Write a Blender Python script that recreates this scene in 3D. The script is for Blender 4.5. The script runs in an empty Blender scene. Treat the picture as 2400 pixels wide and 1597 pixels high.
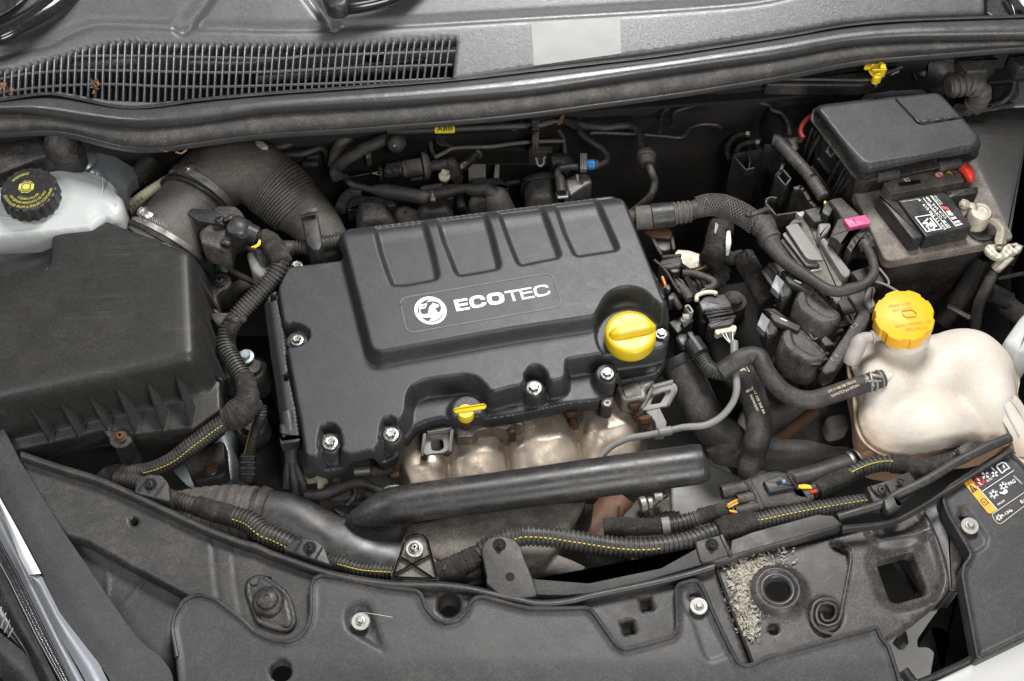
import bpy, bmesh, math, random
import numpy as np
from mathutils import Vector, Matrix
from mathutils.geometry import delaunay_2d_cdt
random.seed(7); rng = np.random.default_rng(7)
S = bpy.context.scene
# ---------------- camera ----------------
DEP = math.radians(58.0); FPX = 3297.0; DIST = 1.78; W0, H0 = 2400.0, 1597.0
FWD = np.array([0, math.cos(DEP), -math.sin(DEP)]); UPV = np.array([0, math.sin(DEP), math.cos(DEP)])
RGT = np.array([1.0, 0, 0]); CAM = -FWD*DIST
cd = bpy.data.cameras.new('camera'); cam = bpy.data.objects.new('camera', cd); S.collection.objects.link(cam)
cam.location = CAM; cam.rotation_euler = (math.pi/2-DEP, 0, 0)
cd.sensor_width = 36.0; cd.lens = 36.0*FPX/W0; cd.clip_start = 0.05; cd.clip_end = 60.0
S.camera = cam
# ---------------- world and lamps ----------------
w = bpy.data.worlds.new('World'); S.world = w; w.use_nodes = True
bg = w.node_tree.nodes['Background']; bg.inputs[0].default_value = (0.95, 0.97, 1.0, 1); bg.inputs[1].default_value = 0.055
def area(name, loc, target, size, power, col=(1, 1, 1), sy=None):
    l = bpy.data.lights.new(name, 'AREA'); l.energy = power; l.color = col; l.shape = 'RECTANGLE'
    l.size = size; l.size_y = sy or size
    o = bpy.data.objects.new(name, l); S.collection.objects.link(o); o.location = loc
    o.rotation_euler = (Vector(target)-Vector(loc)).to_track_quat('-Z', 'Y').to_euler(); return o
area('softbox_key', (0.34, 0.92, 1.85), (0.05, 0.15, 0), 0.7, 61, (1.0, 0.99, 0.975), 0.6)
area('softbox_left', (-1.25, -0.2, 1.5), (-0.15, 0.15, 0), 0.6, 11, (0.96, 0.98, 1.0))
area('softbox_front', (0.5, -1.3, 1.9), (0.1, -0.1, 0), 0.6, 15, (1.0, 0.985, 0.965))
area('fill_low', (1.0, -2.1, 0.45), (0.45, 0.0, -0.6), 0.9, 34, (1.0, 0.99, 0.97))  # added unseen fill lamp, brightens the floor gap and the front faces
S.view_settings.view_transform = 'Standard'; S.view_settings.look = 'None'
S.view_settings.exposure = 0.0; S.view_settings.gamma = 1.0
S.render.engine = 'CYCLES'; S.render.resolution_x = 1024; S.render.resolution_y = 681
# ---------------- picture <-> place ----------------
def P(x, y, z=0.0):
    d = FWD + RGT*((x-W0/2)/FPX) - UPV*((y-H0/2)/FPX)
    return CAM + d*((z-CAM[2])/d[2])
def mpp(p):                                     # metres per photo pixel at a point
    return float(np.dot(np.asarray(p)-CAM, FWD))/FPX
def zone(ox, oy, s=2.8):
    def f(t):
        r = []
        for q in t.split():
            v = [float(k) for k in q.split(',')]
            r.append(tuple([ox+v[0]/s, oy+v[1]/s]+v[2:]))
        return r
    return f
zA, zB, zC, zD = zone(0, 0), zone(600, 0), zone(1200, 0), zone(1760, 0)
zE, zF, zG, zH = zone(0, 500), zone(600, 500), zone(1200, 500), zone(1760, 500)
zI, zJ, zK, zL = zone(0, 1037), zone(600, 1037), zone(1200, 1037), zone(1760, 1037)
zV = zone(0, 0, 0.98167); zN = zone(0, 0, 1.0)
def PL(pts, z): return np.array([P(p[0], p[1], (z(p[0], p[1]) if callable(z) else z)) for p in pts])
def sm(t): t = np.clip(t, 0, 1); return t*t*(3-2*t)
# ---------------- objects ----------------
ORI = {}
def thing(name, label, cat, at, group=None):
    o = bpy.data.objects.new(name, None); S.collection.objects.link(o); at = Vector(at)
    o.location = at; o.empty_display_size = 0.02; ORI[o.name] = at
    o['label'] = label; o['category'] = cat
    if group: o['group'] = group
    return o
class G:
    def __init__(s): s.v = []; s.f = []
    def add(s, v, f):
        n = len(s.v); s.v += [tuple(map(float, q)) for q in v]; s.f += [tuple(int(i)+n for i in q) for q in f]; return s
    def rings(s, rings, cap0=True, cap1=True, closed=True):
        n = len(rings[0]); v = [p for r in rings for p in r]; f = []
        m = n if closed else n-1
        for i in range(len(rings)-1):
            for j in range(m):
                k = (j+1) % n
                f.append((i*n+j, i*n+k, (i+1)*n+k, (i+1)*n+j))
        if cap0: f.append(tuple(reversed(range(n))))
        if cap1: f.append(tuple(range((len(rings)-1)*n, len(rings)*n)))
        return s.add(v, f)
    # prism from an outline in the photo seen at height zt
    def prism(s, poly, zt, zb, bev=0.0, flare=0.0, r=0.0, at=None, cap0=False):
        q = PL(poly, zt if at is None else at)[:, :2]
        if r: q = fillet(q, r)
        q = ccw(q); zt_ = lambda p, i: zt
        st = []
        if bev:
            for a in (0, 30, 60, 90):
                a = math.radians(a); st.append((-bev*(1-math.sin(a)), zt-bev*(1-math.cos(a))))
        else: st.append((0, zt))
        st.append((flare, zb))
        R = []
        for off, z in st:
            o = offset(q, off); R.append([(a, b, z) for a, b in o])
        return s.rings(R[::-1], cap0=cap0, cap1=True)
    def stack(s, q, st, cap0=True, cap1=True):
        q = ccw(np.asarray(q)[:, :2])
        return s.rings([[(a, b, z) for a, b in offset(q, off)] for off, z in st], cap0, cap1)
    def tube(s, pts, n=12, res=6, caps=True, rad=None, mod=None, flat=None, smooth=True):
        p, r = path(pts, res, rad, smooth)
        if mod is not None: p, r = mod(p, r)
        return s.sweep(p, r, n, caps, flat)
    def sweep(s, p, r, n=12, caps=True, flat=None):
        p = np.asarray(p); T = np.gradient(p, axis=0); T /= np.linalg.norm(T, axis=1)[:, None]+1e-12
        u = np.cross(T[0], [0, 0, 1.0]);
        if np.linalg.norm(u) < 1e-3: u = np.array([1.0, 0, 0])
        R = []
        for i in range(len(p)):
            u = u-T[i]*np.dot(u, T[i]); u /= np.linalg.norm(u); b = np.cross(u, T[i])
            fu, fb = (1, 1) if flat is None else flat
            R.append([p[i]+r[i]*(math.cos(a)*u*fu+math.sin(a)*b*fb) for a in np.linspace(0, 2*math.pi, n, endpoint=False)])
        return s.rings(R, caps, caps)
    def lathe(s, c, prof, axis=(0, 0, 1), n=28, ref=None):        # prof: (radius, height)
        a = np.asarray(axis, float); a /= np.linalg.norm(a)
        u = np.cross(a, [0, 1, 0.01] if ref is None else ref); u /= np.linalg.norm(u); b = np.cross(a, u); c = np.asarray(c)
        R = [[c+a*h+r*(math.cos(t)*u+math.sin(t)*b) for t in np.linspace(0, 2*math.pi, n, endpoint=False)] for r, h in prof]
        return s.rings(R, True, True)
    def box(s, c, ax, size, bev=0.0):            # ax: 3x3 rows
        c = np.asarray(c, float); ax = np.asarray(ax, float); h = np.asarray(size)/2.0; b = min(bev, min(h)*0.9)
        rows = []
        def ring(ix, iy, z):
            q = [(-ix, -iy+b*0), (ix, -iy), (ix, iy), (-ix, iy)]
            if b:
                q = [(-ix+b, -iy), (ix-b, -iy), (ix, -iy+b), (ix, iy-b), (ix-b, iy), (-ix+b, iy), (-ix, iy-b), (-ix, -iy+b)]
            return [c+ax[0]*x+ax[1]*y+ax[2]*z for x, y in q]
        if b:
            rows = [ring(h[0]-b, h[1]-b, -h[2]), ring(h[0], h[1], -h[2]+b), ring(h[0], h[1], h[2]-b), ring(h[0]-b, h[1]-b, h[2])]
        else: rows = [ring(h[0], h[1], -h[2]), ring(h[0], h[1], h[2])]
        return s.rings(rows)
    def loft(s, rails, n=60, m=1, close=False, smooth=True):      # rails: lists of (x,y,z) photo px + height
        R = []
        for r in rails:
            p = np.array([P(a[0], a[1], a[2]) for a in r]); R.append(resample(catmull(p, 8) if smooth and len(p) > 2 else p, n))
        R = np.array(R)
        if m > 1: R = np.stack([catmull(R[:, j], m) for j in range(n)], axis=1)
        k = len(R); v = R.reshape(-1, 3); f = []
        for i in range(k-1 if not close else k):
            for j in range(n-1):
                a = i*n+j; b = ((i+1) % k)*n+j; f.append((a, b, b+1, a+1))
        return s.add(v, f)
    def obj(s, name, mat, parent=None, ang=40, kind=None, label=None, cat=None, group=None, at=None):
        me = bpy.data.meshes.new(name)
        v = np.array(s.v)
        if parent is not None: o0 = ORI[parent.name]
        else: o0 = Vector(at) if at is not None else Vector(((v[:, 0].min()+v[:, 0].max())/2, (v[:, 1].min()+v[:, 1].max())/2, v[:, 2].min()))
        v = v-np.array(o0)
        me.from_pydata(v.tolist(), [], s.f); me.validate()
        bm = bmesh.new(); bm.from_mesh(me); bmesh.ops.recalc_face_normals(bm, faces=bm.faces) if not getattr(s, 'keep', False) else None
        bm.to_mesh(me); bm.free()
        me.shade_smooth()
        try: me.set_sharp_from_angle(angle=math.radians(ang))
        except Exception: pass
        me.materials.append(mat)
        o = bpy.data.objects.new(name, me); S.collection.objects.link(o)
        if parent is not None: o.parent = parent; ORI[o.name] = o0
        else: o.location = o0; ORI[o.name] = o0
        if kind: o['kind'] = kind
        if label: o['label'] = label
        if cat: o['category'] = cat
        if group: o['group'] = group
        return o
def ccw(q):
    q = np.asarray(q); a = np.sum(q[:, 0]*np.roll(q[:, 1], -1)-np.roll(q[:, 0], -1)*q[:, 1])
    return q if a > 0 else q[::-1]
def offset(q, d):
    if abs(d) < 1e-9: return q
    e = np.roll(q, -1, 0)-q; e /= np.linalg.norm(e, axis=1)[:, None]+1e-12
    nrm = np.stack([e[:, 1], -e[:, 0]], 1); a = np.roll(nrm, 1, 0); b = nrm
    m = a+b; m /= np.maximum(np.sum(m*b, axis=1), 0.45)[:, None]*1.0+1e-9
    return q+m*d
def fillet(q, r, k=5):
    q = np.asarray(q); out = []; n = len(q)
    for i in range(n):
        p, a, b = q[i], q[i-1], q[(i+1) % n]
        la, lb = np.linalg.norm(a-p), np.linalg.norm(b-p); d = min(r, la*0.48, lb*0.48)
        s_, e_ = p+(a-p)/la*d, p+(b-p)/lb*d
        for t in np.linspace(0, 1, k): out.append((1-t)**2*s_+2*t*(1-t)*p+t*t*e_)
    return np.array(out)
def catmull(p, k):
    p = np.asarray(p, float); n = len(p)
    if n < 3: return np.array([p[0]+(p[-1]-p[0])*t for t in np.linspace(0, 1, k+1)])
    e = np.vstack([2*p[0]-p[1], p, 2*p[-1]-p[-2]]); out = []
    for i in range(n-1):
        a, b, c, d = e[i:i+4]
        for t in np.arange(k)/k:
            out.append(0.5*((2*b)+(-a+c)*t+(2*a-5*b+4*c-d)*t*t+(-a+3*b-3*c+d)*t**3))
    out.append(p[-1]); return np.array(out)
def resample(p, n):
    d = np.r_[0, np.cumsum(np.linalg.norm(np.diff(p[:, :3], axis=0), axis=1))]
    t = np.linspace(0, d[-1], n); return np.stack([np.interp(t, d, p[:, i]) for i in range(p.shape[1])], 1)
def path(pts, res=6, rad=None, smooth=True):        # pts (x,y,z,r_px) -> world points and radii in metres
    q = []
    for a in pts:
        p = P(a[0], a[1], a[2]); r = (a[3] if len(a) > 3 else rad)*mpp(p); q.append([*p, r])
    q = np.array(q); q = catmull(q, res) if smooth else q
    return q[:, :3], np.maximum(q[:, 3], 1e-4)
def ridged(pitch=0.0042, depth=0.13):
    def f(p, r):
        d = np.r_[0, np.cumsum(np.linalg.norm(np.diff(p, axis=0), axis=1))]; L = d[-1]
        k = max(2, int(L/pitch)); st = []; rr = []
        for i in range(k):
            for a, m in ((0.02, 1-depth), (0.28, 1-depth), (0.38, 1.0), (0.86, 1.0), (0.96, 1-depth)):
                st.append((i+a)*L/k); rr.append(m)
        st = np.array(st); P_ = np.stack([np.interp(st, d, p[:, i]) for i in range(3)], 1)
        return P_, np.interp(st, d, r)*np.array(rr)
    return f
# signed distance (negative inside) from N x 2 points to a polygon
def sdf(pts, poly):
    poly = np.asarray(poly)[:, :2]; pts = np.asarray(pts); n = len(poly)
    d2 = np.full(len(pts), 1e9); ins = np.zeros(len(pts), bool)
    for i in range(n):
        a, b = poly[i], poly[(i+1) % n]; e = b-a; w_ = pts-a
        t = np.clip((w_@e)/(e@e+1e-18), 0, 1); dd = w_-t[:, None]*e
        d2 = np.minimum(d2, np.sum(dd*dd, 1))
        c = (a[1] > pts[:, 1]) != (b[1] > pts[:, 1])
        with np.errstate(divide='ignore', invalid='ignore'):
            xi = (b[0]-a[0])*(pts[:, 1]-a[1])/(b[1]-a[1]+1e-18)+a[0]
        ins ^= c & (pts[:, 0] < xi)
    d = np.sqrt(d2); return np.where(ins, -d, d)
def dline(pts, line):
    line = np.asarray(line)[:, :2]; d2 = np.full(len(pts), 1e9)
    for i in range(len(line)-1):
        a, b = line[i], line[i+1]; e = b-a; w_ = pts-a; t = np.clip((w_@e)/(e@e+1e-18), 0, 1); dd = w_-t[:, None]*e
        d2 = np.minimum(d2, np.sum(dd*dd, 1))
    return np.sqrt(d2)
def XY(px, z, r=0, k=5):
    q = PL(px, z)[:, :2]; return fillet(q, r, k) if r else q
def dens(q, st):
    out = []; n = len(q)
    for i in range(n):
        a, b = q[i], q[(i+1) % n]; k = max(1, int(np.linalg.norm(b-a)/st))
        for t in range(k): out.append(a+(b-a)*t/k)
    return np.array(out)
# moulded sheet: exact outline and holes, interior points on a fine grid, heights from zf(points)
def sheet(outline, zf, step=0.0018, holes=(), depth=0.006, round_=0.0, g=None, base=None, smooth=0):
    g = g or G(); loops = [dens(np.asarray(outline), step*1.2)]+[dens(np.asarray(h), step*1.2) for h in holes]
    pts = []; ed = []
    for L in loops:
        n0 = len(pts); pts += L.tolist(); ed += [(n0+i, n0+(i+1) % len(L)) for i in range(len(L))]
    nb = len(pts); o = loops[0]
    xs = np.arange(o[:, 0].min(), o[:, 0].max(), step); ys = np.arange(o[:, 1].min(), o[:, 1].max(), step*0.87)
    gx, gy = np.meshgrid(xs, ys); gx[1::2] += step/2; q = np.stack([gx.ravel(), gy.ravel()], 1)
    q = q[sdf(q, o) < -step*0.45]
    for h in loops[1:]: q = q[sdf(q, h) > step*0.45]
    allp = [Vector(p) for p in pts]+[Vector(p) for p in q.tolist()]
    v, e, f, _, _, _ = delaunay_2d_cdt(allp, ed, [], 0, 1e-7)
    v = np.array([tuple(a) for a in v]); f = np.array([t for t in f if len(t) == 3])
    c = v[f].mean(1); keep = sdf(c, o) < 0
    for h in loops[1:]: keep &= sdf(c, h) > 0
    f = f[keep]; z = np.asarray(zf(v), float)
    if smooth:
        e1 = np.vstack([f[:, [0, 1]], f[:, [1, 2]], f[:, [2, 0]]]); dg = np.bincount(e1.ravel(), minlength=len(v)).astype(float); dg[dg == 0] = 1
        for _ in range(smooth): z = 0.4*z+0.6*(np.bincount(e1[:, 0], z[e1[:, 1]], len(v))+np.bincount(e1[:, 1], z[e1[:, 0]], len(v)))/dg
    if round_:
        d = -sdf(v, o)
        for h in loops[1:]: d = np.minimum(d, sdf(v, h))
        t = np.clip(d/round_, 0, 1); z = z-round_*(1-np.sqrt(np.maximum(0, 1-(1-t)**2)))
    g.v = list(g.v); n0 = len(g.v)
    g.add(np.c_[v, z], f)
    # skirt
    cnt = {}
    for t in f:
        for a, b in ((t[0], t[1]), (t[1], t[2]), (t[2], t[0])):
            k = (min(a, b), max(a, b)); cnt[k] = cnt.get(k, 0)+1 if k in cnt else 1
    bd = [k for k, c_ in cnt.items() if c_ == 1]; ids = sorted({i for k in bd for i in k}); mp = {a: len(g.v)+i for i, a in enumerate(ids)}
    for a in ids:
        zb = (z[a]-depth) if base is None else min(base, z[a]-0.001)
        g.v.append((float(v[a, 0]), float(v[a, 1]), float(zb)))
    for a, b in bd: g.f.append((int(n0+a), int(n0+b), mp[b], mp[a]))
    return g
# ---------------- materials ----------------
def mat(name, col, rough=0.5, metal=0.0, dust=0.0, dcol=(0.17, 0.15, 0.13), grain=0.0, gs=900, dscale=18, rv=0.1, scratch=0.0, coat=0.0, sss=0.0, spec=0.5, bumpd=0.0004, transm=0.0, alpha=1.0, ior=1.45, var=0.0):
    m = bpy.data.materials.new(name); m.use_nodes = True; N = m.node_tree.nodes; Lk = m.node_tree.links.new
    b = N['Principled BSDF']; tc = N.new('ShaderNodeNewGeometry'); pos = tc.outputs['Position']
    def noise(sc, det=4, rg=0.6, vec=None):
        n = N.new('ShaderNodeTexNoise'); n.inputs['Scale'].default_value = sc; n.inputs['Detail'].default_value = det
        n.inputs['Roughness'].default_value = rg; Lk(vec or pos, n.inputs['Vector']); return n.outputs[0]
    def ramp(x, a, c_):
        r = N.new('ShaderNodeMapRange'); r.inputs[1].default_value = a; r.inputs[2].default_value = c_; Lk(x, r.inputs[0]); return r.outputs[0]
    def mul(x, y, op='MULTIPLY'):
        k = N.new('ShaderNodeMath'); k.operation = op; k.use_clamp = True
        for i, q in enumerate((x, y)):
            if isinstance(q, (int, float)): k.inputs[i].default_value = q
            else: Lk(q, k.inputs[i])
        return k.outputs[0]
    def mixc(fac, a, c_):
        k = N.new('ShaderNodeMix'); k.data_type = 'RGBA'; Lk(fac, k.inputs[0])
        for i, q in ((6, a), (7, c_)):
            if isinstance(q, tuple): k.inputs[i].default_value = (*q, 1)
            else: Lk(q, k.inputs[i])
        return k.outputs[2]
    base = col; out = None
    if dust > 0 and not var and max(col) < 0.13:
        base = mixc(ramp(noise(420, 2, 0.6), 0.3, 0.7), tuple(c*0.72 for c in col), tuple(min(1, c*1.28) for c in col)); out = base
    if var:
        base = mixc(ramp(noise(dscale*1.7, 5), 0.35, 0.65), tuple(c*(1-var) for c in col), tuple(min(1, c*(1+var)) for c in col)); out = base
    rsrc = None
    if dust > 0:
        big = ramp(noise(dscale, 10, 0.78), 0.46, 0.66); fine = ramp(noise(dscale*18, 5, 0.8), 0.42, 0.66)
        sepz = N.new('ShaderNodeSeparateXYZ'); Lk(tc.outputs['Normal'], sepz.inputs[0]); upf = ramp(sepz.outputs[2], -0.3, 0.8)
        fac = mul(mul(mul(big, mul(mul(fine, 0.8), 0.25, 'ADD')), mul(fine, 0.22), 'ADD'), dust*1.35); fac = mul(fac, mul(upf, 0.7, 'ADD')); 
        out = mixc(fac, base, dcol); rsrc = fac
        # pale specks
        sp = ramp(noise(gs*0.55, 1, 0.5), 0.735, 0.77); out = mixc(mul(sp, 0.5*min(1, dust*2)), out, tuple(min(1, c*2.2) for c in dcol))
    if scratch > 0:
        mp = N.new('ShaderNodeMapping'); Lk(pos, mp.inputs[0]); mp.inputs['Scale'].default_value = (9, 260, 60); mp.inputs['Rotation'].default_value = (0, 0, 0.9)
        wz = N.new('ShaderNodeTexNoise'); wz.inputs['Scale'].default_value = 5; Lk(pos, wz.inputs['Vector'])
        ad = N.new('ShaderNodeVectorMath'); ad.operation = 'MULTIPLY_ADD'; Lk(wz.outputs[1], ad.inputs[0]); ad.inputs[1].default_value = (3, 14, 3); Lk(mp.outputs[0], ad.inputs[2])
        s1 = ramp(noise(1.0, 5, 0.75, ad.outputs[0]), 0.56, 0.78); s2 = ramp(noise(7, 3), 0.42, 0.66)
        fs = mul(mul(s1, s2), scratch); out = mixc(fs, out if out is not None else base, tuple(min(1, c*2.2+0.05) for c in col))
    if out is not None: Lk(out, b.inputs['Base Color'])
    else: b.inputs['Base Color'].default_value = (*base, 1)
    if rv > 0:
        r = N.new('ShaderNodeMapRange'); Lk(noise(dscale*2.3, 6, 0.65), r.inputs[0]); r.inputs[1].default_value = 0.3; r.inputs[2].default_value = 0.7
        r.inputs[3].default_value = max(0.03, rough-rv); r.inputs[4].default_value = min(1, rough+rv); ro = r.outputs[0]
        if rsrc is not None: ro = mul(ro, mul(rsrc, 0.35), 'ADD')
        Lk(ro, b.inputs['Roughness'])
    else: b.inputs['Roughness'].default_value = rough
    b.inputs['Metallic'].default_value = metal; b.inputs['IOR'].default_value = ior
    b.inputs['Specular IOR Level'].default_value = spec
    if coat: b.inputs['Coat Weight'].default_value = coat; b.inputs['Coat Roughness'].default_value = 0.08
    if sss: b.inputs['Subsurface Weight'].default_value = sss; b.inputs['Subsurface Radius'].default_value = (0.02, 0.012, 0.007); b.inputs['Subsurface Scale'].default_value = 0.8
    if transm: b.inputs['Transmission Weight'].default_value = transm
    if grain > 0:
        bp = N.new('ShaderNodeBump'); bp.inputs['Strength'].default_value = grain; bp.inputs['Distance'].default_value = bumpd
        Lk(mul(noise(gs, 2, 0.5), mul(noise(gs*0.12, 3, 0.6), 0.8), 'ADD'), bp.inputs['Height']); Lk(bp.outputs[0], b.inputs['Normal'])
    return m
BLK = (0.022, 0.022, 0.024)
M = dict(
 cover=mat('moulded_cover_plastic', (0.027, 0.029, 0.032), 0.42, dust=0.16, grain=0.5, gs=1100, rv=0.03, scratch=0.3),
 airbox=mat('airbox_plastic', (0.024, 0.0235, 0.0225), 0.42, dust=0.1, grain=0.3, rv=0.04, scratch=0.75),
 plast=mat('black_plastic', (0.018, 0.018, 0.019), 0.40, dust=0.35, grain=0.3, scratch=0.15),
 plastd=mat('dusty_black_plastic', (0.026, 0.024, 0.023), 0.5, dust=0.75, grain=0.4, dscale=26),
 cowl=mat('cowl_plastic', (0.078, 0.078, 0.083), 0.33, spec=1.0, rv=0.04, dust=0.2, grain=0.6, gs=1300),
 seal=mat('seal_rubber', (0.05, 0.05, 0.053), 0.32, spec=1.0, dust=0.18, grain=0.6, gs=800),
 sealw=mat('weathered_seal_rubber', (0.036, 0.035, 0.034), 0.75, dust=0.6, grain=0.8, gs=600, dscale=34),
 rubber=mat('hose_rubber', (0.026, 0.025, 0.024), 0.52, dust=0.45, grain=0.3, dscale=30),
 rubberd=mat('dusty_hose_rubber', (0.075, 0.068, 0.06), 0.58, dust=0.9, grain=0.6, dscale=22),
 corr=mat('conduit_plastic', (0.03, 0.029, 0.028), 0.45, dust=0.6, grain=0.2, dscale=30),
 tape=mat('cloth_tape', (0.018, 0.016, 0.015), 0.9, dust=0.45, grain=1.0, gs=420, bumpd=0.0012, dscale=60),
 vtape=mat('wrapped_tape', (0.035, 0.032, 0.030), 0.55, dust=0.5, grain=0.3),
 front=mat('front_panel_plastic', (0.040, 0.040, 0.042), 0.42, dust=0.25, grain=0.5, gs=1000, rv=0.05, scratch=0.35),
 slam=mat('slam_panel_plastic', (0.034, 0.033, 0.032), 0.46, dust=0.5, dcol=(0.13, 0.118, 0.106), grain=0.3, scratch=0.35),
 slamrim=mat('panel_rim_plastic', (0.03, 0.03, 0.031), 0.42, dust=0.3, grain=0.3),
 steel=mat('black_painted_steel', (0.032, 0.030, 0.030), 0.36, dust=0.5, grain=0.1, scratch=0.35, dcol=(0.2, 0.18, 0.16)),
 zinc=mat('zinc_metal', (0.34, 0.34, 0.32), 0.4, 1.0, dust=0.25, dcol=(0.3, 0.27, 0.22), grain=0.3, dscale=60),
 washer=mat('washer_metal', (0.36, 0.355, 0.33), 0.5, 0.7, dust=0.2, grain=0.2, dscale=60),
 alu=mat('cast_aluminium', (0.42, 0.40, 0.37), 0.5, 0.85, dust=0.55, dcol=(0.12, 0.09, 0.06), grain=1.0, gs=500, dscale=40),
 rust=mat('rusty_metal', (0.12, 0.07, 0.045), 0.7, 0.5, dust=0.6, dcol=(0.22, 0.11, 0.05), grain=1.0, gs=500, dscale=50),
 copper=mat('burnt_pipe_metal', (0.30, 0.15, 0.10), 0.5, 0.6, dust=0.7, dcol=(0.32, 0.28, 0.24), grain=0.6, dscale=40),
 shield=mat('heat_shield_metal', (0.58, 0.50, 0.41), 0.36, 0.5, dust=0.6, dcol=(0.28, 0.17, 0.09), grain=0.3, dscale=30, var=0.12),
 yellow=mat('yellow_plastic', (0.72, 0.52, 0.015), 0.36, dust=0.12, dcol=(0.25, 0.15, 0.03), grain=0.1, sss=0.05, dscale=40),
 orange=mat('amber_cap_plastic', (0.88, 0.46, 0.015), 0.42, dust=0.1, dcol=(0.3, 0.14, 0.02), grain=0.1, sss=0.05, dscale=40),
 orangep=mat('cap_print', (0.5, 0.22, 0.01), 0.6, rv=0),
 tank=mat('tank_plastic', (0.66, 0.62, 0.55), 0.55, dust=0.22, dcol=(0.5, 0.3, 0.18), grain=0.5, gs=170, bumpd=0.0011, sss=0.35, dscale=12, var=0.06),
 tankin=mat('stained_tank_plastic', (0.72, 0.46, 0.30), 0.4, dust=0.3, dcol=(0.4, 0.22, 0.1), grain=0.2, sss=0.3, dscale=12),
 white=mat('reservoir_plastic', (0.50, 0.52, 0.51), 0.35, dust=0.1, dcol=(0.4, 0.38, 0.3), grain=0.05, gs=120, sss=0.3, dscale=20),
 cream=mat('cream_plastic', (0.66, 0.62, 0.45), 0.45, dust=0.2, dcol=(0.3, 0.25, 0.15)),
 greyp=mat('grey_plastic', (0.36, 0.34, 0.31), 0.45, dust=0.3, dcol=(0.2, 0.17, 0.13)),
 greyc=mat('grey_cable_sheath', (0.24, 0.235, 0.22), 0.5, dust=0.3, grain=0.3),
 lightgrey=mat('light_grey_plastic', (0.20, 0.205, 0.22), 0.4, dust=0.2),
 body=mat('silver_body_paint', (0.34, 0.37, 0.39), 0.3, 0.6, dust=0.3, dcol=(0.2, 0.18, 0.15), dscale=10),
 bodyw=mat('silver_bumper_paint', (0.66, 0.66, 0.65), 0.3, 0.0, coat=0.5, rv=0.03),
 concrete=mat('concrete', (0.58, 0.57, 0.54), 0.85, dust=0.3, dcol=(0.3, 0.28, 0.25), grain=0.5, gs=300, dscale=6, var=0.08),
 gloss=mat('glossy_black_paint', (0.012, 0.012, 0.014), 0.16, dust=0.1, coat=0.4, dscale=12),
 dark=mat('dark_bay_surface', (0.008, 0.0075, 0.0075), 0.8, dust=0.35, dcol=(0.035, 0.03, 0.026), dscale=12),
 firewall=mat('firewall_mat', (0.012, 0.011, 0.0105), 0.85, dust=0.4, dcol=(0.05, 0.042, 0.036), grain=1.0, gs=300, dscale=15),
 silver=mat('silver_label', (0.29, 0.29, 0.285), 0.55, 0.15, dust=0.15, dcol=(0.4, 0.4, 0.38), scratch=0.3, rv=0.06),
 print_=mat('white_print', (0.85, 0.85, 0.84), 0.5, rv=0),
 yprint=mat('yellow_print', (0.62, 0.58, 0.12), 0.5, rv=0),
 tprint=mat('tan_print', (0.60, 0.53, 0.38), 0.6, rv=0),
 bprint=mat('black_print', (0.02, 0.02, 0.02), 0.5, rv=0),
 groove=mat('worn_bead', (0.19, 0.165, 0.145), 0.6, dust=0.4),
 ystripe=mat('yellow_wire', (0.75, 0.60, 0.03), 0.5, dust=0.15, rv=0),
 red=mat('red_plastic', (0.72, 0.04, 0.02), 0.35, dust=0.1, rv=0.03),
 rwire=mat('red_wire', (0.6, 0.09, 0.06), 0.5, rv=0), owire=mat('orange_wire', (0.85, 0.25, 0.03), 0.5, rv=0),
 gwire=mat('green_wire', (0.12, 0.3, 0.18), 0.5, rv=0), pwire=mat('pink_wire', (0.5, 0.22, 0.2), 0.5, rv=0), wwire=mat('white_wire', (0.75, 0.75, 0.72), 0.5, rv=0),
 blue=mat('blue_label', (0.03, 0.30, 0.75), 0.4, dust=0.1, rv=0.03),
 pink=mat('pink_plastic', (0.68, 0.10, 0.26), 0.45, dust=0.3, dcol=(0.5, 0.3, 0.35), dscale=50),
 warn=mat('orange_label', (0.85, 0.42, 0.05), 0.45, rv=0.03),
 blab=mat('black_label', (0.012, 0.013, 0.015), 0.32, dust=0.25, scratch=0.2),
 lead=mat('oxidised_lead', (0.50, 0.46, 0.38), 0.55, 0.55, dust=0.7, dcol=(0.65, 0.6, 0.5), grain=1.0, gs=350, dscale=50, var=0.2),
 clampm=mat('bright_clamp_steel', (0.62, 0.6, 0.57), 0.35, 0.9, dust=0.25, dcol=(0.3, 0.26, 0.2), dscale=60, rv=0.05),
 dred=mat('dark_red_wire', (0.16, 0.015, 0.012), 0.45, rv=0), tubep=mat('grey_tube_plastic', (0.085, 0.08, 0.074), 0.48, dust=0.6, grain=0.3, dscale=26),
 dusty=mat('heavily_dusted_plastic', (0.12, 0.108, 0.095), 0.65, dust=0.85, dcol=(0.34, 0.30, 0.26), grain=0.5, dscale=34),
 glosspl=mat('polished_black_plastic', (0.022, 0.022, 0.023), 0.36, dust=0.3, grain=0.15, scratch=0.3, spec=0.6, dscale=14),
 foam=mat('crumbling_foam', (0.40, 0.37, 0.31), 0.9, dust=0.6, dcol=(0.65, 0.62, 0.52), grain=1.0, gs=300, dscale=60, var=0.3),
 chrome=mat('lamp_reflector', (0.85, 0.85, 0.85), 0.12, 1.0, rv=0.03), lampw=mat('lamp_light_guide', (0.9, 0.9, 0.92), 0.25, coat=0.5, rv=0),
 lampg=mat('lamp_grey_trim', (0.30, 0.31, 0.33), 0.35, 0.4, rv=0.05),
 leaf=mat('dry_leaf', (0.22, 0.11, 0.05), 0.8, var=0.3), teal=mat('bluish_metal', (0.42, 0.50, 0.54), 0.35, 0.5, dust=0.4, dscale=40),
)
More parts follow.
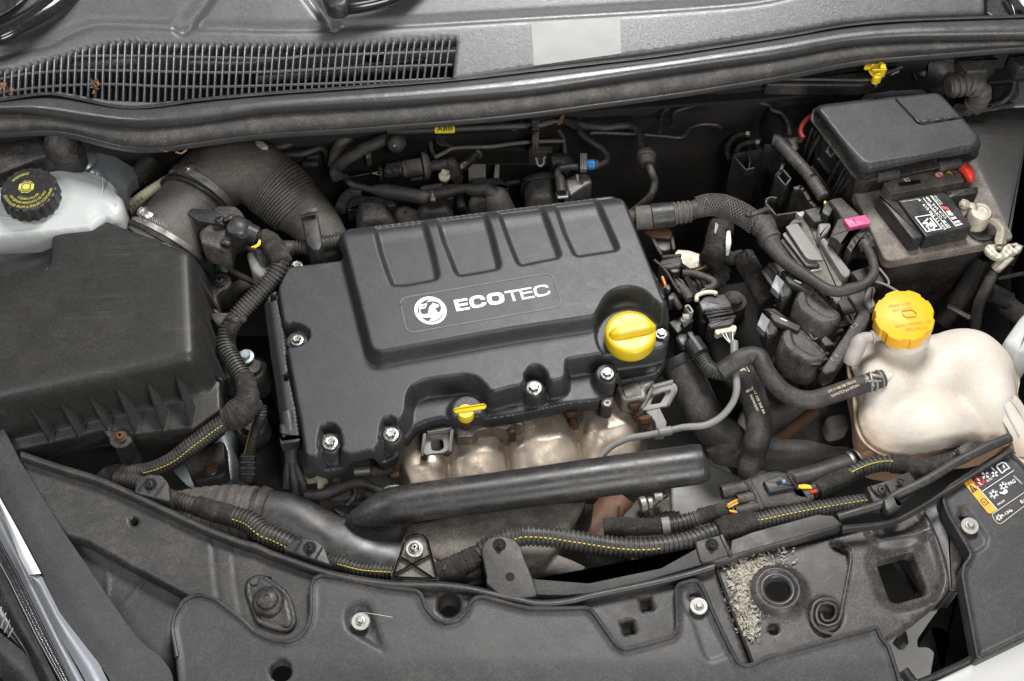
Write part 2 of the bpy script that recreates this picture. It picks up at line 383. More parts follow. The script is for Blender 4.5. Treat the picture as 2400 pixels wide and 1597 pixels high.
def tank_stain(m, z0, z1, col):
    N = m.node_tree.nodes; Lk = m.node_tree.links.new; b = N['Principled BSDF']; g = N.new('ShaderNodeNewGeometry'); sp = N.new('ShaderNodeSeparateXYZ'); Lk(g.outputs['Position'], sp.inputs[0])
    n = N.new('ShaderNodeTexNoise'); n.inputs['Scale'].default_value = 16; n.inputs['Detail'].default_value = 4; Lk(g.outputs['Position'], n.inputs['Vector'])
    a = N.new('ShaderNodeMath'); a.operation = 'MULTIPLY_ADD'; Lk(n.outputs[0], a.inputs[0]); a.inputs[1].default_value = 0.03; Lk(sp.outputs[2], a.inputs[2])
    r = N.new('ShaderNodeMapRange'); r.interpolation_type = 'SMOOTHSTEP'; Lk(a.outputs[0], r.inputs[0]); r.inputs[1].default_value = z1+0.015; r.inputs[2].default_value = z0+0.015
    k = N.new('ShaderNodeMix'); k.data_type = 'RGBA'; Lk(r.outputs[0], k.inputs[0]); l = b.inputs['Base Color'].links[0]; Lk(l.from_socket, k.inputs[6]); k.inputs[7].default_value = (*col, 1); Lk(k.outputs[2], b.inputs['Base Color'])
tank_stain(M['tank'], -0.072, -0.032, (0.58, 0.41, 0.28))
# ---------------- shared builders ----------------
def decal(name, px, z, m, parent, holes=(), th=0.0004, fl=0.0, label=None, up=0.0006):
    zf = z if callable(z) else (lambda q: np.full(len(q), z))
    zz = z if not callable(z) else 0
    o = XY(px, zz, fl); hs = [XY(h, zz, fl) for h in holes]
    st = max(np.ptp(o[:, 0]), np.ptp(o[:, 1]))/3
    loops = [o]+hs; pts = []; ed = []
    for L in loops:
        n0 = len(pts); pts += L.tolist(); ed += [(n0+i, n0+(i+1) % len(L)) for i in range(len(L))]
    v, e, f, _, _, _ = delaunay_2d_cdt([Vector(p) for p in pts], ed, [], 0, 1e-8)
    v = np.array([tuple(a) for a in v]); f = np.array([t for t in f if len(t) == 3]); c = v[f].mean(1); keep = sdf(c, o) < 0
    for h in hs: keep &= sdf(c, h) > 0
    f = f[keep]; zt = zf(v)+up; n = len(v); g = G()
    vv = np.vstack([np.c_[v, zt], np.c_[v, zt-th]])
    ff = [tuple(t) for t in f]+[tuple(t[::-1]+n) for t in f]; cnt = {}
    for t in f:
        for a, b in ((t[0], t[1]), (t[1], t[2]), (t[2], t[0])): cnt.setdefault((min(a, b), max(a, b)), []).append((a, b))
    for k, l in cnt.items():
        if len(l) == 1: a, b = l[0]; ff.append((b, a, a+n, b+n))
    g.add(vv, ff)
    return g.obj(name, m, parent, label=label)
def polyc(c, r, n=20, sx=1, sy=1, a0=0.0, a1=2*math.pi):
    return [(c[0]+r*sx*math.cos(t), c[1]+r*sy*math.sin(t)) for t in np.linspace(a0, a1, n, endpoint=abs(a1-a0) < 6.28)]
def frame(d, up=(0, 0, 1)):
    d = np.asarray(d, float); d /= np.linalg.norm(d); up = np.asarray(up, float); s = np.cross(up, d); s /= np.linalg.norm(s)
    return np.array([d, s, np.cross(d, s)])
def star_ring(c, u, v, a, r, h, n, dent):
    return [np.asarray(c)+a*h+(r*(1-dent*(i % 2)))*(math.cos(2*math.pi*i/n)*u+math.sin(2*math.pi*i/n)*v) for i in range(n)]
BOLTMESH = {}
def bolt(px, z, r, parent, kind='torx', m='zinc', wm='washer', axis=(0, 0, 1), wr=None, name='bolt', label=None, drop=0.0):
    """head centre seen at px at height z; r = flange radius in photo px"""
    c = P(px[0], px[1], z); s = r*mpp(c); a = np.asarray(axis, float); a /= np.linalg.norm(a)
    u = np.cross(a, [0.3, 1, 0.1]); u /= np.linalg.norm(u); v = np.cross(a, u); g = G()
    wr_ = (wr or r*1.0)*mpp(c)
    g.lathe(c, [(s*0.98, -0.42*s), (s, -0.3*s), (s*0.93, -0.2*s), (s*0.62, -0.12*s)], a, 24)
    if kind == 'torx':   # six-lobed head standing proud
        R = []
        for h, k in ((-0.15, 0.66), (0.22, 0.64), (0.32, 0.56)):
            R.append([c+a*h*s+s*k*(1-0.16*(math.cos(6*t) > 0))*(math.cos(t)*u+math.sin(t)*v) for t in np.linspace(0, 2*math.pi, 36, endpoint=False)])
        R.append([c+a*0.30*s+s*0.2*(math.cos(t)*u+math.sin(t)*v) for t in np.linspace(0, 2*math.pi, 36, endpoint=False)])
        R.append([c+a*0.22*s+s*0.12*(math.cos(t)*u+math.sin(t)*v) for t in np.linspace(0, 2*math.pi, 36, endpoint=False)])
        g.rings(R)
    elif kind == 'hex':
        R = [[c+a*h*s+s*k*(math.cos(t)*u+math.sin(t)*v) for t in np.linspace(0, 2*math.pi, 6, endpoint=False)] for h, k in ((-0.15, 0.66), (0.28, 0.66), (0.38, 0.56))]
        g.rings(R)
    elif kind == 'button':   # domed head with a recess
        g.lathe(c, [(0.8*s, -0.2*s), (0.78*s, 0.0), (0.62*s, 0.2*s), (0.34*s, 0.3*s), (0.3*s, 0.3*s)], a, 24)
        R = [[c+a*h*s+s*k*(1-0.3*(i % 2))*(math.cos(t)*u+math.sin(t)*v) for i, t in enumerate(np.linspace(0, 2*math.pi, 12, endpoint=False))] for h, k in ((0.3, 0.29), (0.3, 0.26), (0.08, 0.24))]
        g2 = G().rings(R)
    b = g.obj(name, M[m], parent, 35, label=label)
    if kind == 'button': g2.obj('recess', M['dark'], b if parent is not None and parent.parent is None else parent)
    if wr and wm:
        w_ = G().lathe(c-a*0.42*s, [(wr_*0.5, -0.35*s), (wr_, -0.35*s), (wr_, -0.08*s), (wr_*0.95, 0.0), (wr_*0.5, 0.0)], a, 32)
        w_.obj('washer', M[wm], b if parent is not None and parent.parent is None else parent)
    return b
def conduit(name, pts, parent, m='corr', pitch=0.0045, depth=0.16, n=16, res=10, stripe=None, cap=True, **kw):
    g = G(); g.tube(pts, n=n, res=res, mod=ridged(pitch, depth)); o = g.obj(name, M[m], parent, 50, **kw)
    if stripe is not None:                         # wire showing through the slit, at angle stripe
        p, r = path(pts, res); T = np.gradient(p, axis=0); T /= np.linalg.norm(T, axis=1)[:, None]
        st = stripe[2] if len(stripe) > 2 else 'ystripe'
        i0, i1 = int(len(p)*stripe[0][0]), int(len(p)*stripe[0][1]); up = np.array([0, 0, 1.0]); q = []; rr = []
        for i in range(i0, i1):
            s = np.cross(T[i], up); s /= np.linalg.norm(s); b = np.cross(s, T[i]); a = stripe[1]
            q.append(p[i]+(math.cos(a)*s+math.sin(a)*b)*r[i]*0.925); rr.append(0.0007)
        if len(q) > 3: G().sweep(q, rr, 6).obj('wire_stripe', M[st], o if parent is not None and parent.parent is None else parent, label='thin yellow wire showing in the slit' if st == 'ystripe' else 'thin red wire showing in the slit')
    return o
def taped(p, r):          # slightly lumpy wound tape
    d = np.r_[0, np.cumsum(np.linalg.norm(np.diff(p, axis=0), axis=1))]; k = max(12, int(d[-1]/0.0016)); t = np.linspace(0, d[-1], k)
    P_ = np.stack([np.interp(t, d, p[:, i]) for i in range(3)], 1)
    rr = np.interp(t, d, r)*(1+0.035*np.sin(t/0.0052*2*math.pi)+0.02*np.sin(t/0.013*6.28+1))
    e = np.minimum(t, d[-1]-t); return P_, rr*np.where(e < 0.001, 0.94, 1)
def tapetube(name, pts, parent, m='tape', n=18, **kw): return G().tube(pts, n=n, res=8, mod=taped).obj(name, M[m], parent, 50, **kw)
def hose(name, pts, parent=None, m='rubber', n=20, res=8, **kw): return G().tube(pts, n=n, res=res).obj(name, M[m], parent, 40, **kw)
def text_mesh(s, size=1.0, bold=0.0):
    c = bpy.data.curves.new('t', 'FONT'); c.body = s; c.size = size; c.offset = bold; c.resolution_u = 3
    c.align_x = 'LEFT'; c.align_y = 'BOTTOM_BASELINE'
    o = bpy.data.objects.new('t', c); S.collection.objects.link(o); bpy.context.view_layer.update()
    me = o.to_mesh(); v = np.array([tuple(q.co) for q in me.vertices]); f = [tuple(p.vertices) for p in me.polygons]; o.to_mesh_clear()
    bpy.data.objects.remove(o); return v, f
def lettering(name, s, o, e, hgt, z, m, parent, th=0.0003, bold=0.0, up=None, cond=None, lift=0.0006):
    """text from photo px o to e along its baseline at height z, cap height hgt px; up: direction in px"""
    v, f = text_mesh(s, 1.0, bold)
    if not len(v): return
    z_ = z if callable(z) else (lambda a, b: z)
    x0, x1 = v[:, 0].min(), v[:, 0].max(); cap = 0.73
    ex = np.array([e[0]-o[0], e[1]-o[1]]); L = np.linalg.norm(ex); n = np.array([ex[1], -ex[0]])/L if up is None else np.array(up)/np.linalg.norm(up)
    out = []
    for a, b, _ in v:
        q = np.array(o)+ex*((a-x0)/(x1-x0))+n*(b/cap*hgt); p = P(q[0], q[1], z_(q[0], q[1])); out.append(p+np.array([0, 0, lift]))
    g = G(); g.keep = True; g.add(out, f); return g.obj(name, M[m], parent)
def plane3(*p):
    A = [P(*q) for q in p]; n = np.cross(A[1]-A[0], A[2]-A[0]); a0 = A[0]
    f = lambda q: a0[2]-(n[0]*(q[:, 0]-a0[0])+n[1]*(q[:, 1]-a0[1]))/n[2]
    def h(px, py):
        d = P(px, py, 0.0)-CAM; t = np.dot(n, a0-CAM)/np.dot(n, d); return (CAM+d*t)[2]
    return f, h
def rod(g, a, b, w, h, bev=0.0008, up=(0, 0, 1)):
    A, B = P(*a), P(*b); c = (A+B)/2; w = w*mpp(c); h = h*mpp(c); return g.box(c, frame(B-A, up), (np.linalg.norm(B-A), w, h), bev)
def cyl(g, a, b, r, r2=None, n=24, lip=0):
    A, B = P(*a), P(*b); L = np.linalg.norm(B-A); s = mpp(A); r1 = r*s; r2 = (r if r2 is None else r2)*s; e = min(0.0012, L*0.1, r1*0.3)
    return g.lathe(A, [(r1-e, 0), (r1, e), (r2, L-e), (r2-e, L)], (B-A), n)
def tubeend(g, a, b, r, wall=3, n=24, deep=10):          # open tube, mouth at b
    A, B = P(*a), P(*b); L = np.linalg.norm(B-A); s = mpp(A); r1 = r*s; wl = wall*s
    return g.lathe(A, [(r1, 0), (r1, L), (r1-wl, L), (r1-wl, max(0, L-deep*s)), (0.0001, max(0, L-deep*s))], B-A, n)
def plate(name, px, zt, zb, m, parent, bev=0.0015, r=0.003, flare=0, **kw): return G().prism(px, zt, zb, bev, flare, r).obj(name, M[m], parent, **kw)
def fin(a, b, back, th, parent, name='rib', m='plastd'):
    A, B = P(*a), P(*b); Cc = B+np.array([back[0], back[1], 0.0]); A = A+np.array([0, -0.002, 0.0]); n = np.cross(B-A, Cc-A); n /= np.linalg.norm(n); n *= th/2
    A2 = A+np.array([back[0], back[1], 0])*0.35
    q = [A, B, Cc, A2]; return G().rings([[p+n for p in q], [p-n for p in q]]).obj(name, M[m], parent, 30)
def wire(name, pts, m, parent, r=2.2): return G().tube([tuple(p[:3])+((p[3],) if len(p) > 3 else (r,)) for p in pts], n=8, res=6).obj(name, M[m], parent)
def lettering_on(name, s, a, b, hgt, z, m, parent, **kw): return lettering(name, s, a, b, hgt, z, m, parent, **kw)
def strip_tube_text(name, s, line, hgt, side, m, parent, bold=0.0):
    """print along a hose: line = list of (x,y,z) photo points on its upper surface"""
    v, f = text_mesh(s, 1.0, bold); q = catmull(np.array([P(*p) for p in line]), 10); L = np.r_[0, np.cumsum(np.linalg.norm(np.diff(q, axis=0), axis=1))]
    x0, x1 = v[:, 0].min(), v[:, 0].max(); out = []; T = np.gradient(q, axis=0)
    for a, b, _ in v:
        t = (a-x0)/(x1-x0)*L[-1]; p = np.array([np.interp(t, L, q[:, i]) for i in range(3)]); tt = np.array([np.interp(t, L, T[:, i]) for i in range(3)]); tt /= np.linalg.norm(tt)
        view = CAM-p; view /= np.linalg.norm(view); n = np.cross(view, tt)*side; n /= np.linalg.norm(n)
        k = b/0.73*hgt*mpp(p); R = 0.0125; out.append(p+n*k-np.array([0, 0, 1.0])*(k*k/(2*R)))
    g = G(); g.keep = True; g.add(out, f); return g.obj(name, M[m], parent)
# ================= ground and dark bay =================
G().box((0.1, 0.5, -0.70), np.eye(3), (14, 14, 0.1)).obj('concrete_floor', M['concrete'], kind='structure')
# ================= engine cover =================
ZC, ZD, ZFL = 0.026, 0.0, -0.036
ec = thing('engine_cover', 'black moulded plastic engine cover with four pads and white lettering on its raised top', 'engine cover', P(1130, 760, ZFL))
deck = zF('215,352 600,305')+zG('1012,560 1008,700 950,742 945,815 1010,818 1003,850 900,872 640,905 348,952 345,1078 243,1098 232,1035 185,992 125,990 88,1030 85,1122 0,1130')+zF('1545,1170 1505,1115 1455,1068 1370,1050 1105,1085 1012,1130 980,1200 975,1300 930,1372 915,1350 875,1333 838,1350 818,1400 812,1490')+zJ('735,102 612,72')+zF('565,1560 556,1460 535,1400 480,1376 430,1398 412,1470 410,1568')+zJ('400,92 330,82')+zF('298,1360 205,872 290,862 342,820 350,775 312,737 262,724 185,718 148,490')
deckX = XY(deck, ZD, 0.006)
fl = zF('205,352 600,300')+zG('1035,560 1020,740 1025,850 1003,985 955,1062 684,1118 664,1190 590,1238 350,1262 0,1338')+zF('1450,1372 1310,1392 1230,1352 1120,1378 1045,1412 1002,1470')+zJ('970,12 945,85 835,150 762,138 560,180 400,206 308,190')+zF('290,1400 190,900 138,490')
rais = [(803, 540), (815, 533), (1440, 456), (1458, 468), (1468, 488)]+zG('985,560 1000,585 985,600 960,598 930,548 880,503 830,482 770,472 705,478 640,505 590,560 570,610 566,645 520,668 0,745')+[(886, 822), (872, 812)]
raisX = XY(rais, ZC, 0.008)
pads = [zF('735,-30 800,250 850,400 885,482 1000,478 1190,440 1210,405 1180,260 1090,-60'), zF('1150,-40 1215,180 1300,395 1330,418 1480,395 1600,370 1615,335 1560,120 1490,-100'),
        zF('1550,-90 1640,170 1700,320')+zG('50,352 200,320 310,300 330,268 270,100 180,-140'), zG('235,-150 330,130 395,270 430,290 560,270 690,250 712,225 680,150 530,-190')]
rt = XY([(1468, 478), (1440, 456), (815, 533), (803, 540)], ZC); rt = rt+np.array([[.005, 0], [.003, .004], [-.003, .004], [-.010, .002]])
flm = XY(fl, ZFL); flX = fillet(np.vstack([flm[:1], XY(zF('585,302'), ZD), rt[::-1], flm[2:]]), 0.006)
padX = [XY(p, ZC, 0.005) for p in pads]
bossP = [(zF('485,1500')[0], 0.0145), (zF('885,1445')[0], 0.0135), (zG('145,1140')[0], 0.0125), (zG('625,1045')[0], 0.0145), (zG('980,785')[0], 0.010), (zF('268,828')[0], 0.014)]
bossC = [(P(a[0], a[1], -0.012)[:2], r) for a, r in bossP]
capc = P(*zG('780,790')[0], 0.004)[:2]
dipc = P(*zF('1385,1300')[0], -0.03)[:2]
edgeline = XY([(803, 532), (1452, 455)], ZC)
def zcover(q):
    z = np.full(len(q), ZFL)+0.0
    d = sdf(q, deckX); z += (ZD-ZFL)*sm(1-d/0.0075)
    # dipstick shelf
    dd = np.linalg.norm((q-dipc)/[1.0, 1.0], axis=1); z = np.maximum(z, np.where(dd < 0.03, ZFL+0.012*sm((0.026-dd)/0.008), -9))
    dr = sdf(q, raisX); kr = sm(1-dr/0.010); cr = 0.0
    z = np.maximum(z, ZD+(ZC-ZD)*kr) if False else np.where(kr > 0, np.maximum(z, ZD+(ZC-ZD)*kr), z)
    back = dline(q, edgeline); z -= kr*0.008*np.clip(1-back/0.020, 0, 1)**2.2
    for p in padX:
        dp = sdf(q, p); dep = 0.0080*sm(back/0.05+0.42)*np.clip(1.0-0*back, 0, 1); z -= np.where(dr < 0.0, dep*sm(-dp/0.007), 0)
    # filler recess
    dc = np.linalg.norm(q-capc, axis=1); z = np.where((dc < 0.052) & (dr > 0.0), np.minimum(z, np.where(dc < 0.044, ZD-0.006, ZD+0.05*(dc-0.044)/0.008)), z)
    for c, r in bossC:
        db = np.linalg.norm(q-c, axis=1); b = -0.014-(-0.014-ZFL)*sm((db-r)/0.004); z = np.where(db < r+0.004, np.where(d > 0, np.maximum(z*0+b, np.minimum(z, b)), z), z)
    z += 0.0035*sm(1-np.abs(sdf(q, flX))/0.006)*(d > 0.008)
    return z
import time as _t
sheet(flX, zcover, 0.0015, depth=0.02, round_=0.002, smooth=2).obj('cover_shell', M['cover'], ec, 60)
def zpadz(a, b): return ZC
# bead frame
fr = zone(900, 640, 5.357)('190,322 2105,2 2240,422 290,762'); fx = XY(fr, ZC, 0.012, 9)
fx = dens(fx, 0.003); q = np.c_[fx, np.full(len(fx), ZC+0.0002)]; q = np.vstack([q, q[:2]]); gb = G(); gb.sweep(q, np.full(len(q), 0.0011), 6, True); gb.obj('frame_bead', M['groove'], ec)
zLg = zone(900, 640, 5.357)
for nm, t, hs in (('letter_e', '870,345 1043,318 1050,347 930,367 938,395 1048,375 1056,403 947,423 955,452 1075,430 1083,458 912,487', []),
    ('letter_c', '1270,335 1262,315 1235,290 1190,283 1130,292 1085,315 1070,345 1075,385 1090,425 1120,443 1170,442 1230,428 1270,408 1285,385 1283,368 1225,378 1218,395 1195,403 1155,408 1137,400 1127,375 1122,350 1130,333 1160,322 1195,320 1210,328 1215,342', []),
    ('letter_o', '1290,300 1310,270 1360,255 1430,247 1480,257 1505,290 1513,340 1500,370 1450,393 1380,405 1330,398 1305,370 1293,335', ['1350,305 1365,293 1425,285 1440,295 1450,325 1448,347 1430,357 1380,365 1363,357 1352,335']),
    ('letter_t', '1510,235 1685,208 1690,232 1618,243 1655,352 1622,360 1587,248 1517,260', []),
    ('letter_e', '1690,208 1848,180 1852,200 1728,222 1738,250 1858,228 1865,248 1745,270 1757,312 1890,290 1897,310 1735,340', []),
    ('letter_c', '2068,185 2050,160 2010,150 1950,158 1890,178 1875,205 1885,250 1900,285 1930,302 1990,297 2050,280 2085,260 2088,228 2055,235 2045,258 1990,273 1945,275 1925,262 1912,225 1912,200 1930,188 1975,176 2015,175 2035,188', [])):
    decal(nm, zLg(t), ZC, M['print_'], ec, [zLg(h) for h in hs], fl=0.0006)
zEm = zone(960, 680, 17.42)
ring = [(960+(855+660*math.cos(t)+35*math.sin(t)*0)/17.42, 680+(848+570*math.sin(t)+40*math.cos(t))/17.42) for t in np.linspace(0, 2*math.pi, 48, endpoint=False)]
decal('emblem', ring, ZC, M['print_'], ec, [zEm('880,385 780,385 640,430 500,520 400,640 340,760 322,880 385,1005 415,995 385,880 395,720 450,602 722,552 655,745 435,795 440,880 480,970 560,1010 790,965 795,945 750,950 790,800 775,780 830,660 900,610 965,510 990,570 1060,565 1100,590 1150,590 1200,640 1195,700 1150,710 1065,740 1070,810 1120,880 1190,940 1260,860 1290,760 1270,650 1200,550 1100,490 950,465 800,482 690,520 740,450 830,400'),
    zEm('510,1170 560,1130 740,1150 760,1130 850,1135 885,1185 790,1265 850,1280 1000,1268 1150,1205 1280,1095 1360,960 1385,850 1398,860 1388,980 1300,1140 1165,1245 1000,1308 850,1312 700,1275'), zEm('495,630 560,728 600,728 650,612 622,608 582,690 528,622')])
for (a, r), rr in zip(bossP, (19, 19, 19, 17, 15, 16)):
    bolt(a, -0.007, rr, ec, 'torx')
bolt(zF('265,340')[0], -0.01, 15, ec, 'torx')
# side strip left of the cover, with two clip holes
stp = zF('40,560 132,500 190,790 215,1040 270,1310 290,1470 155,1490 150,1340 75,820'); stX = XY(stp, -0.012, 0.003)
ch = [zF('90,542 130,538 134,562 105,565 106,575 92,573'), zF('178,1062 218,1055 220,1075 205,1078 208,1092 184,1095')]
sc = thing('cable_channel', 'long narrow black plastic cable channel along the left side of the engine cover', 'cable channel', P(650, 850, -0.05))
sheet(stX, lambda q: np.full(len(q), -0.012)-0.012*sm(1-dline(q, XY(zF('40,560 75,820 150,1340'), -0.012))/0.012), 0.0022, [XY(h, -0.012) for h in ch], depth=0.03, round_=0.003).obj('channel_body', M['cover'], sc)
G().tube([a for a in zF('205,1310,-0.016,15 215,1370,-0.018,17 232,1500,-0.022,17')], n=16).obj('channel_end_sleeve', M['cover'], sc)
# oil filler cap
oc = thing('oil_filler_cap', 'round yellow oil filler cap with a raised grip bar on the engine cover', 'oil cap', P(*zG('780,810')[0], 0.0))
CC = P(*zG('780,775')[0], 0.020); s = mpp(CC); R_ = 60.5*s
g = G().lathe(CC, [(R_*0.96, -0.022), (R_, -0.019), (R_*1.0, -0.006), (R_*0.975, -0.002), (R_*0.90, 0.0005), (R_*0.85, 0.001), (R_*0.83, 0.0), (0.001, 0.0)], n=72)
g.obj('cap_disc', M['yellow'], oc)
a_, b_ = P(*zG('640,800')[0], 0.022), P(*zG('945,740')[0], 0.022); ax = frame(b_-a_)
def bar(c, ax, L, wd, h, k=9):
    R = []
    for t in np.linspace(-1, 1, k):
        x = t*L/2; e = (1-abs(t)**6)**0.5 if abs(t) < 1 else 0.25; e = max(e, 0.3)
        prof = [(-wd/2*e*1.15, -0.006), (-wd/2*e, h*0.55*e), (-wd/2*0.62*e, h*0.95*e), (0, h*e), (wd/2*0.62*e, h*0.95*e), (wd/2*e, h*0.55*e), (wd/2*e*1.15, -0.006)]
        R.append([c+ax[0]*x+ax[1]*u+ax[2]*v for u, v in prof])
    return G().rings(R)
mid = (CC+0); bar(mid+np.array([0.002, 0.0, 0.0]), ax, R_*1.86, 0.0155, 0.0105, 17).obj('grip_bar', M['yellow'], oc)
# dipstick
dp = thing('dipstick_handle', 'small yellow oil dipstick handle in the front hollow of the engine cover', 'dipstick', P(*zF('1385,1310')[0], -0.03))
c = P(*zF('1375,1298')[0], -0.010); s = mpp(c)
G().lathe(c, [(19*s, -0.014), (20*s, -0.010), (20*s, -0.002), (18*s, 0.0)], n=32).obj('stopper', M['yellow'], dp)
a_, b_ = P(*zF('1298,1300')[0], -0.010), P(*zF('1510,1268')[0], -0.010); m_ = (a_+b_)/2
G().box(m_+np.array([0, 0, 0.001]), frame(b_-a_), (np.linalg.norm(b_-a_), 0.0075, 0.006), 0.0022).obj('handle_bar', M['yellow'], dp)
G().lathe(c-np.array([0, 0, 0.014]), [(12*s, -0.025), (12*s, 0.0)], n=16).obj('tube_top', M['rust'], dp)
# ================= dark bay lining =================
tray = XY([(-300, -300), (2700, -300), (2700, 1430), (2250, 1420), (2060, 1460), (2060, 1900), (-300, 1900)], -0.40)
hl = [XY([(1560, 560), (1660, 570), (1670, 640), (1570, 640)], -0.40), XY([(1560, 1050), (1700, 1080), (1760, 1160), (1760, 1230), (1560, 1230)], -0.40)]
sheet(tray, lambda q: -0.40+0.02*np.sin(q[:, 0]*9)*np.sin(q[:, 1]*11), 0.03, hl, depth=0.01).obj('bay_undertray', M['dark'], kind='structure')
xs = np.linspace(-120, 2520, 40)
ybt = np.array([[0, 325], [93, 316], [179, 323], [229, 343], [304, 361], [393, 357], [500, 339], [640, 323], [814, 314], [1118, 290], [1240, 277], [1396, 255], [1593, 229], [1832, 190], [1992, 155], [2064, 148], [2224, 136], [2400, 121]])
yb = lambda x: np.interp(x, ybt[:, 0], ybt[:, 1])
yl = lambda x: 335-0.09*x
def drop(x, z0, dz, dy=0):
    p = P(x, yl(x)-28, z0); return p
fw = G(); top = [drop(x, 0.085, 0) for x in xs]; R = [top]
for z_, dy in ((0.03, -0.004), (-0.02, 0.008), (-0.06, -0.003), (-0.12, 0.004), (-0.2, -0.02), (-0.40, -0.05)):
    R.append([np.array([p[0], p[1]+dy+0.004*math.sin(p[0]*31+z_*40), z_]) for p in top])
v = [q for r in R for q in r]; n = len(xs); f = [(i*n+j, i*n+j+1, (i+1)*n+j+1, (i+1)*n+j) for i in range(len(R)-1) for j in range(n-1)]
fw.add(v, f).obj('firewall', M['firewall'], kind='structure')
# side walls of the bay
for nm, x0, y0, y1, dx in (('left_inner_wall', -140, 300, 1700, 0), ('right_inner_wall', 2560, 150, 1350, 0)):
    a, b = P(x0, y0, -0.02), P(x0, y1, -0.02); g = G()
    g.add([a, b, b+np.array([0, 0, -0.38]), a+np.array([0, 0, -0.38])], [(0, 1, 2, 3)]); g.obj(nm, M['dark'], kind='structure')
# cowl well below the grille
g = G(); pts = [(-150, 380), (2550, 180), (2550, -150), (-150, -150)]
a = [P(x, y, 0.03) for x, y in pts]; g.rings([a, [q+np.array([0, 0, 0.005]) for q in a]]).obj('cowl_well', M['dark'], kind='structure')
# ================= windscreen cowl with grille =================
cf, ch_ = plane3((0, 236, 0.118), (2400, 41, 0.118), (1200, -60, 0.165))
cw = thing('windscreen_cowl', 'wide dark grey plastic cowl with a long slotted air grille below the windscreen', 'cowl panel', P(1200, 150, 0.11))
gt = np.array([[0, 166], [36, 162], [89, 145], [143, 130], [196, 112], [250, 100], [304, 96], [393, 102], [500, 103], [640, 104], [814, 102], [921, 95], [1068, 89]])
gb_ = np.array([[0, 224], [70, 217], [143, 211], [200, 223], [250, 231], [357, 237], [464, 230], [600, 215], [828, 203], [1057, 186]])
top_y = lambda x: np.interp(x, gt[:, 0], gt[:, 1]); bot_y = lambda x: np.interp(x, gb_[:, 0], gb_[:, 1])
lean = lambda x: 2+11*max(0, x)/1063.0
cs = [1063.5-16.55*k for k in range(66)]
hole = []
for c in reversed(cs):
    for t in np.linspace(math.pi, 0, 7):
        hole.append((c+6.3*math.cos(t), top_y(c)+5.5-6.5*math.sin(t)))
hole.append((1071-lean(1063)+2, 184)); hole += [(x-lean(x), bot_y(x)) for x in range(1040, -40, -30)]
hole.append((-40, 232))
holeX = XY(hole, lambda a, b: ch_(a, b))
outl = [(-80, -70), (2308, -70), (2308, 28), (2300, 32)]+[(x, y+2) for x, y in ((2117, 36), (1974, 50), (1840, 75), (1557, 117), (1240, 158), (1057, 186), (814, 206), (640, 217), (464, 233), (393, 244), (321, 251), (268, 248), (179, 229), (107, 218), (0, 232), (-80, 240))]
l1 = [(-60, 140)]+zA('0,355 150,322 300,288 400,240 480,200 560,172 640,155 850,158 1170,168')+zB('-80,175 0,180 340,180 510,170 1000,150 1792,103')+zC('900,58 1600,0')+[(1900, -30)]
l2 = zA('1195,170 1235,130 1290,60 1350,-20 1400,-90'); l3 = zB('515,172 470,130 370,0 320,-70')
L1, L2, L3 = [catmull(PL(l, lambda a, b: ch_(a, b))[:, :2], 6) for l in (l1, l2, l3)]
def zcowl(q):
    z = cf(q); d = dline(q, L1); z = z-0.0045*sm(1-d/0.009)
    z -= 0.010*sm(1-dline(q, L2)/0.016); z -= 0.008*sm(1-dline(q, L3)/0.012)
    return z
sheet(XY(outl, lambda a, b: ch_(a, b)), zcowl, 0.0030, [holeX], depth=0.014, round_=0.003, smooth=1).obj('cowl_panel', M['cowl'], cw, 50)
zc = lambda x, y, d=0.0: (x, y, ch_(x, y)-d)
for i in range(len(cs)-1):
    c = (cs[i]+cs[i+1])/2; y0 = top_y(c)+4; y1 = bot_y(c)+6; g = G()
    if c < -12: continue
    A, B = P(*zc(c, y0, 0.004)), P(*zc(c-lean(c)*1.0, y1, 0.004)); g.box((A+B)/2, frame(B-A), (np.linalg.norm(B-A), 0.0022, 0.007), 0.0006).obj('slat', M['cowl'], cw)
for ln in (zA('480,372 800,368 1792,385')+zB('300,372 600,360 1310,338'), zA('-60,530 0,520 150,490 300,475 500,465 800,465 1400,478 1792,473')+zB('600,450 1290,428'), zA('-60,625 0,612 100,595 300,572 500,560 750,555 1100,570 1400,572 1792,563')+zB('600,546 1275,518')):
    q = catmull(np.array([P(*zc(x, y, 0.0035)) for x, y in ln]), 10); G().sweep(q, np.full(len(q), 0.0019), 6).obj('grille_rail', M['cowl'], cw)
# lip between cowl and seal
lp = np.array([[-80, 240], [0, 234], [107, 219], [179, 230], [268, 249], [321, 252], [393, 245], [464, 234], [640, 218], [814, 206], [1057, 187], [1240, 166], [1393, 148], [1557, 128], [1840, 84], [1974, 60], [2117, 47], [2400, 38], [2480, 36]])
G().loft([[(x, y-4, 0.112) for x, y in lp], [(x, y-1, 0.124) for x, y in lp], [(x, y+4, 0.1245) for x, y in lp], [(x, y+9, 0.114) for x, y in lp]], n=160, m=4).obj('cowl_lip', M['slamrim'], cw)
# blank silver plate
st = thing('blank_plate', 'blank silver rectangular sticker on the dark cowl panel behind the engine', 'sticker', P(1350, 100, 0.13))
def zst(q): return cf(q)+0.0008
g = G(); q = XY(zC('125,150 710,110 716,352 142,432'), lambda a, b: ch_(a, b)+0.0008); z0 = cf(q)+0.001
g.rings([np.c_[q, z0-0.0015].tolist(), np.c_[q, z0].tolist()]).obj('sticker_sheet', M['silver'], st)
decal('sticker_scuff', [(x, y) for x, y in zC('450,208 462,196 475,208 480,232 468,246 455,240')], lambda q: cf(q)+0.001, M['print_'], st) if False else None
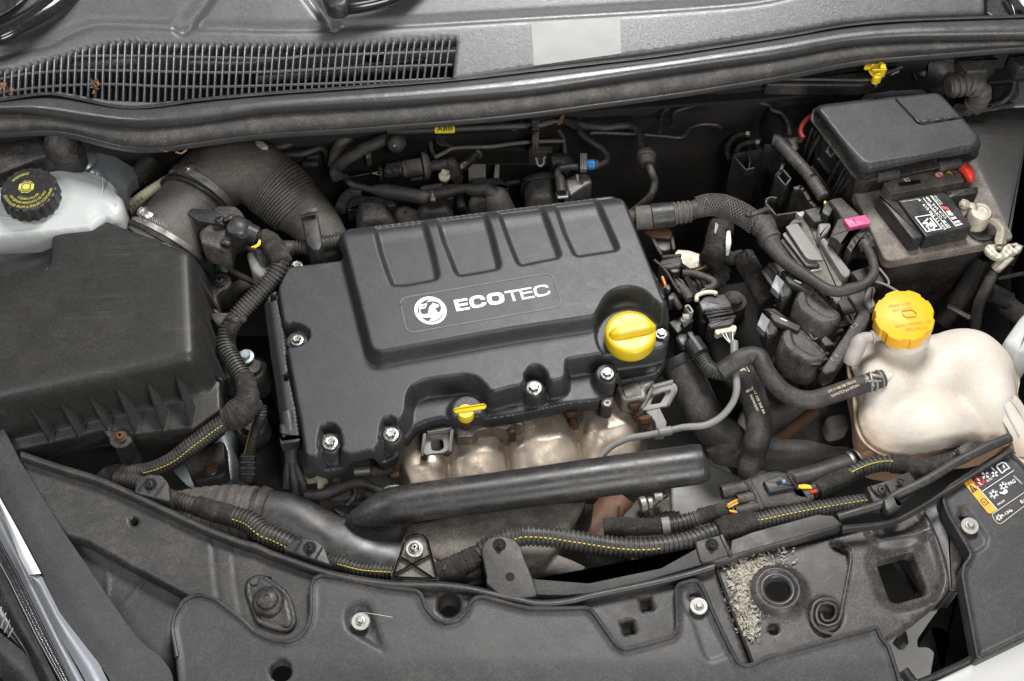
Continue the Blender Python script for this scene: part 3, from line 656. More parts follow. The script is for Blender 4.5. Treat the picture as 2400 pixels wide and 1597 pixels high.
# ================= bonnet seal =================
yt_ = lambda x: np.interp(x, lp[:, 0], lp[:, 1])+9
yct = np.array([[0, 266], [71, 264], [143, 280], [321, 303], [464, 292], [600, 268], [921, 250], [1240, 223], [1557, 175], [1840, 136], [1974, 108], [2100, 97], [2400, 92]])
yc = lambda x: np.interp(x, yct[:, 0], yct[:, 1])
xs = np.linspace(-100, 2500, 90)
smo = lambda f, x: sum(f(x+k)*w_ for k, w_ in ((-60, .15), (-30, .2), (0, .3), (30, .2), (60, .15)))
def rail(a, z): return [(x, a(x), z) for x in xs]
T_, C_, B_ = (lambda x: smo(yt_, x)), (lambda x: smo(yc, x)), (lambda x: smo(yb, x))
se = thing('bonnet_seal', 'long black rubber bonnet seal running across behind the engine, dusty on its lower lip', 'rubber seal', P(1200, 230, 0.09))
G().loft([rail(lambda x: T_(x)-5, 0.108), rail(lambda x: T_(x)-1, 0.124), rail(lambda x: T_(x)+(C_(x)-T_(x))*0.14, 0.1315), rail(lambda x: T_(x)+(C_(x)-T_(x))*0.34, 0.1322), rail(lambda x: T_(x)+(C_(x)-T_(x))*0.58, 0.1300), rail(lambda x: T_(x)+(C_(x)-T_(x))*0.82, 0.1240), rail(C_, 0.1165), rail(lambda x: C_(x)+2, 0.112)], n=260, m=5).obj('seal_roll', M['seal'], se, 70)
lo = G().loft([rail(lambda x: C_(x)-2, 0.113), rail(lambda x: C_(x)+4, 0.1145), rail(lambda x: C_(x)+(B_(x)-C_(x))*0.45, 0.112), rail(lambda x: B_(x)-15, 0.104), rail(lambda x: B_(x)-12, 0.098)], n=420, m=5)
lo.obj('seal_lip', M['sealw'], se, 70)
G().loft([rail(lambda x: B_(x)-14, 0.100), rail(lambda x: B_(x)-10, 0.099), rail(lambda x: B_(x)-1, 0.092), rail(B_, 0.088), rail(lambda x: B_(x)-12, 0.082), rail(lambda x: B_(x)-60, 0.082)], n=260, m=3).obj('seal_edge', M['seal'], se, 70)
# ================= wiper arms =================
wa = thing('windscreen_wiper', 'glossy black wiper arm crossing the top left corner above the cowl', 'wiper', P(60, 40, 0.17))
G().loft([[(-60, 122, 0.165), (10, 106, 0.165), (80, 75, 0.165), (140, 42, 0.165), (190, 2, 0.165), (230, -40, 0.165)], [(-60, 112, 0.18), (10, 96, 0.18), (75, 64, 0.18), (130, 30, 0.18), (175, -8, 0.18), (215, -50, 0.18)], [(-60, 85, 0.19), (0, 72, 0.19), (60, 44, 0.19), (105, 12, 0.19), (150, -30, 0.19), (190, -70, 0.19)], [(-60, 70, 0.182), (0, 57, 0.182), (50, 32, 0.182), (92, 2, 0.182), (135, -38, 0.182), (175, -80, 0.182)], [(-60, 66, 0.165), (0, 54, 0.165), (48, 28, 0.165), (88, -2, 0.165), (130, -42, 0.165), (170, -85, 0.165)]], n=50, m=4).obj('arm', M['gloss'], wa)
G().loft([[(-60, 55, 0.172), (0, 42, 0.172), (60, 5, 0.172), (100, -40, 0.172)], [(-60, 48, 0.18), (0, 34, 0.18), (50, 0, 0.18), (90, -45, 0.18)], [(-60, 10, 0.178), (0, 0, 0.178), (30, -20, 0.178), (60, -60, 0.178)]], n=40, m=4).obj('blade_cover', M['plast'], wa)
wb = thing('windscreen_wiper', 'glossy black wiper pivot end at the top edge, left of the silver sticker', 'wiper', P(790, 20, 0.165))
G().tube([(1000, -60, 0.178, 24), (940, -20, 0.178, 24), (880, 0, 0.178, 24), (820, 10, 0.178, 25), (785, 8, 0.178, 25), (772, -6, 0.176, 20), (770, -30, 0.17, 18)], n=20).obj('arm', M['gloss'], wb)
G().lathe(P(790, -2, 0.192), [(0.016, -0.02), (0.016, -0.004), (0.013, 0.0), (0.009, 0.001)], n=28).obj('pivot_cap', M['plast'], wb)
# ================= wiper linkage and cables under the grille =================
wl = thing('wiper_linkage', 'bluish metal wiper linkage seen through the cowl grille slots', 'wiper linkage', P(400, 150, 0.06))
hose('linkage_tube', [a for a in zA('250,440,0.098,12 450,420,0.098,14 700,410,0.098,15 900,390,0.098,13')], wl, 'teal')
hose('linkage_rod', [a for a in zA('560,350,0.100,9 800,335,0.100,10 1030,325,0.100,9')], wl, 'teal')
for i, (a, b, r) in enumerate(((1240, 345, 15), (1420, 320, 17), (1560, 330, 16), (1680, 340, 12))):
    q = zA(f'{a},{b}')[0]; G().lathe(P(q[0], q[1], 0.102), [(r*0.0003, -0.01), (r*0.00055, -0.008), (r*0.00055, 0), (r*0.0004, 0.004)], (0.2, -0.3, 1), 16).obj('linkage_joint', M['teal'], wl)
hose('linkage_bar', [(440, 146, 0.098, 8), (560, 148, 0.098, 7), (640, 140, 0.098, 8), (760, 122, 0.1, 9), (880, 117, 0.1, 11), (900, 117, 0.1, 11)], wl, 'teal')
G().prism(zB('700,290 840,285 840,350 780,370 700,340'), 0.098, 0.08, 0.001).obj('linkage_bracket', M['zinc'], wl)
conduit('cable_conduit', [(600, 187, 0.09, 12), (700, 180, 0.09, 13), (850, 170, 0.09, 13), (1000, 157, 0.09, 12)], wl, 'corr')
hose('drain_pipe', [(600, 170, 0.098, 6), (800, 158, 0.098, 6), (1000, 140, 0.098, 6)], wl, 'plast')
# dry leaves
for i, (x, y, s) in enumerate(((5, 200, 14), (28, 212, 9), (223, 190, 6), (222, 205, 7))):
    rr = np.random.default_rng(i); zz = ch_(x, y)+0.006; g = G()
    for k in range(7):
        c = P(x+rr.normal()*s*0.5, y+rr.normal()*s*0.5, zz); e = rr.normal(size=3)*0.0035; f_ = rr.normal(size=3)*0.0022
        g.add([c-e, c+f_, c+e, c-f_+np.array([0, 0, .001])], [(0, 1, 2, 3)])
    lab = ['curled brown leaf scrap at the left edge on the cowl grille', 'small brown leaf scrap beside the larger one on the grille', 'brown dry leaf scrap stuck on the middle of the left grille half', 'lower of two brown leaf scraps stuck in the grille'][i]
    g.obj('dry_leaf', M['leaf'], label=lab, cat='leaf')
for i, (l, m_) in enumerate((('360,345,0.095 375,350,0.096 392,356,0.095', 'leaf'), ('412,357,0.094 425,360,0.096 437,352,0.094', 'leaf'))):
    pts = [tuple(float(k) for k in t.split(',')) for t in l.split()]; g = G().tube([(*p, 1.8) for p in pts], n=5)
    g.obj('dry_twig', M['leaf'], label=['thin dry twig lying on the lower seal edge, left one', 'thin orange dry twig lying on the lower seal edge, right one'][i], cat='twig')
# ================= left wing panel and brake reservoir =================
wp = thing('wing_seal_panel', 'black plastic hinge cover at the left edge under the bonnet seal', 'trim panel', P(60, 360, 0.03))
plate('panel_skin', zA('-100,930 0,930 270,870 420,860 520,890 540,960 505,1020 440,1035 330,1010 200,1050 0,1130 -100,1160'), 0.065, 0.03, 'plast', wp, 0.004)
G().loft([[(x, y, z) for x, y, z in zA('-60,1125,0.06 0,1100,0.06 200,1030,0.06 330,1000,0.06')], [(x, y, z) for x, y, z in zA('-60,1160,0.05 0,1130,0.05 200,1058,0.05 335,1015,0.05')]], n=20).obj('foam_edge', M['rubberd'], wp)
G().tube(zA('395,900,0.075,36 400,960,0.07,38 405,1010,0.058,36'), n=22).obj('panel_boss', M['plastd'], wp)
it = thing('inner_wing', 'silver painted inner wing metal behind the brake reservoir on the left', 'body panel', P(200, 380, 0.0))
iw = XY(zA('40,1105 520,960 830,1010 900,1010 800,1140 775,1290 700,1500 300,1500'), 0.02)
icn = P(*zA('640,1120')[0], 0.02)[:2]
sheet(iw, lambda q: 0.024-0.9*np.minimum(0.12, np.maximum(0, q[:, 0]-icn[0]))-1.2*np.maximum(0, (icn[1]-q[:, 1])-0.0)*0.6, 0.006, depth=0.02).obj('metal_skin', M['body'], it)
g = G(); g.lathe(P(*zA('560,1060')[0], 0.02), [(0.02, 0.0), (0.013, 0.008), (0.003, 0.011)], n=24); g.obj('pressed_dome', M['body'], it)
br = thing('brake_fluid_reservoir', 'milky white brake fluid reservoir at the left edge behind the airbox', 'reservoir', P(100, 450, -0.03))
bo = zA('-120,1180 0,1155 180,1112 330,1098 480,1090 530,1100 690,1155 740,1190 765,1225 770,1258 800,1290 805,1345 790,1400 760,1432 720,1442 690,1430')+zA('600,1500 0,1560 -120,1570')
boX = XY(bo, 0.028, 0.004)
boC = XY(zA('-120,1300 100,1290 500,1290 700,1300'), 0.028)
def zres(q): 
    d = -sdf(q, boX); return 0.030+0.006*sm(d/0.03)-0.004*sm(1-np.abs(d-0.008)/0.003)*0.5
sheet(boX, zres, 0.003, depth=0.05, round_=0.009).obj('tank_body', M['white'], br, 60)
G().loft([[(x, y, 0.012) for x, y in zA('-100,1535 0,1520 250,1490 400,1455 650,1420 760,1425 800,1400')], [(x, y, 0.008) for x, y in zA('-100,1560 0,1548 250,1510 400,1475 650,1445 780,1450 812,1395')]], n=40).obj('seam_flange', M['cream'], br)
for sg in ('672,1165,0.036,2.2 675,1230,0.036,2.2 672,1290,0.034,2 760,1350,0.03,2', '-40,1420,0.036,2 200,1440,0.036,2 400,1400,0.035,2'):
    hose('tank_ridge', zA(sg), br, 'white', 8)
c = P(*zA('185,1240')[0], 0.062); s = mpp(c); g = G(); Rr = 66*s; R = []
for h, k in ((-0.024, 0.93), (-0.022, 1.0), (-0.006, 0.985), (-0.001, 0.955), (0.0, 0.92)):
    R.append([c+np.array([Rr*k*(1+0.03*(1 if (i % 6) < 3 else -0.6)*(k > 0.94))*math.cos(t), Rr*k*(1+0.03*(1 if (i % 6) < 3 else -0.6)*(k > 0.94))*math.sin(t), h]) for i, t in enumerate(np.linspace(0, 2*math.pi, 120, endpoint=False))])
cap = g.rings(R).obj('filler_cap', M['plast'], br, 35)
def arc_text(name, s_, c, r, a0, a1, hgt, z, m, parent):
    v, f = text_mesh(s_, 1.0, 0.0); x0, x1 = v[:, 0].min(), v[:, 0].max(); out = []
    for a, b, _ in v:
        t = a0+(a1-a0)*(a-x0)/(x1-x0); rr = r+(b/0.73*hgt)*(1 if a1 < a0 else -1); out.append([c[0]+rr*math.cos(t), c[1]+rr*math.sin(t), z])
    g = G(); g.keep = True; g.add(out, f); return g.obj(name, M[m], parent)
cz = c[2]+0.0004; D = math.radians
arc_text('cap_lettering', 'WARNING!', c, 0.0235, D(152), D(98), 0.0042, cz, 'yprint', cap if False else br)
arc_text('cap_lettering', 'DOT4 FLUID FROM A SEALED CONTAINER', c, 0.0318, D(202), D(362), 0.0040, cz, 'yprint', br)
arc_text('cap_lettering', 'CAP BEFORE REMOVING USE ONLY', c, 0.0250, D(208), D(352), 0.0038, cz, 'yprint', br)
arc_text('cap_lettering', 'CLEAN FILLER', c, 0.0185, D(232), D(332), 0.0038, cz, 'yprint', br)
g = G(); o8 = [[c[0]-0.003+0.0105*math.cos(t), c[1]+0.003+0.0105*math.sin(t)] for t in np.linspace(0.39, 0.39+2*math.pi, 8, endpoint=False)]
g.rings([[(a, b, cz-0.0002) for a, b in o8], [(a, b, cz) for a, b in o8]]).obj('cap_symbol', M['yprint'], br)
for r_, a0, a1 in ((0.0058, 0, 6.283), (0.0085, 0.5, 2.6), (0.0085, 3.6, 5.8)):
    q = [(c[0]-0.003+r_*math.cos(t), c[1]+0.003+r_*math.sin(t), cz+0.0003) for t in np.linspace(a0, a1, 30)]; G().sweep(q, np.full(30, 0.0006), 5).obj('cap_symbol_line', M['bprint'], br)
# wide ribbed pipes between reservoir and tube
hp = thing('ribbed_coolant_pipe', 'pale ribbed plastic pipe printed 15:94 between the reservoir and the intake tube', 'pipe', P(320, 470, -0.04))
conduit('pipe', zA('1130,1170,-0.02,14 1000,1250,-0.03,14 880,1340,-0.04,15 820,1410,-0.05,16'), hp, 'cream', 0.005, 0.08)
strip_tube_text('pipe_print', '3 15:94', zA('835,1400,-0.03 900,1350,-0.02 945,1310,-0.015'), 11, 1, 'bprint', hp)
conduit('lower_pipe', zA('1160,1220,-0.05,12 1020,1300,-0.06,13 900,1400,-0.07,14 860,1460,-0.08,14'), hp, 'cream', 0.005, 0.08)
hose('black_hose', zA('1000,1020,-0.0,20 960,1080,-0.01,22 880,1180,-0.03,22 800,1240,-0.03,22 760,1290,-0.04,20'), hp, 'rubber')
# ================= airbox =================
ab = thing('airbox', 'large black plastic air filter box with ribbed sides filling the left of the bay', 'airbox', P(220, 750, -0.15))
ZA = 0.022
at = [(129, 505), (214, 489), (232, 496), (240, 514), (300, 536), (441, 587), (452, 820), (443, 832), (339, 857), (0, 932), (-70, 947), (-70, 678), (0, 662), (96, 637), (114, 625), (121, 604), (126, 520)]
atX = XY(at, ZA, 0.007)
ao = zE('1250,250 1400,240 1412,420 1440,650 1470,800 1488,1050 1445,1140 1450,1290 1385,1330 1262,1408 880,1455 670,1430 320,1515 100,1562 -200,1600')
aoX = np.vstack([XY(ao, -0.05), XY([(-75, 640)], -0.0), XY(zE('-150,235 0,215 155,172 350,22'), 0.0), XY([(129, 497), (214, 483), (240, 494)], 0.012)])
lX = XY(zE('-180,250 0,222 155,180 345,40 335,290 280,370 0,445 -180,480'), 0.0)
fr_ = XY(at[3:6], ZA)
def zair(q):
    d = sdf(q, atX); z = ZA+np.interp(d, [-0.02, -0.010, -0.004, 0, 0.003, 0.005, 0.015, 0.018, 0.05], [0.0, -0.0004, -0.0015, -0.0035, -0.008, -0.015, -0.062, -0.0695, -0.072])
    dl = sdf(q, lX); k = (dl < 0.004)&(d > -0.001); zl = -0.006-0.03*sm((-dl)/0.02)*0.2
    z = np.where(k, np.maximum(z, np.minimum(zl, ZA-0.01)), z)
    return z
sheet(aoX, zair, 0.0024, depth=0.03, round_=0.002, smooth=1).obj('lid', M['airbox'], ab, 55)
for a, b in (((180, 1245), (322, 1500)), ((370, 1200), (518, 1480)), ((560, 1160), (700, 1425)), ((750, 1110), (885, 1450)), ((950, 1060), (1068, 1428)), ((1140, 1010), (1252, 1395))):
    p, q = zE(f'{a[0]},{a[1]}')[0], zE(f'{b[0]},{b[1]}')[0]; fin((*p, 0.002), (*q, -0.042), (0.002, 0.026), 0.0028, ab, m='airbox')
for a, b in (((1262, 330), (1440, 640)), ((1275, 480), (1470, 940)), ((1290, 640), (1482, 1095)), ((1300, 800), (1405, 1090))):
    p, q = zE(f'{a[0]},{a[1]}')[0], zE(f'{b[0]},{b[1]}')[0]; fin((*p, 0.004), (*q, -0.042), (-0.03, 0.014), 0.003, ab, m='airbox')
for (x, y), (bx_, by_) in (((1442, 437), (1455, 580)), ((1495, 1000), (1500, 1110)), ((788, 1460), (815, 1590))):
    p, b = zE(f'{x},{y}')[0], zE(f'{bx_},{by_}')[0]; g = G(); cc = P(*p, -0.045); g.lathe(cc-np.array([0, 0, 0.07]), [(0.0135, 0), (0.0125, 0.055), (0.0145, 0.057), (0.0145, 0.064), (0.012, 0.066)], n=24)
    bs = g.obj('screw_boss', M['plastd'], ab)
    bolt(p, -0.042, 15, bs, 'button', 'plast' if x != 788 else 'rust', None, name='screw')
G().prism(zE('1405,470 1450,440 1470,500 1440,520 1412,560'), -0.048, -0.07, 0.001).obj('boss_web', M['plastd'], ab)
G().prism(zE('670,1425 850,1395 870,1500 760,1520'), -0.05, -0.08, 0.002).obj('boss_web', M['plastd'], ab)
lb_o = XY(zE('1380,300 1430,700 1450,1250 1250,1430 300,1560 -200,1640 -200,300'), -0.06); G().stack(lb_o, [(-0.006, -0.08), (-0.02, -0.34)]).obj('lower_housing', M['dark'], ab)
# ================= intake tube, elbow hose, clamps =================
tb = thing('air_meter_tube', 'grey plastic air meter tube leading from the airbox to the big black elbow hose', 'intake tube', P(420, 520, -0.07))
tube_pts = [(372, 588, -0.040, 90), (385, 571, -0.036, 88), (400, 548, -0.03, 84), (430, 505, -0.022, 80), (462, 462, -0.016, 79)]
G().tube(tube_pts, n=48, res=6).obj('tube', M['tubep'], tb)
def band(a, b, ra, rb, name, m, parent, grow=2.5, n=48):
    g = G(); A, B = P(*a), P(*b); s = mpp(A); L = np.linalg.norm(B-A); e = 0.001
    return g.lathe(A, [((ra)*s, 0), ((ra+grow)*s, e), ((rb+grow)*s, L-e), (rb*s, L)], B-A, n, ref=(0.2, 0.3, 1)).obj(name, M[m], parent, 40)
band((380, 578, -0.038), (388, 566, -0.0355), 89, 88, 'tube_rim', 'plast', tb, 6)
band((455, 472, -0.017), (458, 467, -0.0165), 80, 80, 'tube_rim', 'plast', tb, 9)
band((461, 463, -0.016), (464, 458, -0.0155), 80, 80, 'tube_rim', 'plast', tb, 6)
eh = thing('intake_elbow_hose', 'large dusty black elbow hose with fine ribs behind the airbox', 'hose', P(600, 430, -0.1))
el = [(448, 482, -0.018, 79), (468, 452, -0.015, 80), (492, 424, -0.012, 82), (530, 404, -0.010, 82), (572, 400, -0.012, 79), (612, 416, -0.018, 78), (648, 444, -0.025, 76)]
G().tube(el, n=48, res=8).obj('elbow', M['rubberd'], eh)
conduit('ribbed_section', [(630, 430, -0.021, 78), (655, 450, -0.027, 78), (678, 474, -0.034, 75), (698, 498, -0.041, 68)], eh, 'rubberd', 0.0043, 0.045, n=48)
G().tube([(680, 474, -0.034, 72), (722, 508, -0.045, 62), (758, 556, -0.055, 55), (780, 618, -0.065, 51)], n=40, res=8).obj('tail', M['rubberd'], eh)
band((764, 572, -0.058), (769, 586, -0.060), 55, 54, 'tail_rim', 'plastd', eh, 3)
def hose_clamp(a, b, r, lab, scr, thr, grp=None):
    t = thing('hose_clamp', lab, 'hose clamp', P(*a), grp)
    band(a, b, r, r, 'clamp_band', 'clampm', t, 3.5)
    sA, sB = [P(*q) for q in scr]; d = frame(sB-sA); g = G(); g.box((sA+sB)/2, d, (np.linalg.norm(sB-sA), 0.011, 0.010), 0.002); g.obj('screw_housing', M['clampm'], t)
    hx = G(); ax = d[1]*0+(sA-sB); ax = ax/np.linalg.norm(ax)
    cen = sA; u = d[1]; v = d[2]; hx.lathe(cen, [(0.0085, 0), (0.0085, 0.002)], ax, 20)
    hx.rings([[cen+ax*h+k*(math.cos(q)*u+math.sin(q)*v) for q in np.linspace(0, 2*math.pi, 6, endpoint=False)] for h, k in ((0.002, 0.0068), (0.0065, 0.0068), (0.0075, 0.0055))]); hx.obj('clamp_screw', M['clampm'], t)
    th = [P(*q) for q in thr]
    for k in range(9):
        c = th[0]+(th[1]-th[0])*k/8; dd = frame(th[1]-th[0]+np.array([0, 0, 0.0])); G().box(c, frame(dd[0]*0.94+dd[1]*0.34), (0.0013, 0.008, 0.002), 0.0004).obj('thread_tooth', M['washer'], t)
    return t
hose_clamp((468, 455, -0.015), (479, 440, -0.013), 83, 'upper metal hose clamp on the big elbow hose, with dirty screw thread', [zA('1255,1118,0.030')[0], zA('1300,1150,0.028')[0]], [zA('1295,1160,0.033')[0], zA('1420,1235,0.030')[0]])
hose_clamp((386, 570, -0.0355), (394, 557, -0.033), 90, 'lower bright metal hose clamp where the tube meets the airbox', [zA('945,1400,0.022')[0], zA('1000,1430,0.022')[0]], [zA('1000,1440,0.026')[0], zA('1095,1480,0.022')[0]])
G().prism(zA('1155,1105 1200,1090 1250,1110 1240,1160 1200,1165 1160,1140'), 0.03, 0.0, 0.003).obj('hose_lug', M['rubberd'], eh)
# sensor
ms = thing('air_mass_sensor', 'black air mass sensor with plugged connector on the intake tube', 'sensor', P(530, 520, 0.0))
plate('sensor_body', zA('1380,1390 1420,1345 1540,1345 1600,1400 1605,1480')+zE('1520,110 1500,230 1470,250 1390,215 1320,200 1300,120 1380,60'), 0.012, -0.03, 'plastd', ms, 0.004, 0.006)
plate('sensor_flange', zA('1225,1400 1250,1365 1400,1375 1470,1410 1440,1475 1300,1450'), 0.016, -0.02, 'plast', ms, 0.002)
bolt(zA('1440,1440')[0], 0.024, 13, ms, 'button', 'plast', None, name='screw')
rod(g := G(), (*zE('1500,70')[0], 0.022), (*zE('1640,140')[0], 0.012), 52, 46, 0.006); g.obj('connector_body', M['plast'], ms)
cyl(g := G(), (*zE('1600,115')[0], 0.014), (*zE('1690,150')[0], 0.008), 24, 22); g.obj('connector_collar', M['plast'], ms)
cyl(g := G(), (*zE('1680,145')[0], 0.009), (*zE('1715,158')[0], 0.007), 14); g.obj('connector_collar', M['dark'], ms)
for q in ('1450,190 1510,215', '1470,60 1540,30', '1540,130 1600,150'):
    a, b = zE(q); rod(g := G(), (*a, 0.022), (*b, 0.02), 12, 22, 0.001); g.obj('connector_latch', M['plast'], ms)
for i, (pp, m_) in enumerate((('1685,130 1720,125 1765,150', 'gwire'), ('1685,140 1720,145 1770,165', 'gwire'), ('1680,155 1720,160 1765,150', 'pwire'), ('1705,170 1690,205 1650,225', 'ystripe'), ('1710,175 1700,210 1668,228', 'ystripe'), ('1690,150 1725,170 1775,175', 'wwire'))):
    wire('wire', [(*p, 0.01) for p in zE(pp)], m_, ms, 1.8)
# ================= long left harness =================
lh = thing('left_wiring_harness', 'ribbed black wiring conduit winding down between airbox and engine cover', 'wiring harness', P(560, 800, -0.05))
tapetube('tape_wrap', zF('40,150,0.0,19 90,190,0.002,25 140,260,0.002,26 175,330,0.0,24'), lh)
conduit('conduit', [(658, 600, 0.000, 22), (652, 632, -0.004, 22), (625, 668, -0.012, 22), (590, 705, -0.02, 22), (558, 740, -0.028, 22), (535, 775, -0.034, 23), (530, 815, -0.038, 23), (548, 850, -0.04, 23), (570, 885, -0.042, 22)], lh, stripe=((0.3, 0.75), -0.3))
tapetube('tape_wrap', [(571, 880, -0.042, 23), (580, 915, -0.044, 25), (578, 945, -0.046, 32), (555, 972, -0.05, 36), (525, 985, -0.055, 26)], lh)
tapetube('tape_wrap', [(560, 962, -0.046, 26), (590, 955, -0.048, 22), (612, 950, -0.052, 15)], lh)
conduit('conduit', [(535, 985, -0.052, 22), (500, 1008, -0.058, 21), (450, 1045, -0.068, 22), (405, 1080, -0.078, 21), (360, 1100, -0.086, 20), (320, 1108, -0.092, 20), (280, 1112, -0.1, 20)], lh, stripe=((0.05, 0.75), 2.25))
tapetube('tape_wrap', [(300, 1108, -0.094, 22), (262, 1112, -0.1, 22), (245, 1125, -0.11, 22)], lh)
conduit('branch_conduit', [(612, 950, -0.052, 14), (612, 975, -0.06, 13), (598, 1010, -0.08, 12), (588, 1050, -0.1, 12), (583, 1070, -0.11, 12)], lh, pitch=0.0032, stripe=((0.3, 1), 0.6))
rod(g := G(), (582, 1062, -0.108), (576, 1128, -0.14), 36, 30, 0.004); g.obj('branch_connector', M['plast'], lh)
for k in range(4):
    y = 1070+k*14; rod(g := G(), (562+2, y, -0.094), (600-2, y, -0.094), 5, 6); g.obj('connector_rib', M['plast'], lh)
tapetube('tape_wrap', zF('60,180,-0.02,20 100,230,-0.02,22 200,235,-0.02,20 250,225,-0.02,18'), lh, 'vtape')
# clip holding the conduit to the airbox
plate('harness_clip', zE('1380,660 1440,650 1530,655 1560,690 1480,715 1470,760 1440,745 1410,720'), -0.03, -0.06, 'plastd', lh, 0.002)
hose('clip_band', zE('1500,690,-0.012,8 1545,700,-0.002,8 1600,700,-0.012,8'), lh, 'plastd')
# corrugated tube with clip toward the cover
c2 = thing('branch_harness', 'short ribbed conduit entering the engine cover, held by a tall black clip', 'wiring harness', P(720, 560, -0.05))
conduit('conduit', zF('235,228,-0.02,18 330,225,-0.02,18'), c2); conduit('conduit', zF('430,205,-0.02,20 520,190,-0.02,20 600,180,-0.02,20'), c2)
tapetube('tape_wrap', zF('320,230,-0.02,20 430,210,-0.02,21'), c2, 'vtape')
plate('clip_tower', zF('288,0 400,-12 410,60 435,200 420,240 380,245 330,200 310,80'), 0.02, -0.05, 'plast', c2, 0.002)
rod(g := G(), (*zF('292,0')[0], 0.03), (*zF('402,-22')[0], 0.03), 12, 10); g.obj('clip_head', M['plastd'], c2)
for q in ('350,240 372,330', '430,225 455,325'):
    a, b = zF(q); rod(g := G(), (*a, 0.0), (*b, -0.03), 5, 16); g.obj('clip_leg', M['plast'], c2)
# vertical hose behind the harness and small parts
vh = thing('vertical_breather', 'short black breather hose with grey elbow left of the engine cover', 'hose', P(635, 620, -0.08))
hose('hose_body', zF('30,250,-0.02,20 50,330,-0.025,22 70,400,-0.03,24 80,470,-0.05,24'), vh, 'plastd')
plate('grey_elbow', zF('-70,250 0,235 60,270 105,330 100,400 40,430 -30,380'), -0.015, -0.05, 'greyc', vh, 0.006, 0.008)
hose('thin_hose', zE('1700,260,-0.04,8 1600,235,-0.05,8 1520,270,-0.06,8 1500,340,-0.07,8 1560,400,-0.08,8 1690,465,-0.08,8'), vh, 'rubber')
cyl(g := G(), (*zE('1425,330')[0], -0.09), (*zE('1490,345')[0], -0.08), 16); g.obj('metal_union', M['teal'], vh)
hose('lower_hose', zE('1500,520,-0.11,16 1560,490,-0.11,16 1640,450,-0.11,16'), vh, 'rubberd')
# engine mount and strut bits
mt = thing('engine_mount', 'dark round engine mount with bolt between airbox and engine', 'engine mount', P(590, 860, -0.2))
for (x, y, z, r) in ((592, 858, -0.07, 34), (590, 990, -0.12, 40)):
    c = P(x, y, z); s = mpp(c); G().lathe(c-np.array([0, 0, 0.06]), [(r*s*0.8, 0), (r*s, 0.01), (r*s, 0.05), (r*s*0.92, 0.055), (r*s*0.9, 0.05), (r*s*0.6, 0.052), (r*s*0.55, 0.06)], n=32).obj('mount_bush', M['plastd'], mt)
bolt((575, 833), -0.06, 20, mt, 'hex', 'teal', 'zinc', name='mount_bolt')
G().prism([(560, 900), (620, 880), (650, 960), (660, 1130), (590, 1140), (565, 1020)], -0.15, -0.2, 0.006, 0, 0.01).obj('mount_arm', M['dark'], mt)
sr = thing('strut_rail', 'silver blue painted chassis rail with a rusty bolt and black bracket below the left harness', 'chassis rail', P(480, 1090, -0.2))
G().loft([[(352, 1040, -0.16), (430, 1130, -0.16), (460, 1150, -0.16)], [(420, 990, -0.15), (470, 1080, -0.15), (540, 1142, -0.15)], [(520, 980, -0.15), (545, 1060, -0.15), (560, 1142, -0.16)], [(570, 980, -0.2), (575, 1060, -0.2), (580, 1142, -0.2)]], n=30, m=5).obj('rail_skin', M['body'], sr)
plate('black_bracket', zI('1200,100 1260,60 1450,-10 1475,0 1490,200 1440,235 1280,262 1255,240'), -0.125, -0.15, 'plast', sr, 0.003)
bolt(zI('1378,155')[0], -0.115, 16, sr, 'torx', 'rust', None); 
G().lathe(P(*zI('1378,165')[0], -0.124), [(0.012, -0.006), (0.012, 0), (0.009, 0.002)], n=24).obj('flange_washer', M['steel'], sr)
zP, zQ, zR, zS, zT, zU, zW, zX = zone(760, 300, 6.03), zone(1080, 260, 5.6), zone(1680, 240, 5.6), zone(1760, 480, 5.6), zone(2040, 380, 6.03), zone(1500, 480, 3.733), zone(1740, 640, 6.03), zone(2160, 1060, 7.84)
def tz(pts, z, r=None): return [(p[0], p[1], p[2] if len(p) > 2 else z, *( [p[3]] if len(p) > 3 else ([r] if r else []))) for p in pts]
# ================= intake manifold =================
im = thing('intake_manifold', 'dusty dark intake manifold runners with humped tops behind the engine cover', 'intake manifold', P(1080, 470, -0.15))
def hump(top, body, zt=-0.045):
    plate('runner_flange', top, zt+0.004, zt-0.02, 'plast', im, 0.003, 0.01)
    q = XY(body, zt, 0.012); sheet(q, lambda v: zt+0.012*sm(-sdf(v, q)/0.012), 0.003, depth=0.09, round_=0.01).obj('runner', M['plastd'], im, 60)
hump(zP('320,1190 330,1080 380,1000 500,950 850,965 950,985 1030,1060 1010,1100 440,1120'), zP('430,1100 560,1040 860,1035 935,1080 1040,1400 480,1460 440,1300'))
hump(zP('1310,1020 1340,900 1400,860 1700,830 1840,900 1850,1000'), zP('1330,1000 1500,960 1790,960 1850,1200 1860,1330 1360,1330 1290,1180'), -0.05)
hump(zQ('60,990 90,930 200,885 500,870 580,910 640,990 630,1040 560,990 150,1010'), zQ('150,1000 250,960 500,965 570,1020 640,1190 650,1300 80,1300 60,1150'))
hump(zQ('780,980 800,900 870,840 1000,800 1230,780 1250,870 900,900'), zQ('850,930 940,890 1230,865 1270,940 1280,1250 860,1280 830,1100'))
rod(g := G(), (*zQ('600,955')[0], -0.04), (*zQ('780,930')[0], -0.04), 9, 10); g.obj('runner_web', M['plast'], im)
rod(g := G(), (*zP('1000,1030')[0], -0.05), (*zP('1300,1010')[0], -0.05), 7, 10); g.obj('runner_web', M['plast'], im)
for a in ('1110,1230', '1200,1260'): G().lathe(P(*zP(a)[0], -0.06), [(0.02, -0.03), (0.016, 0.0), (0.006, 0.008)], n=20).obj('runner_boss', M['rubberd'], im)
G().prism(zP('1350,850 1380,815 1640,770 1680,800 1640,830 1400,860'), -0.025, -0.05, 0.002, 0, 0.002).obj('valve_plate', M['rubberd'], im)
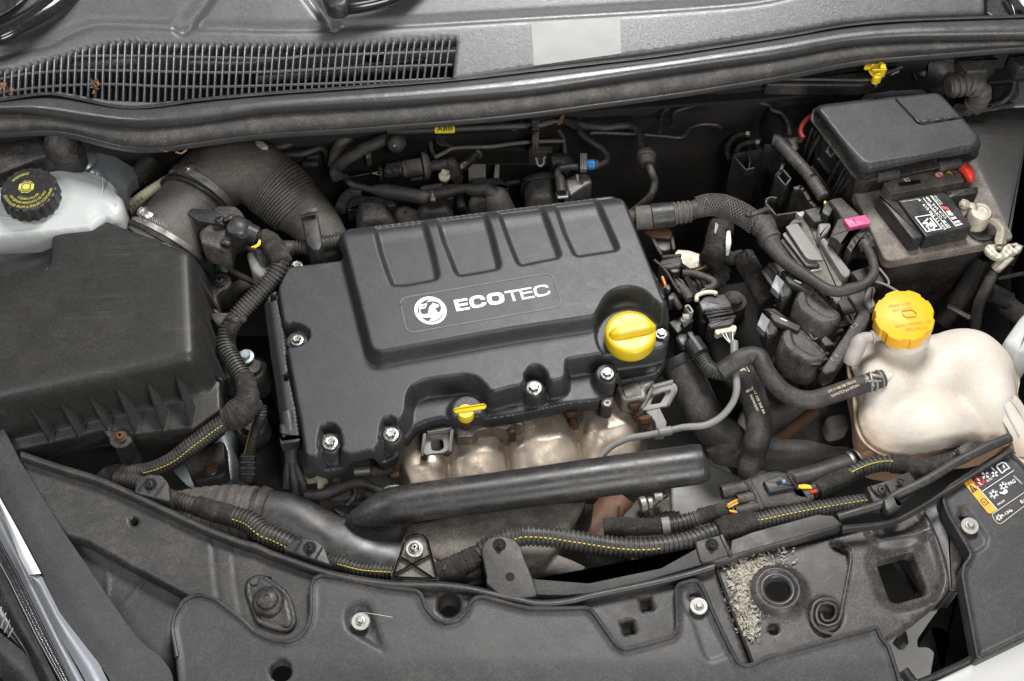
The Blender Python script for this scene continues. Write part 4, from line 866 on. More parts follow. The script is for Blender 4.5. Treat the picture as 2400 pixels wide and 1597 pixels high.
plate('cast_bracket', zQ('1360,890 1500,825 1560,815 1660,800 1715,870 1730,930 1600,1000 1440,1110 1400,1050'), -0.02, -0.06, 'alu', im, 0.004, 0.006)
rod(g := G(), (*zQ('1525,830')[0], -0.014), (*zQ('1545,1010')[0], -0.03), 7, 14); g.obj('bracket_rib', M['alu'], im)
# valve and hoses
pv = thing('purge_valve', 'black cylindrical solenoid valve with ribbed body and plug above the manifold', 'valve', P(980, 390, -0.05))
cyl(g := G(), (*zP('880,620')[0], -0.02), (*zP('1110,580')[0], -0.018), 19, 19); g.obj('plug_body', M['plast'], pv)
cyl(g := G(), (*zP('1110,590')[0], -0.018), (*zP('1390,545')[0], -0.016), 21, 21); g.obj('valve_body', M['rubberd'], pv)
for x, y in ((1060, 590), (1150, 575)): cyl(g := G(), (*zP(f'{x},{y}')[0], -0.018), (*zP(f'{x+18},{y-3}')[0], -0.018), 23); g.obj('body_ring', M['plast'], pv)
cyl(g := G(), (*zP('1395,548')[0], -0.016), (*zP('1450,540')[0], -0.016), 33, 33); g.obj('valve_flange', M['rubberd'], pv)
cyl(g := G(), (*zP('1450,540')[0], -0.016), (*zP('1490,534')[0], -0.016), 30, 24); g.obj('valve_flange', M['rubberd'], pv)
cyl(g := G(), (*zP('780,650')[0], -0.02), (*zP('830,645')[0], -0.02), 19, 17); g.obj('plug_collar', M['plast'], pv)
for k in range(5): rod(g := G(), (*zP(f'{850+k*0},{570+k*28}')[0], -0.002), (*zP(f'{885},{566+k*28}')[0], -0.002), 2, 4, 0); g.obj('plug_rib', M['plast'], pv)
for a in ('930,540 960,570', '960,600 1010,640', '1000,530 1040,560', '1200,640 1390,610', '1230,730 1390,710'):
    p, q = zP(a); rod(g := G(), (*p, 0.0), (*q, 0.0), 4, 6, 0); g.obj('latch', M['plastd'], pv)
wire('wire', [(*p, -0.02) for p in zP('680,640 720,632 770,622')], 'rwire', pv, 1.5); wire('wire', [(*p, -0.02) for p in zP('680,645 720,650 770,662')], 'gwire', pv, 1.5)
rod(g := G(), (*zP('330,690')[0], -0.03), (*zP('675,630')[0], -0.03), 8, 8, 0.002); g.obj('wire_sleeve', M['plast'], pv)
rh = thing('manifold_elbow', 'black rubber elbow pipe joining the solenoid valve beside the grey metal pipe', 'hose', P(1060, 400, -0.06))
hose('elbow', tz(zP('1500,545 1620,525 1740,500'), -0.016, 13)+tz(zP('1800,500'), -0.014, 14)+tz(zP('1850,580 1870,660 1885,730'), -0.02, 13), rh, 'rubber')
hose('lower_pipe', tz(zP('1885,730 1895,800 1900,900 1950,1150'), -0.04, 10), rh, 'plast')
gp = thing('coolant_pipe', 'light grey metal pipe stub between manifold and bulkhead', 'pipe', P(1100, 380, -0.08))
hose('pipe', tz(zQ('-40,760 20,730 90,670 150,610 200,560'), -0.04, 13), gp, 'zinc'); cyl(g := G(), (*zQ('195,565')[0], -0.04), (*zQ('215,545')[0], -0.04), 16); g.obj('pipe_collar', M['washer'], gp)
G().prism(zQ('80,520 320,515 330,860 100,870'), -0.07, -0.1, 0.002).obj('pipe_bracket', M['greyp'], gp)
G().prism(zQ('470,520 520,515 500,860 430,870'), -0.07, -0.1, 0.002).obj('pipe_bracket', M['greyp'], gp)
vp = thing('vent_fitting', 'small pale metal fitting in front of the grey pipe', 'fitting', P(1043, 410, -0.06))
cyl(g := G(), (*zP('1700,780')[0], -0.05), (*zP('1700,680')[0], -0.03), 9, 9); g.obj('stub', M['alu'], vp); cyl(g := G(), (*zP('1700,700')[0], -0.03), (*zP('1700,672')[0], -0.025), 14); g.obj('collar', M['cream'], vp); cyl(g := G(), (*zP('1700,650')[0], -0.025), (*zP('1725,590')[0], -0.02), 10); g.obj('nipple', M['cream'], vp)
h1 = thing('vacuum_hose', 'thick soft black hose curving down left of the round black cap', 'hose', P(830, 370, -0.04))
hose('hose_body', tz(zP('900,60 850,150 760,200 600,270 430,370 300,450 200,540 160,620 190,700'), 0.0, 15), h1, 'rubber')
bc = thing('ball_cap', 'round black domed cap with a small bright screw on the firewall', 'cap', P(925, 345, -0.02))
c = P(*zP('1010,230')[0], 0.01); g = G(); g.lathe(c, [(0.0135, -0.012), (0.0128, -0.004), (0.0105, 0.002), (0.006, 0.006), (0.001, 0.0072)], (0, -0.75, 0.65), 28); g.obj('dome', M['plastd'], bc)
G().lathe(c+np.array([-.001, -0.0055, 0.0035]), [(0.0022, 0), (0.0018, 0.0015)], (0, -0.75, 0.65), 10).obj('screw', M['zinc'], bc)
lm = thing('rear_wiring_loom', 'taped wiring loom lying across the manifold with a cable tie', 'wiring loom', P(980, 450, -0.04))
hose('loom', tz(zP('290,680 330,750 420,810 540,840 650,870'), -0.02, 8)+tz(zP('750,880'), -0.02, 13)+tz(zP('900,900 1100,930 1300,965 1420,985'), -0.018, 17)+tz(zP('1500,970'), -0.018, 13)+tz(zP('1620,940 1800,900 1990,860'), -0.02, 11)+tz(zQ('150,1040 250,1040 330,1030 400,1080 470,1120'), -0.022, 15), lm, 'vtape')
hose('second_branch', tz(zP('1530,950 1650,890 1800,850 1900,850 2030,840'), -0.024, 9), lm, 'vtape')
rod(g := G(), (*zP('1515,870')[0], -0.0), (*zP('1530,1000')[0], -0.0), 8, 4); g.obj('cable_tie', M['plast'], lm)
rod(g := G(), (*zP('1495,1020')[0], 0.004), (*zP('1570,1015')[0], 0.004), 11, 9); g.obj('tie_head', M['plastd'], lm)
G().lathe(P(*zQ('480,1150')[0], -0.03), [(0.02, -0.03), (0.017, 0.0), (0.014, 0.01), (0.008, 0.014)], (-0.3, 0.4, 1), 22).obj('loom_boot', M['rubberd'], lm)
conduit('curved_conduit', tz(zP('520,890 420,910 330,970 260,1060 220,1180'), -0.045, 14), lm, 'corr', 0.004)
hf = thing('fuel_hose', 'thin black fuel hose with a blue tag running down to the engine cover', 'fuel hose', P(1350, 400, -0.03))
hose('hose_body', tz(zQ('1570,60 1545,150 1550,240 1620,340 1740,420 1860,500 1925,590 1900,670 1800,715'), -0.0, 7), hf)
cyl(g := G(), (*zQ('1760,705')[0], 0.0), (*zQ('1800,700')[0], 0.0), 14); g.obj('coupling_end', M['plast'], hf)
cyl(g := G(), (*zQ('1655,712')[0], 0.0), (*zQ('1760,703')[0], 0.0), 12.5); g.obj('blue_tag', M['blue'], hf)
lettering('tag_letters', 'AAC', zQ('1745,688')[0], zQ('1665,694')[0], 7, 0.0075, 'bprint', hf)
for k in range(3): rod(g := G(), (*zQ(f'{1585+k*28},575')[0], 0.006), (*zQ(f'{1583+k*28},790')[0], 0.002), 5.5, 18, 0.001); g.obj('coupling_rib', M['greyc'], hf)
hose('lower_hose', tz(zQ('1540,735 1400,735 1300,765 1270,830'), -0.002, 8.5)+tz(zQ('1300,900 1315,1000 1325,1080'), -0.006, 11.5), hf)
cyl(g := G(), (*zQ('1330,1110')[0], -0.012), (*zQ('1333,1085')[0], -0.008), 15); g.obj('hose_end', M['plast'], hf); rod(g := G(), (*zQ('1270,1140')[0], -0.003), (*zQ('1410,1128')[0], -0.003), 4, 8); g.obj('white_clip', M['wwire'], hf)
strip_tube_text('hose_print', 'Grade N 8x1', tz(zQ('1310,755 1400,735 1515,725'), 0.004), 4, 1, 'lightgrey', hf)
th = thing('thermostat_elbow', 'glossy black plastic elbow behind the fuel hose', 'pipe elbow', P(1330, 385, -0.05))
G().tube(tz(zQ('1180,680 1260,670 1340,680 1420,720 1500,790'), -0.035, 22), n=24).obj('elbow', M['plast'], th); cyl(g := G(), (*zQ('1180,690')[0], -0.035), (*zQ('1230,680')[0], -0.035), 24); g.obj('collar', M['plast'], th)
cc_ = thing('spring_clip', 'small grey open wire clip standing on the manifold', 'clip', P(1266, 385, -0.03))
hose('clip', tz(zQ('980,625 1000,640 1005,690 1045,725 1090,690 1090,635 1110,610'), -0.01, 2.6), cc_, 'greyp')
# bulkhead parts
bk = thing('bulkhead_insulation', 'brown ribbed insulation panel framed by pale metal at the bulkhead', 'insulation', P(1200, 330, -0.1))
plate('panel', zB('1170,860 1792,850 1792,985 1500,985 1200,1000 1165,960')+zC('0,800')[:0], -0.03, -0.06, 'firewall', bk, 0.004)
plate('panel', zQ('0,270 1290,170 1390,300 1390,410 0,470'), -0.032, -0.06, 'firewall', bk, 0.004)
plate('panel_lower', zQ('80,490 1200,430 1210,545 80,520'), -0.04, -0.07, 'rubberd', bk, 0.003)
for k in range(5): hose('panel_rib', tz(zP(f'{1600+k*30},{90} {1580+k*28},{160} {1610+k*30},{230} {1700+k*30},{260}'), -0.02, 1.6), bk, 'rubberd')
hose('metal_edge', tz(zP('1540,80 1500,150 1510,280 1550,380'), -0.03, 5), bk, 'body'); hose('metal_edge', tz(zQ('1150,195 1230,200 1300,280 1340,350 1360,460 1370,560'), -0.03, 5), bk, 'body')
rp = thing('rear_rail', 'dark rod with a yellow tag lettered ABB along the lower edge of the bonnet seal', 'cable', P(1040, 300, 0.0))
hose('rod', zB('860,862,0.02,8 1000,858,0.02,8 1200,850,0.02,8 1792,828,0.02,8')[:3]+zC('0,830,0.02,8 160,825,0.02,8 300,790,0.02,8 360,800,0.02,9 420,830,0.02,9'), rp, 'plast')
cyl(g := G(), (*zB('1170,852')[0], 0.02), (*zB('1305,848')[0], 0.02), 9.5); g.obj('yellow_tag', M['ystripe'], rp)
lettering('tag_letters', 'ABB', zB('1187,864')[0], zB('1292,860')[0], 10, 0.0265, 'bprint', rp, bold=0.01)
for q in ('130,785 180,785 180,850 130,850', '130,855 180,855 175,890 135,890'): plate('rail_clip', zC(q), 0.035, 0.0, 'plastd', rp, 0.001, 0.001)
hose('loop', zC('-30,795,0.01,6 -10,830,0.01,6 20,845,0.01,6 60,800,0.01,6'), rp, 'rubber')
plate('leaf_scrap', zC('295,810 325,760 345,755 330,800 305,815'), 0.04, 0.038, 'leaf', rp, 0.0, 0.001, label='orange brown leaf scrap')
for k, (nm, lab, pts, r, m) in enumerate((('brake_line', 'thin grey metal pipe crossing the firewall above the manifold', zC('510,882,-0.0 560,872,0.0 800,882,0.0 1000,895,0.0 1105,903,0.0 1145,880,0.0 1170,840,0.0 1260,815,0.0 1350,822,0.0 1370,840,0.0'), 4, 'steel'),
    ('brake_line', 'thin dark pipe bending up the firewall under the seal, left of two', zC('970,880,0.0 975,800,0.0 985,745,0.0 1060,690,0.0 1160,635,0.0'), 4.5, 'rubber'), ('brake_line', 'long dark pipe bending right along the firewall towards the battery', zC('1055,830,0.0 1060,750,0.0 1120,715,0.0 1350,658,0.0 1560,662,0.0 1680,690,0.0')+zD('140,722,0.0 200,745,0.0 240,800,0.0 255,880,0.0'), 5, 'rubber'),
    ('brake_line', 'short dark pipe hooking round just under the seal', zC('1400,600,0.02 1500,590,0.02 1620,588,0.02 1660,610,0.02 1665,650,0.02'), 5, 'rubber'))):
    t = thing(nm, lab, 'pipe', P(pts[0][0], pts[0][1], -0.02)); hose('pipe', [(*p, r) for p in pts], t, m, 10)
rl = thing('support_rod', 'long thin grey rod lying above the manifold parts', 'rod', P(1200, 335, -0.02)); hose('rod', tz(zP('1560,420 1700,350 1800,295 2000,275'), 0.0, 4.5)+tz(zQ('400,470 700,430 1000,405 1370,395'), 0.0, 4.5), rl, 'rubberd')
bh = thing('brake_servo_hose', 'black vacuum hose with a round rubber grommet hanging in front of the dark firewall', 'hose', P(1500, 380, -0.1))
hose('hose_body', zC('330,790,0.0,10 450,820,0.0,10 600,840,0.0,10 720,825,0.0,10 790,835,0.0,10 840,890,0.0,10 865,990,0.0,10 890,1060,0.0,9 915,1130,0.0,9 935,1200,-0.01,9 915,1280,-0.02,9 850,1345,-0.04,9 780,1400,-0.06,9'), bh)
A = [(*zC('880,1000')[0], 0.0), (*zC('897,1085')[0], 0.0)]; cyl(g := G(), (*zC('876,1000')[0], 0.002), (*zC('884,1040')[0], 0.002), 21, 23); g.obj('grommet', M['rubberd'], bh)
cyl(g := G(), (*zC('884,1045')[0], 0.002), (*zC('892,1085')[0], 0.002), 23, 17); g.obj('grommet_lip', M['rubber'], bh)
# small dark things left rear under the seal
dk = thing('bulkhead_fittings', 'cluster of dark hoses and brackets under the seal left of the round cap', 'hose bundle', P(760, 340, -0.05))
hose('hose_body', zB('80,985,0.0,9 180,960,0.0,9 240,930,0.0,9 280,880,0.0,9'), dk, 'rubber'); hose('hose_body', zB('150,1020,-0.01,8 300,1010,-0.01,8 420,975,-0.01,8 460,1010,-0.02,8 470,1080,-0.04,8'), dk, 'rubber')
hose('hose_body', zP('130,560,-0.02,14 160,350,-0.01,14 250,200,0.0,14 380,110,0.0,14'), dk, 'rubberd')
plate('bracket', zP('280,90 420,80 560,130 560,260 300,330'), -0.02, -0.06, 'plast', dk); plate('metal_tab', zP('675,60 740,60 740,140 680,150'), -0.01, -0.03, 'body', dk); plate('metal_tab', zP('560,330 660,330 660,390 590,420'), -0.02, -0.04, 'alu', dk)
plate('grey_connector', zB('-10,920 45,925 80,960 40,975 0,950'), 0.03, 0.0, 'greyp', dk, 0.001)
for a in ('95,900 200,880', '120,930 250,905', '330,1040 420,1020', '300,1080 410,1075'):
    p, q = zB(a); rod(g := G(), (*p, -0.02), (*q, -0.02), 14, 14, 0.002); g.obj('block', M['plast'], dk)
# ================= right of the engine cover =================
ch1 = thing('braided_heater_hose', 'thick braided hose with black couplings leaving the engine cover to the right', 'hose', P(1600, 500, -0.03))
cyl(g := G(), (*zC('810,1432')[0], 0.0), (*zC('925,1425')[0], 0.002), 28, 29); g.obj('rubber_collar', M['rubberd'], ch1)
hose('inner_pipe', zC('740,1420,-0.002,17 815,1430,0.0,17'), ch1, 'rubber')
cyl(g := G(), (*zC('915,1424')[0], 0.003), (*zC('1065,1405')[0], 0.006), 31, 29); g.obj('plastic_coupling', M['plast'], ch1)
conduit('ribbed_collar', zC('1050,1405,0.006,27 1120,1395,0.008,27 1170,1388,0.008,26'), ch1, 'rubberd', 0.006, 0.1)
hose('taped_end', zC('1160,1390,0.008,23 1200,1375,0.008,22 1230,1365,0.008,24'), ch1, 'vtape')
conduit('braid', zC('1215,1362,0.008,24 1290,1345,0.010,25 1380,1352,0.010,26 1460,1382,0.008,26 1540,1425,0.004,26 1600,1470,0.002,25'), ch1, 'tape', 0.0024, 0.07)
M['braid'] = mat('grey_braid', (0.10, 0.09, 0.085), 0.5, dust=0.4, grain=0.3)
p_, r_ = path(zC('1215,1362,0.008,24 1290,1345,0.010,25 1380,1352,0.010,26 1460,1382,0.008,26 1540,1425,0.004,26 1600,1470,0.002,25'), 24)
T = np.gradient(p_, axis=0); T /= np.linalg.norm(T, axis=1)[:, None]; s_ = np.cross(T, [0, 0, 1.0]); s_ /= np.linalg.norm(s_, axis=1)[:, None]; b_v = np.cross(s_, T); g = G()
for sg in (1, -1):
    for k in range(14):
        a = sg*np.arange(len(p_))*0.085+k*2*math.pi/14; g.sweep(p_+(np.cos(a)[:, None]*s_+np.sin(a)[:, None]*b_v)*(r_*1.015)[:, None], np.full(len(p_), 0.0007), 4)
g.obj('braid_strand', M['braid'], ch1)
rod(g := G(), (*zC('1535,1420')[0], 0.020), (*zC('1690,1365')[0], 0.016), 11, 5, 0.001); g.obj('cable_tie', M['plastd'], ch1); rod(g := G(), (*zC('1535,1390')[0], 0.022), (*zC('1565,1420')[0], 0.022), 14, 14, 0.002); g.obj('tie_head', M['steel'], ch1)
hose('taped_hose', zC('1600,1440,0.002,26 1640,1500,0.0,26')+zG('1650,60,0.0,26')+zH('110,150,0.0,26 155,235,0.0,20 220,310,0.0,16 330,390,0.002,14 420,450,0.004,13 500,500,0.006,14 580,515,0.006,13 640,500,0.008,14 720,480,0.01,13 780,440,0.012,12 810,380,0.014,11 795,300,0.014,11 760,225,0.012,11'), ch1, 'vtape', 20)
for a, r in (((1640, 1490), 27), ((1690, 1568), 27)):
    q = zC(f'{a[0]},{a[1]}')[0]; band((q[0]-4, q[1]-5, 0), (q[0]+4, q[1]+5, 0), r, r, 'tape_turn', 'vtape', ch1, 0.8)
# rusty bracket and clips along the cover's right edge
rb = thing('ignition_bracket', 'rusty metal and black plastic bracket at the right edge of the engine cover', 'bracket', P(1560, 570, -0.06))
plate('rusty_plate', zU('30,230 250,205 285,250 265,290 90,270 70,250'), -0.012, -0.016, 'rust', rb, 0.0005)
for q in ('90,280 260,265', '100,290 190,450', '275,270 295,400', '190,465 360,450'):
    a, b = zU(q); rod(g := G(), (*a, -0.018), (*b, -0.02), 7, 14, 0.001); g.obj('bracket_bar', M['plastd'], rb)
plate('black_holder', zU('120,300 270,285 270,390 210,410 140,380'), -0.02, -0.04, 'plast', rb, 0.002); plate('black_holder', zU('180,480 340,440 375,480 360,540 270,560 160,545'), -0.018, -0.05, 'plastd', rb, 0.003)
plate('black_holder', zU('250,560 350,550 350,590 280,600'), -0.02, -0.05, 'plast', rb, 0.002)
sp_ = thing('injector_wiring', 'black cable and taped plug hugging the right edge of the engine cover', 'wiring', P(1590, 680, -0.05))
hose('cable', zU('125,485,-0.008,3.5 190,540,-0.008,3.5 240,600,-0.008,3.5 300,700,-0.01,3.5 350,770,-0.012,3.5'), sp_)
plate('plug', zU('290,610 380,650 410,700 400,730 340,720 310,690'), -0.015, -0.04, 'plastd', sp_, 0.003); hose('plug_sleeve', zU('360,730,-0.02,12 400,770,-0.02,13 440,830,-0.02,11'), sp_, 'vtape')
hose('sleeve', zU('280,790,-0.02,8 320,860,-0.02,8 350,910,-0.025,8'), sp_); plate('orange_clip', zU('183,625 205,620 232,695 215,705'), -0.002, -0.01, 'owire', sp_, 0.0008)
plate('plug', zU('215,700 255,690 275,740 235,750'), -0.008, -0.03, 'plast', sp_, 0.001); plate('plug', zU('245,790 300,780 310,820 250,840'), -0.015, -0.04, 'plast', sp_, 0.001)
rod(g := G(), (*zU('400,640')[0], -0.035), (*zU('500,820')[0], -0.03), 12, 20, 0.002); g.obj('rail', M['plast'], sp_)
# lambda connector
lc = thing('sensor_connector', 'black sensor connector block with cream clips, white wires and a grey cable', 'connector', P(1680, 700, -0.06))
plate('socket', zU('510,850 570,800 740,775 805,860 795,900 560,930 540,940'), -0.010, -0.04, 'plast', lc, 0.002, 0.002)
plate('socket_base', zU('490,880 560,920 600,1010 570,1040 520,1000'), -0.03, -0.06, 'plast', lc, 0.002)
plate('triangle_mark', zU('600,850 710,825 685,868'), -0.0092, -0.0102, 'plastd', lc, 0.0, 0.0)
for k, (a, b) in enumerate((('565,935', '800,905'), ('570,960', '800,925'), ('585,990', '815,945'), ('600,1020', '835,985'))):
    p, q = zU(a)[0], zU(b)[0]; rod(g := G(), (*p, -0.012-k*0.002), (*q, -0.012-k*0.002), 6, 12, 0.0008); g.obj('connector_fin', M['plast'], lc)
plate('plug', zU('590,1050 620,1010 835,975 820,1030 790,1055 620,1085'), -0.016, -0.05, 'plast', lc, 0.002, 0.001); plate('plug_nose', zU('650,1060 800,1025 815,1060 690,1100'), -0.022, -0.04, 'plast', lc, 0.002, 0.002)
hose('cream_clip', tz(zU('495,840 500,800 545,775 600,765 655,770 665,785'), -0.006, 5), lc, 'cream'); 
plate('cream_comb', zU('655,1110 665,1080 700,1075 820,1050 845,1060 845,1090 830,1115 800,1110 700,1125 690,1140 665,1130'), -0.02, -0.03, 'cream', lc, 0.001, 0.0015)
for k in range(4): wire('wire', [(*p, -0.022) for p in zU(f'{715+k*32},{1118-k*8} {745+k*22},{1165} {788+k*10},{1210}')], 'wwire' if k != 2 else 'greyc', lc, 1.6)
wire('wire', [(*p, -0.01) for p in zU('535,765 550,745 570,735')], 'gwire', lc, 1.8)
hose('loom_tail', tz(zU('565,735 620,730 650,700 640,670 590,645 540,625 450,600 370,600'), -0.03, 9), lc, 'vtape')
hose('grey_cable', zG('1458,845,-0.02,9.5 1460,930,-0.02,9.5 1465,1040,-0.015,9.5 1475,1150,-0.02,8.5 1450,1240,-0.03,8 1390,1320,-0.04,8 1320,1370,-0.045,8 1250,1395,-0.045,8 1130,1405,-0.045,8 1010,1432,-0.045,8 900,1455,-0.05,8 780,1475,-0.055,8 700,1505,-0.06,8 640,1540,-0.065,8 590,1590,-0.07,8'), lc, 'greyc')
cyl(g := G(), (*zG('960,1440')[0], -0.045), (*zG('1050,1425')[0], -0.045), 11); g.obj('cable_clamp', M['greyc'], lc)
# small grey clip and temperature sensor
gs = thing('bracket_clip', 'small black bracket with grey stud and silver clip beside the connector block', 'bracket', P(1600, 760, -0.06))
plate('plate', zU('250,1025 400,960 480,1010 400,1080 330,1130'), -0.04, -0.06, 'plast', gs); plate('steel_tab', zU('350,1000 440,960 450,1010 390,1065'), -0.03, -0.035, 'greyp', gs, 0.0005)
cyl(g := G(), (*zU('370,985')[0], -0.02), (*zU('430,985')[0], -0.02), 8); g.obj('stud', M['greyp'], gs); plate('silver_clip', zU('385,880 430,868 475,935 440,955'), -0.015, -0.03, 'greyp', gs, 0.001); plate('clip_slot', zU('400,890 425,884 455,932 440,938'), -0.0142, -0.0152, 'dark', gs, 0)
ts = thing('temperature_sensor', 'black temperature sensor plug with woven sleeve bending under the coolant hose', 'sensor', P(1620, 830, -0.08))
plate('housing', zU('310,1150 340,1120 420,1115 450,1200 420,1240 380,1250 330,1210'), -0.035, -0.07, 'plast', ts, 0.004, 0.004); plate('lever', zU('405,1110 460,1100 500,1180 450,1200'), -0.018, -0.03, 'plast', ts, 0.002)
hose('boot', tz(zU('455,1200 490,1250 530,1310'), -0.03, 22), ts, 'plast', 24)
conduit('woven_sleeve', tz(zU('520,1300 550,1360 590,1420 640,1455 720,1475 780,1480'), -0.035, 19), ts, 'rubber', 0.0034, 0.12)
# hoses lower right
ph = thing('radiator_hose', 'very thick black radiator hose descending right of the engine', 'hose', P(1700, 1000, -0.2))
hose('hose_body', zG('1080,960,-0.07,46 1160,1120,-0.08,45 1230,1270,-0.09,44 1310,1400,-0.10,44 1430,1500,-0.11,44')+zK('1380,30,-0.115,44 1560,60,-0.12,42')+zL('150,90,-0.12,40 350,90,-0.12,38 520,120,-0.12,34 640,110,-0.12,30'), ph, 'rubber', 32)
band((*zG('1085,950')[0], -0.07), (*zG('1115,1010')[0], -0.074), 49, 49, 'hose_collar', 'plast', ph, 3)
ph2 = thing('lower_coolant_hose', 'smooth black coolant hose with printed part number curving down to the front', 'hose', P(1760, 1000, -0.15))
hose('hose_body', zG('1440,980,-0.04,32 1530,1060,-0.05,31 1575,1180,-0.06,31 1610,1300,-0.065,31 1620,1420,-0.07,31 1600,1520,-0.075,31')+zK('1595,40,-0.08,29 1580,110,-0.09,28 1560,200,-0.1,27 1640,260,-0.11,26'), ph2, 'rubber', 28)
for tx, ln in (('13 328 368 BA', '1585,1170 1615,1240 1650,1320'), ('565563697', '1560,1195 1585,1250 1605,1300'), ('JN 09', '1580,1140 1560,1152 1535,1162')):
    strip_tube_text('hose_print', tx, [(*p, -0.028) for p in zG(ln)], 6, 1, 'tprint', ph2)
ph3 = thing('tank_hose', 'smooth black hose with white print running to the coolant tank', 'hose', P(1800, 900, -0.05))
hh = zG('1365,1045,-0.01,22 1430,1000,-0.005,22 1490,960,0.0,22 1560,935,0.0,22 1620,945,0.0,22')+zH('75,990,-0.0,22 120,1070,-0.005,22 200,1160,-0.01,22 300,1215,-0.015,22 400,1225,-0.018,22 500,1200,-0.02,22 650,1150,-0.02,22 760,1115,-0.02,22 868,1083,-0.02,21')
hose('hose_body', hh, ph3, 'rubber', 28)
for tx, ln, sd in (('GM 13 408 388 TEKLAS', '510,1180 600,1145 690,1108', 1), ('565453722>per-EPDM<', '530,1208 620,1172 715,1135', 1), ('WE', '745,1075 755,1110', 1)):
    strip_tube_text('hose_print', tx, [(*p, -0.006) for p in zH(ln)], 7 if tx != 'WE' else 9, sd, 'tprint', ph3)
hc = thing('spring_hose_clamp', 'silver spring clamp at the end of the hose on the coolant tank', 'hose clamp', P(2050, 890, -0.03))
for a, b in (('752,1120', '764,1114'), ('790,1108', '806,1102'), ('838,1093', '850,1089')): band((*zH(a)[0], -0.02), (*zH(b)[0], -0.02), 22, 22, 'clamp_ring', 'washer', hc, 1.8)
rod(g := G(), (*zH('780,1060')[0], -0.004), (*zH('870,1075')[0], -0.006), 7, 6); g.obj('clamp_bar', M['washer'], hc); rod(g := G(), (*zH('785,1045')[0], -0.002), (*zH('805,1140')[0], -0.006), 6, 6); g.obj('clamp_ear', M['washer'], hc); rod(g := G(), (*zH('760,1100')[0], -0.002), (*zH('860,1100')[0], -0.003), 5, 5); g.obj('clamp_bar', M['washer'], hc)
pc = thing('pipe_clip', 'small cream and steel clip peeping out under the tank hose', 'clip', P(1745, 860, -0.04)); hose('ring', tz(zU('870,1450 910,1440 950,1455'), -0.03, 3), pc, 'cream'); rod(g := G(), (*zU('925,1400')[0], -0.02), (*zU('960,1460')[0], -0.025), 8, 8); g.obj('steel_ear', M['zinc'], pc)
# dark harness in the gap, gearbox shapes
gh = thing('gearbox_harness', 'dark taped harness with a ribbed branch in the gap right of the engine', 'wiring harness', P(1690, 600, -0.15))
tapetube('tape_wrap', tz(zU('720,180 690,280 670,380 640,470 600,520'), -0.09, 30), gh); tapetube('tape_wrap', tz(zU('700,440 800,470 900,450'), -0.085, 16), gh)
conduit('conduit', tz(zU('640,500 690,560 680,640 600,680 480,720 440,740'), -0.11, 26), gh, 'corr', 0.0065, 0.2); conduit('conduit', tz(zU('600,520 530,570 440,590 400,580'), -0.1, 9), gh, stripe=((0.2, 1), 1.8))
tapetube('tape_wrap', tz(zU('900,450 950,540 1010,650 1080,780 1130,860'), -0.08, 26), gh)
plate('white_label', zU('760,230 790,225 800,330 780,430 755,435 750,330'), -0.058, -0.062, 'print_', gh, 0.0005); plate('grey_tab', zU('660,150 690,175 660,260 650,240'), -0.07, -0.08, 'greyp', gh, 0.0005)
hose('clip_loop', tz(zU('880,490 890,430 915,405 935,440 940,460'), -0.05, 2.5), gh, 'plastd')
gb2 = thing('gearbox', 'dark dusty gearbox casing with bolt heads deep below the hoses', 'gearbox', P(1760, 850, -0.35))
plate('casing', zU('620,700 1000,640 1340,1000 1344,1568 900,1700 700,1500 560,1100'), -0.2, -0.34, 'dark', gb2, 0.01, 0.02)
for a, r in (('1250,1380', 17), ('1000,1470', 15), ('830,810', 10), ('1180,830', 14)):
    G().lathe(P(*zU(a)[0], -0.16), [(0.02, -0.05), (0.018, -0.01), (0.012, -0.008), (0.011, 0.0), (0.004, 0.002)], n=20).obj('casing_boss', M['plastd'], gb2)
plate('casing_plate', zH('0,1100 500,1230 700,1568 300,1700 -100,1400'), -0.22, -0.3, 'plastd', gb2, 0.006, 0.01)
plate('casing_plate', zG('1100,1000 1792,1500 1792,1700 1350,1700')[:0] or zH('480,1330 620,1300 660,1400 520,1440'), -0.17, -0.2, 'greyc', gb2, 0.006, 0.01)
hose('dark_pipe', zH('430,1290,-0.16,14 300,1390,-0.17,14 180,1490,-0.18,14')+zL('50,60,-0.18,14'), gb2, 'rust')
# ================= coolant tank =================
ct = thing('coolant_tank', 'lumpy translucent white coolant expansion tank tinged orange underneath', 'coolant tank', P(2200, 900, -0.2))
def ztk(x, y): return -0.015 if y < 790 else (-0.06 if y > 900 else -0.015-0.045*(y-790)/110)
to = zH('700,800 760,760 830,735 1210,705 1330,692 1450,700 1560,740 1640,800 1680,850 1740,900 1765,990 1762,1080 1735,1170 1740,1230 1790,1280 1800,1400 1700,1500')+zL('1430,20 1300,70 1100,98 950,85 830,50')+zH('740,1480 700,1380 690,1200 672,990 680,900')
toX = XY(to, ztk, 0.010)
def zof(cx, cy, z, r, ry, top, p=2.2):
    c = P(*zH(f'{cx},{cy}')[0], z)[:2]
    def f(q): 
        d = np.sqrt(((q[:, 0]-c[0])/r)**2+((q[:, 1]-c[1])/ry)**2); return top*np.maximum(0, 1-d**p)**0.55
    return f
lob = [zof(1480, 850, -0.0, 0.066, 0.055, 0.066), zof(1230, 1330, -0.02, 0.062, 0.052, 0.052), zof(930, 960, -0.0, 0.046, 0.055, 0.058), zof(1010, 760, 0, 0.044, 0.040, 0.074), zof(1600, 1050, -0.01, 0.042, 0.060, 0.055), zof(1180, 1010, -0.02, 0.055, 0.05, 0.05), zof(830, 1210, -0.03, 0.03, 0.045, 0.035), zof(1560, 1330, -0.03, 0.03, 0.04, 0.02)]
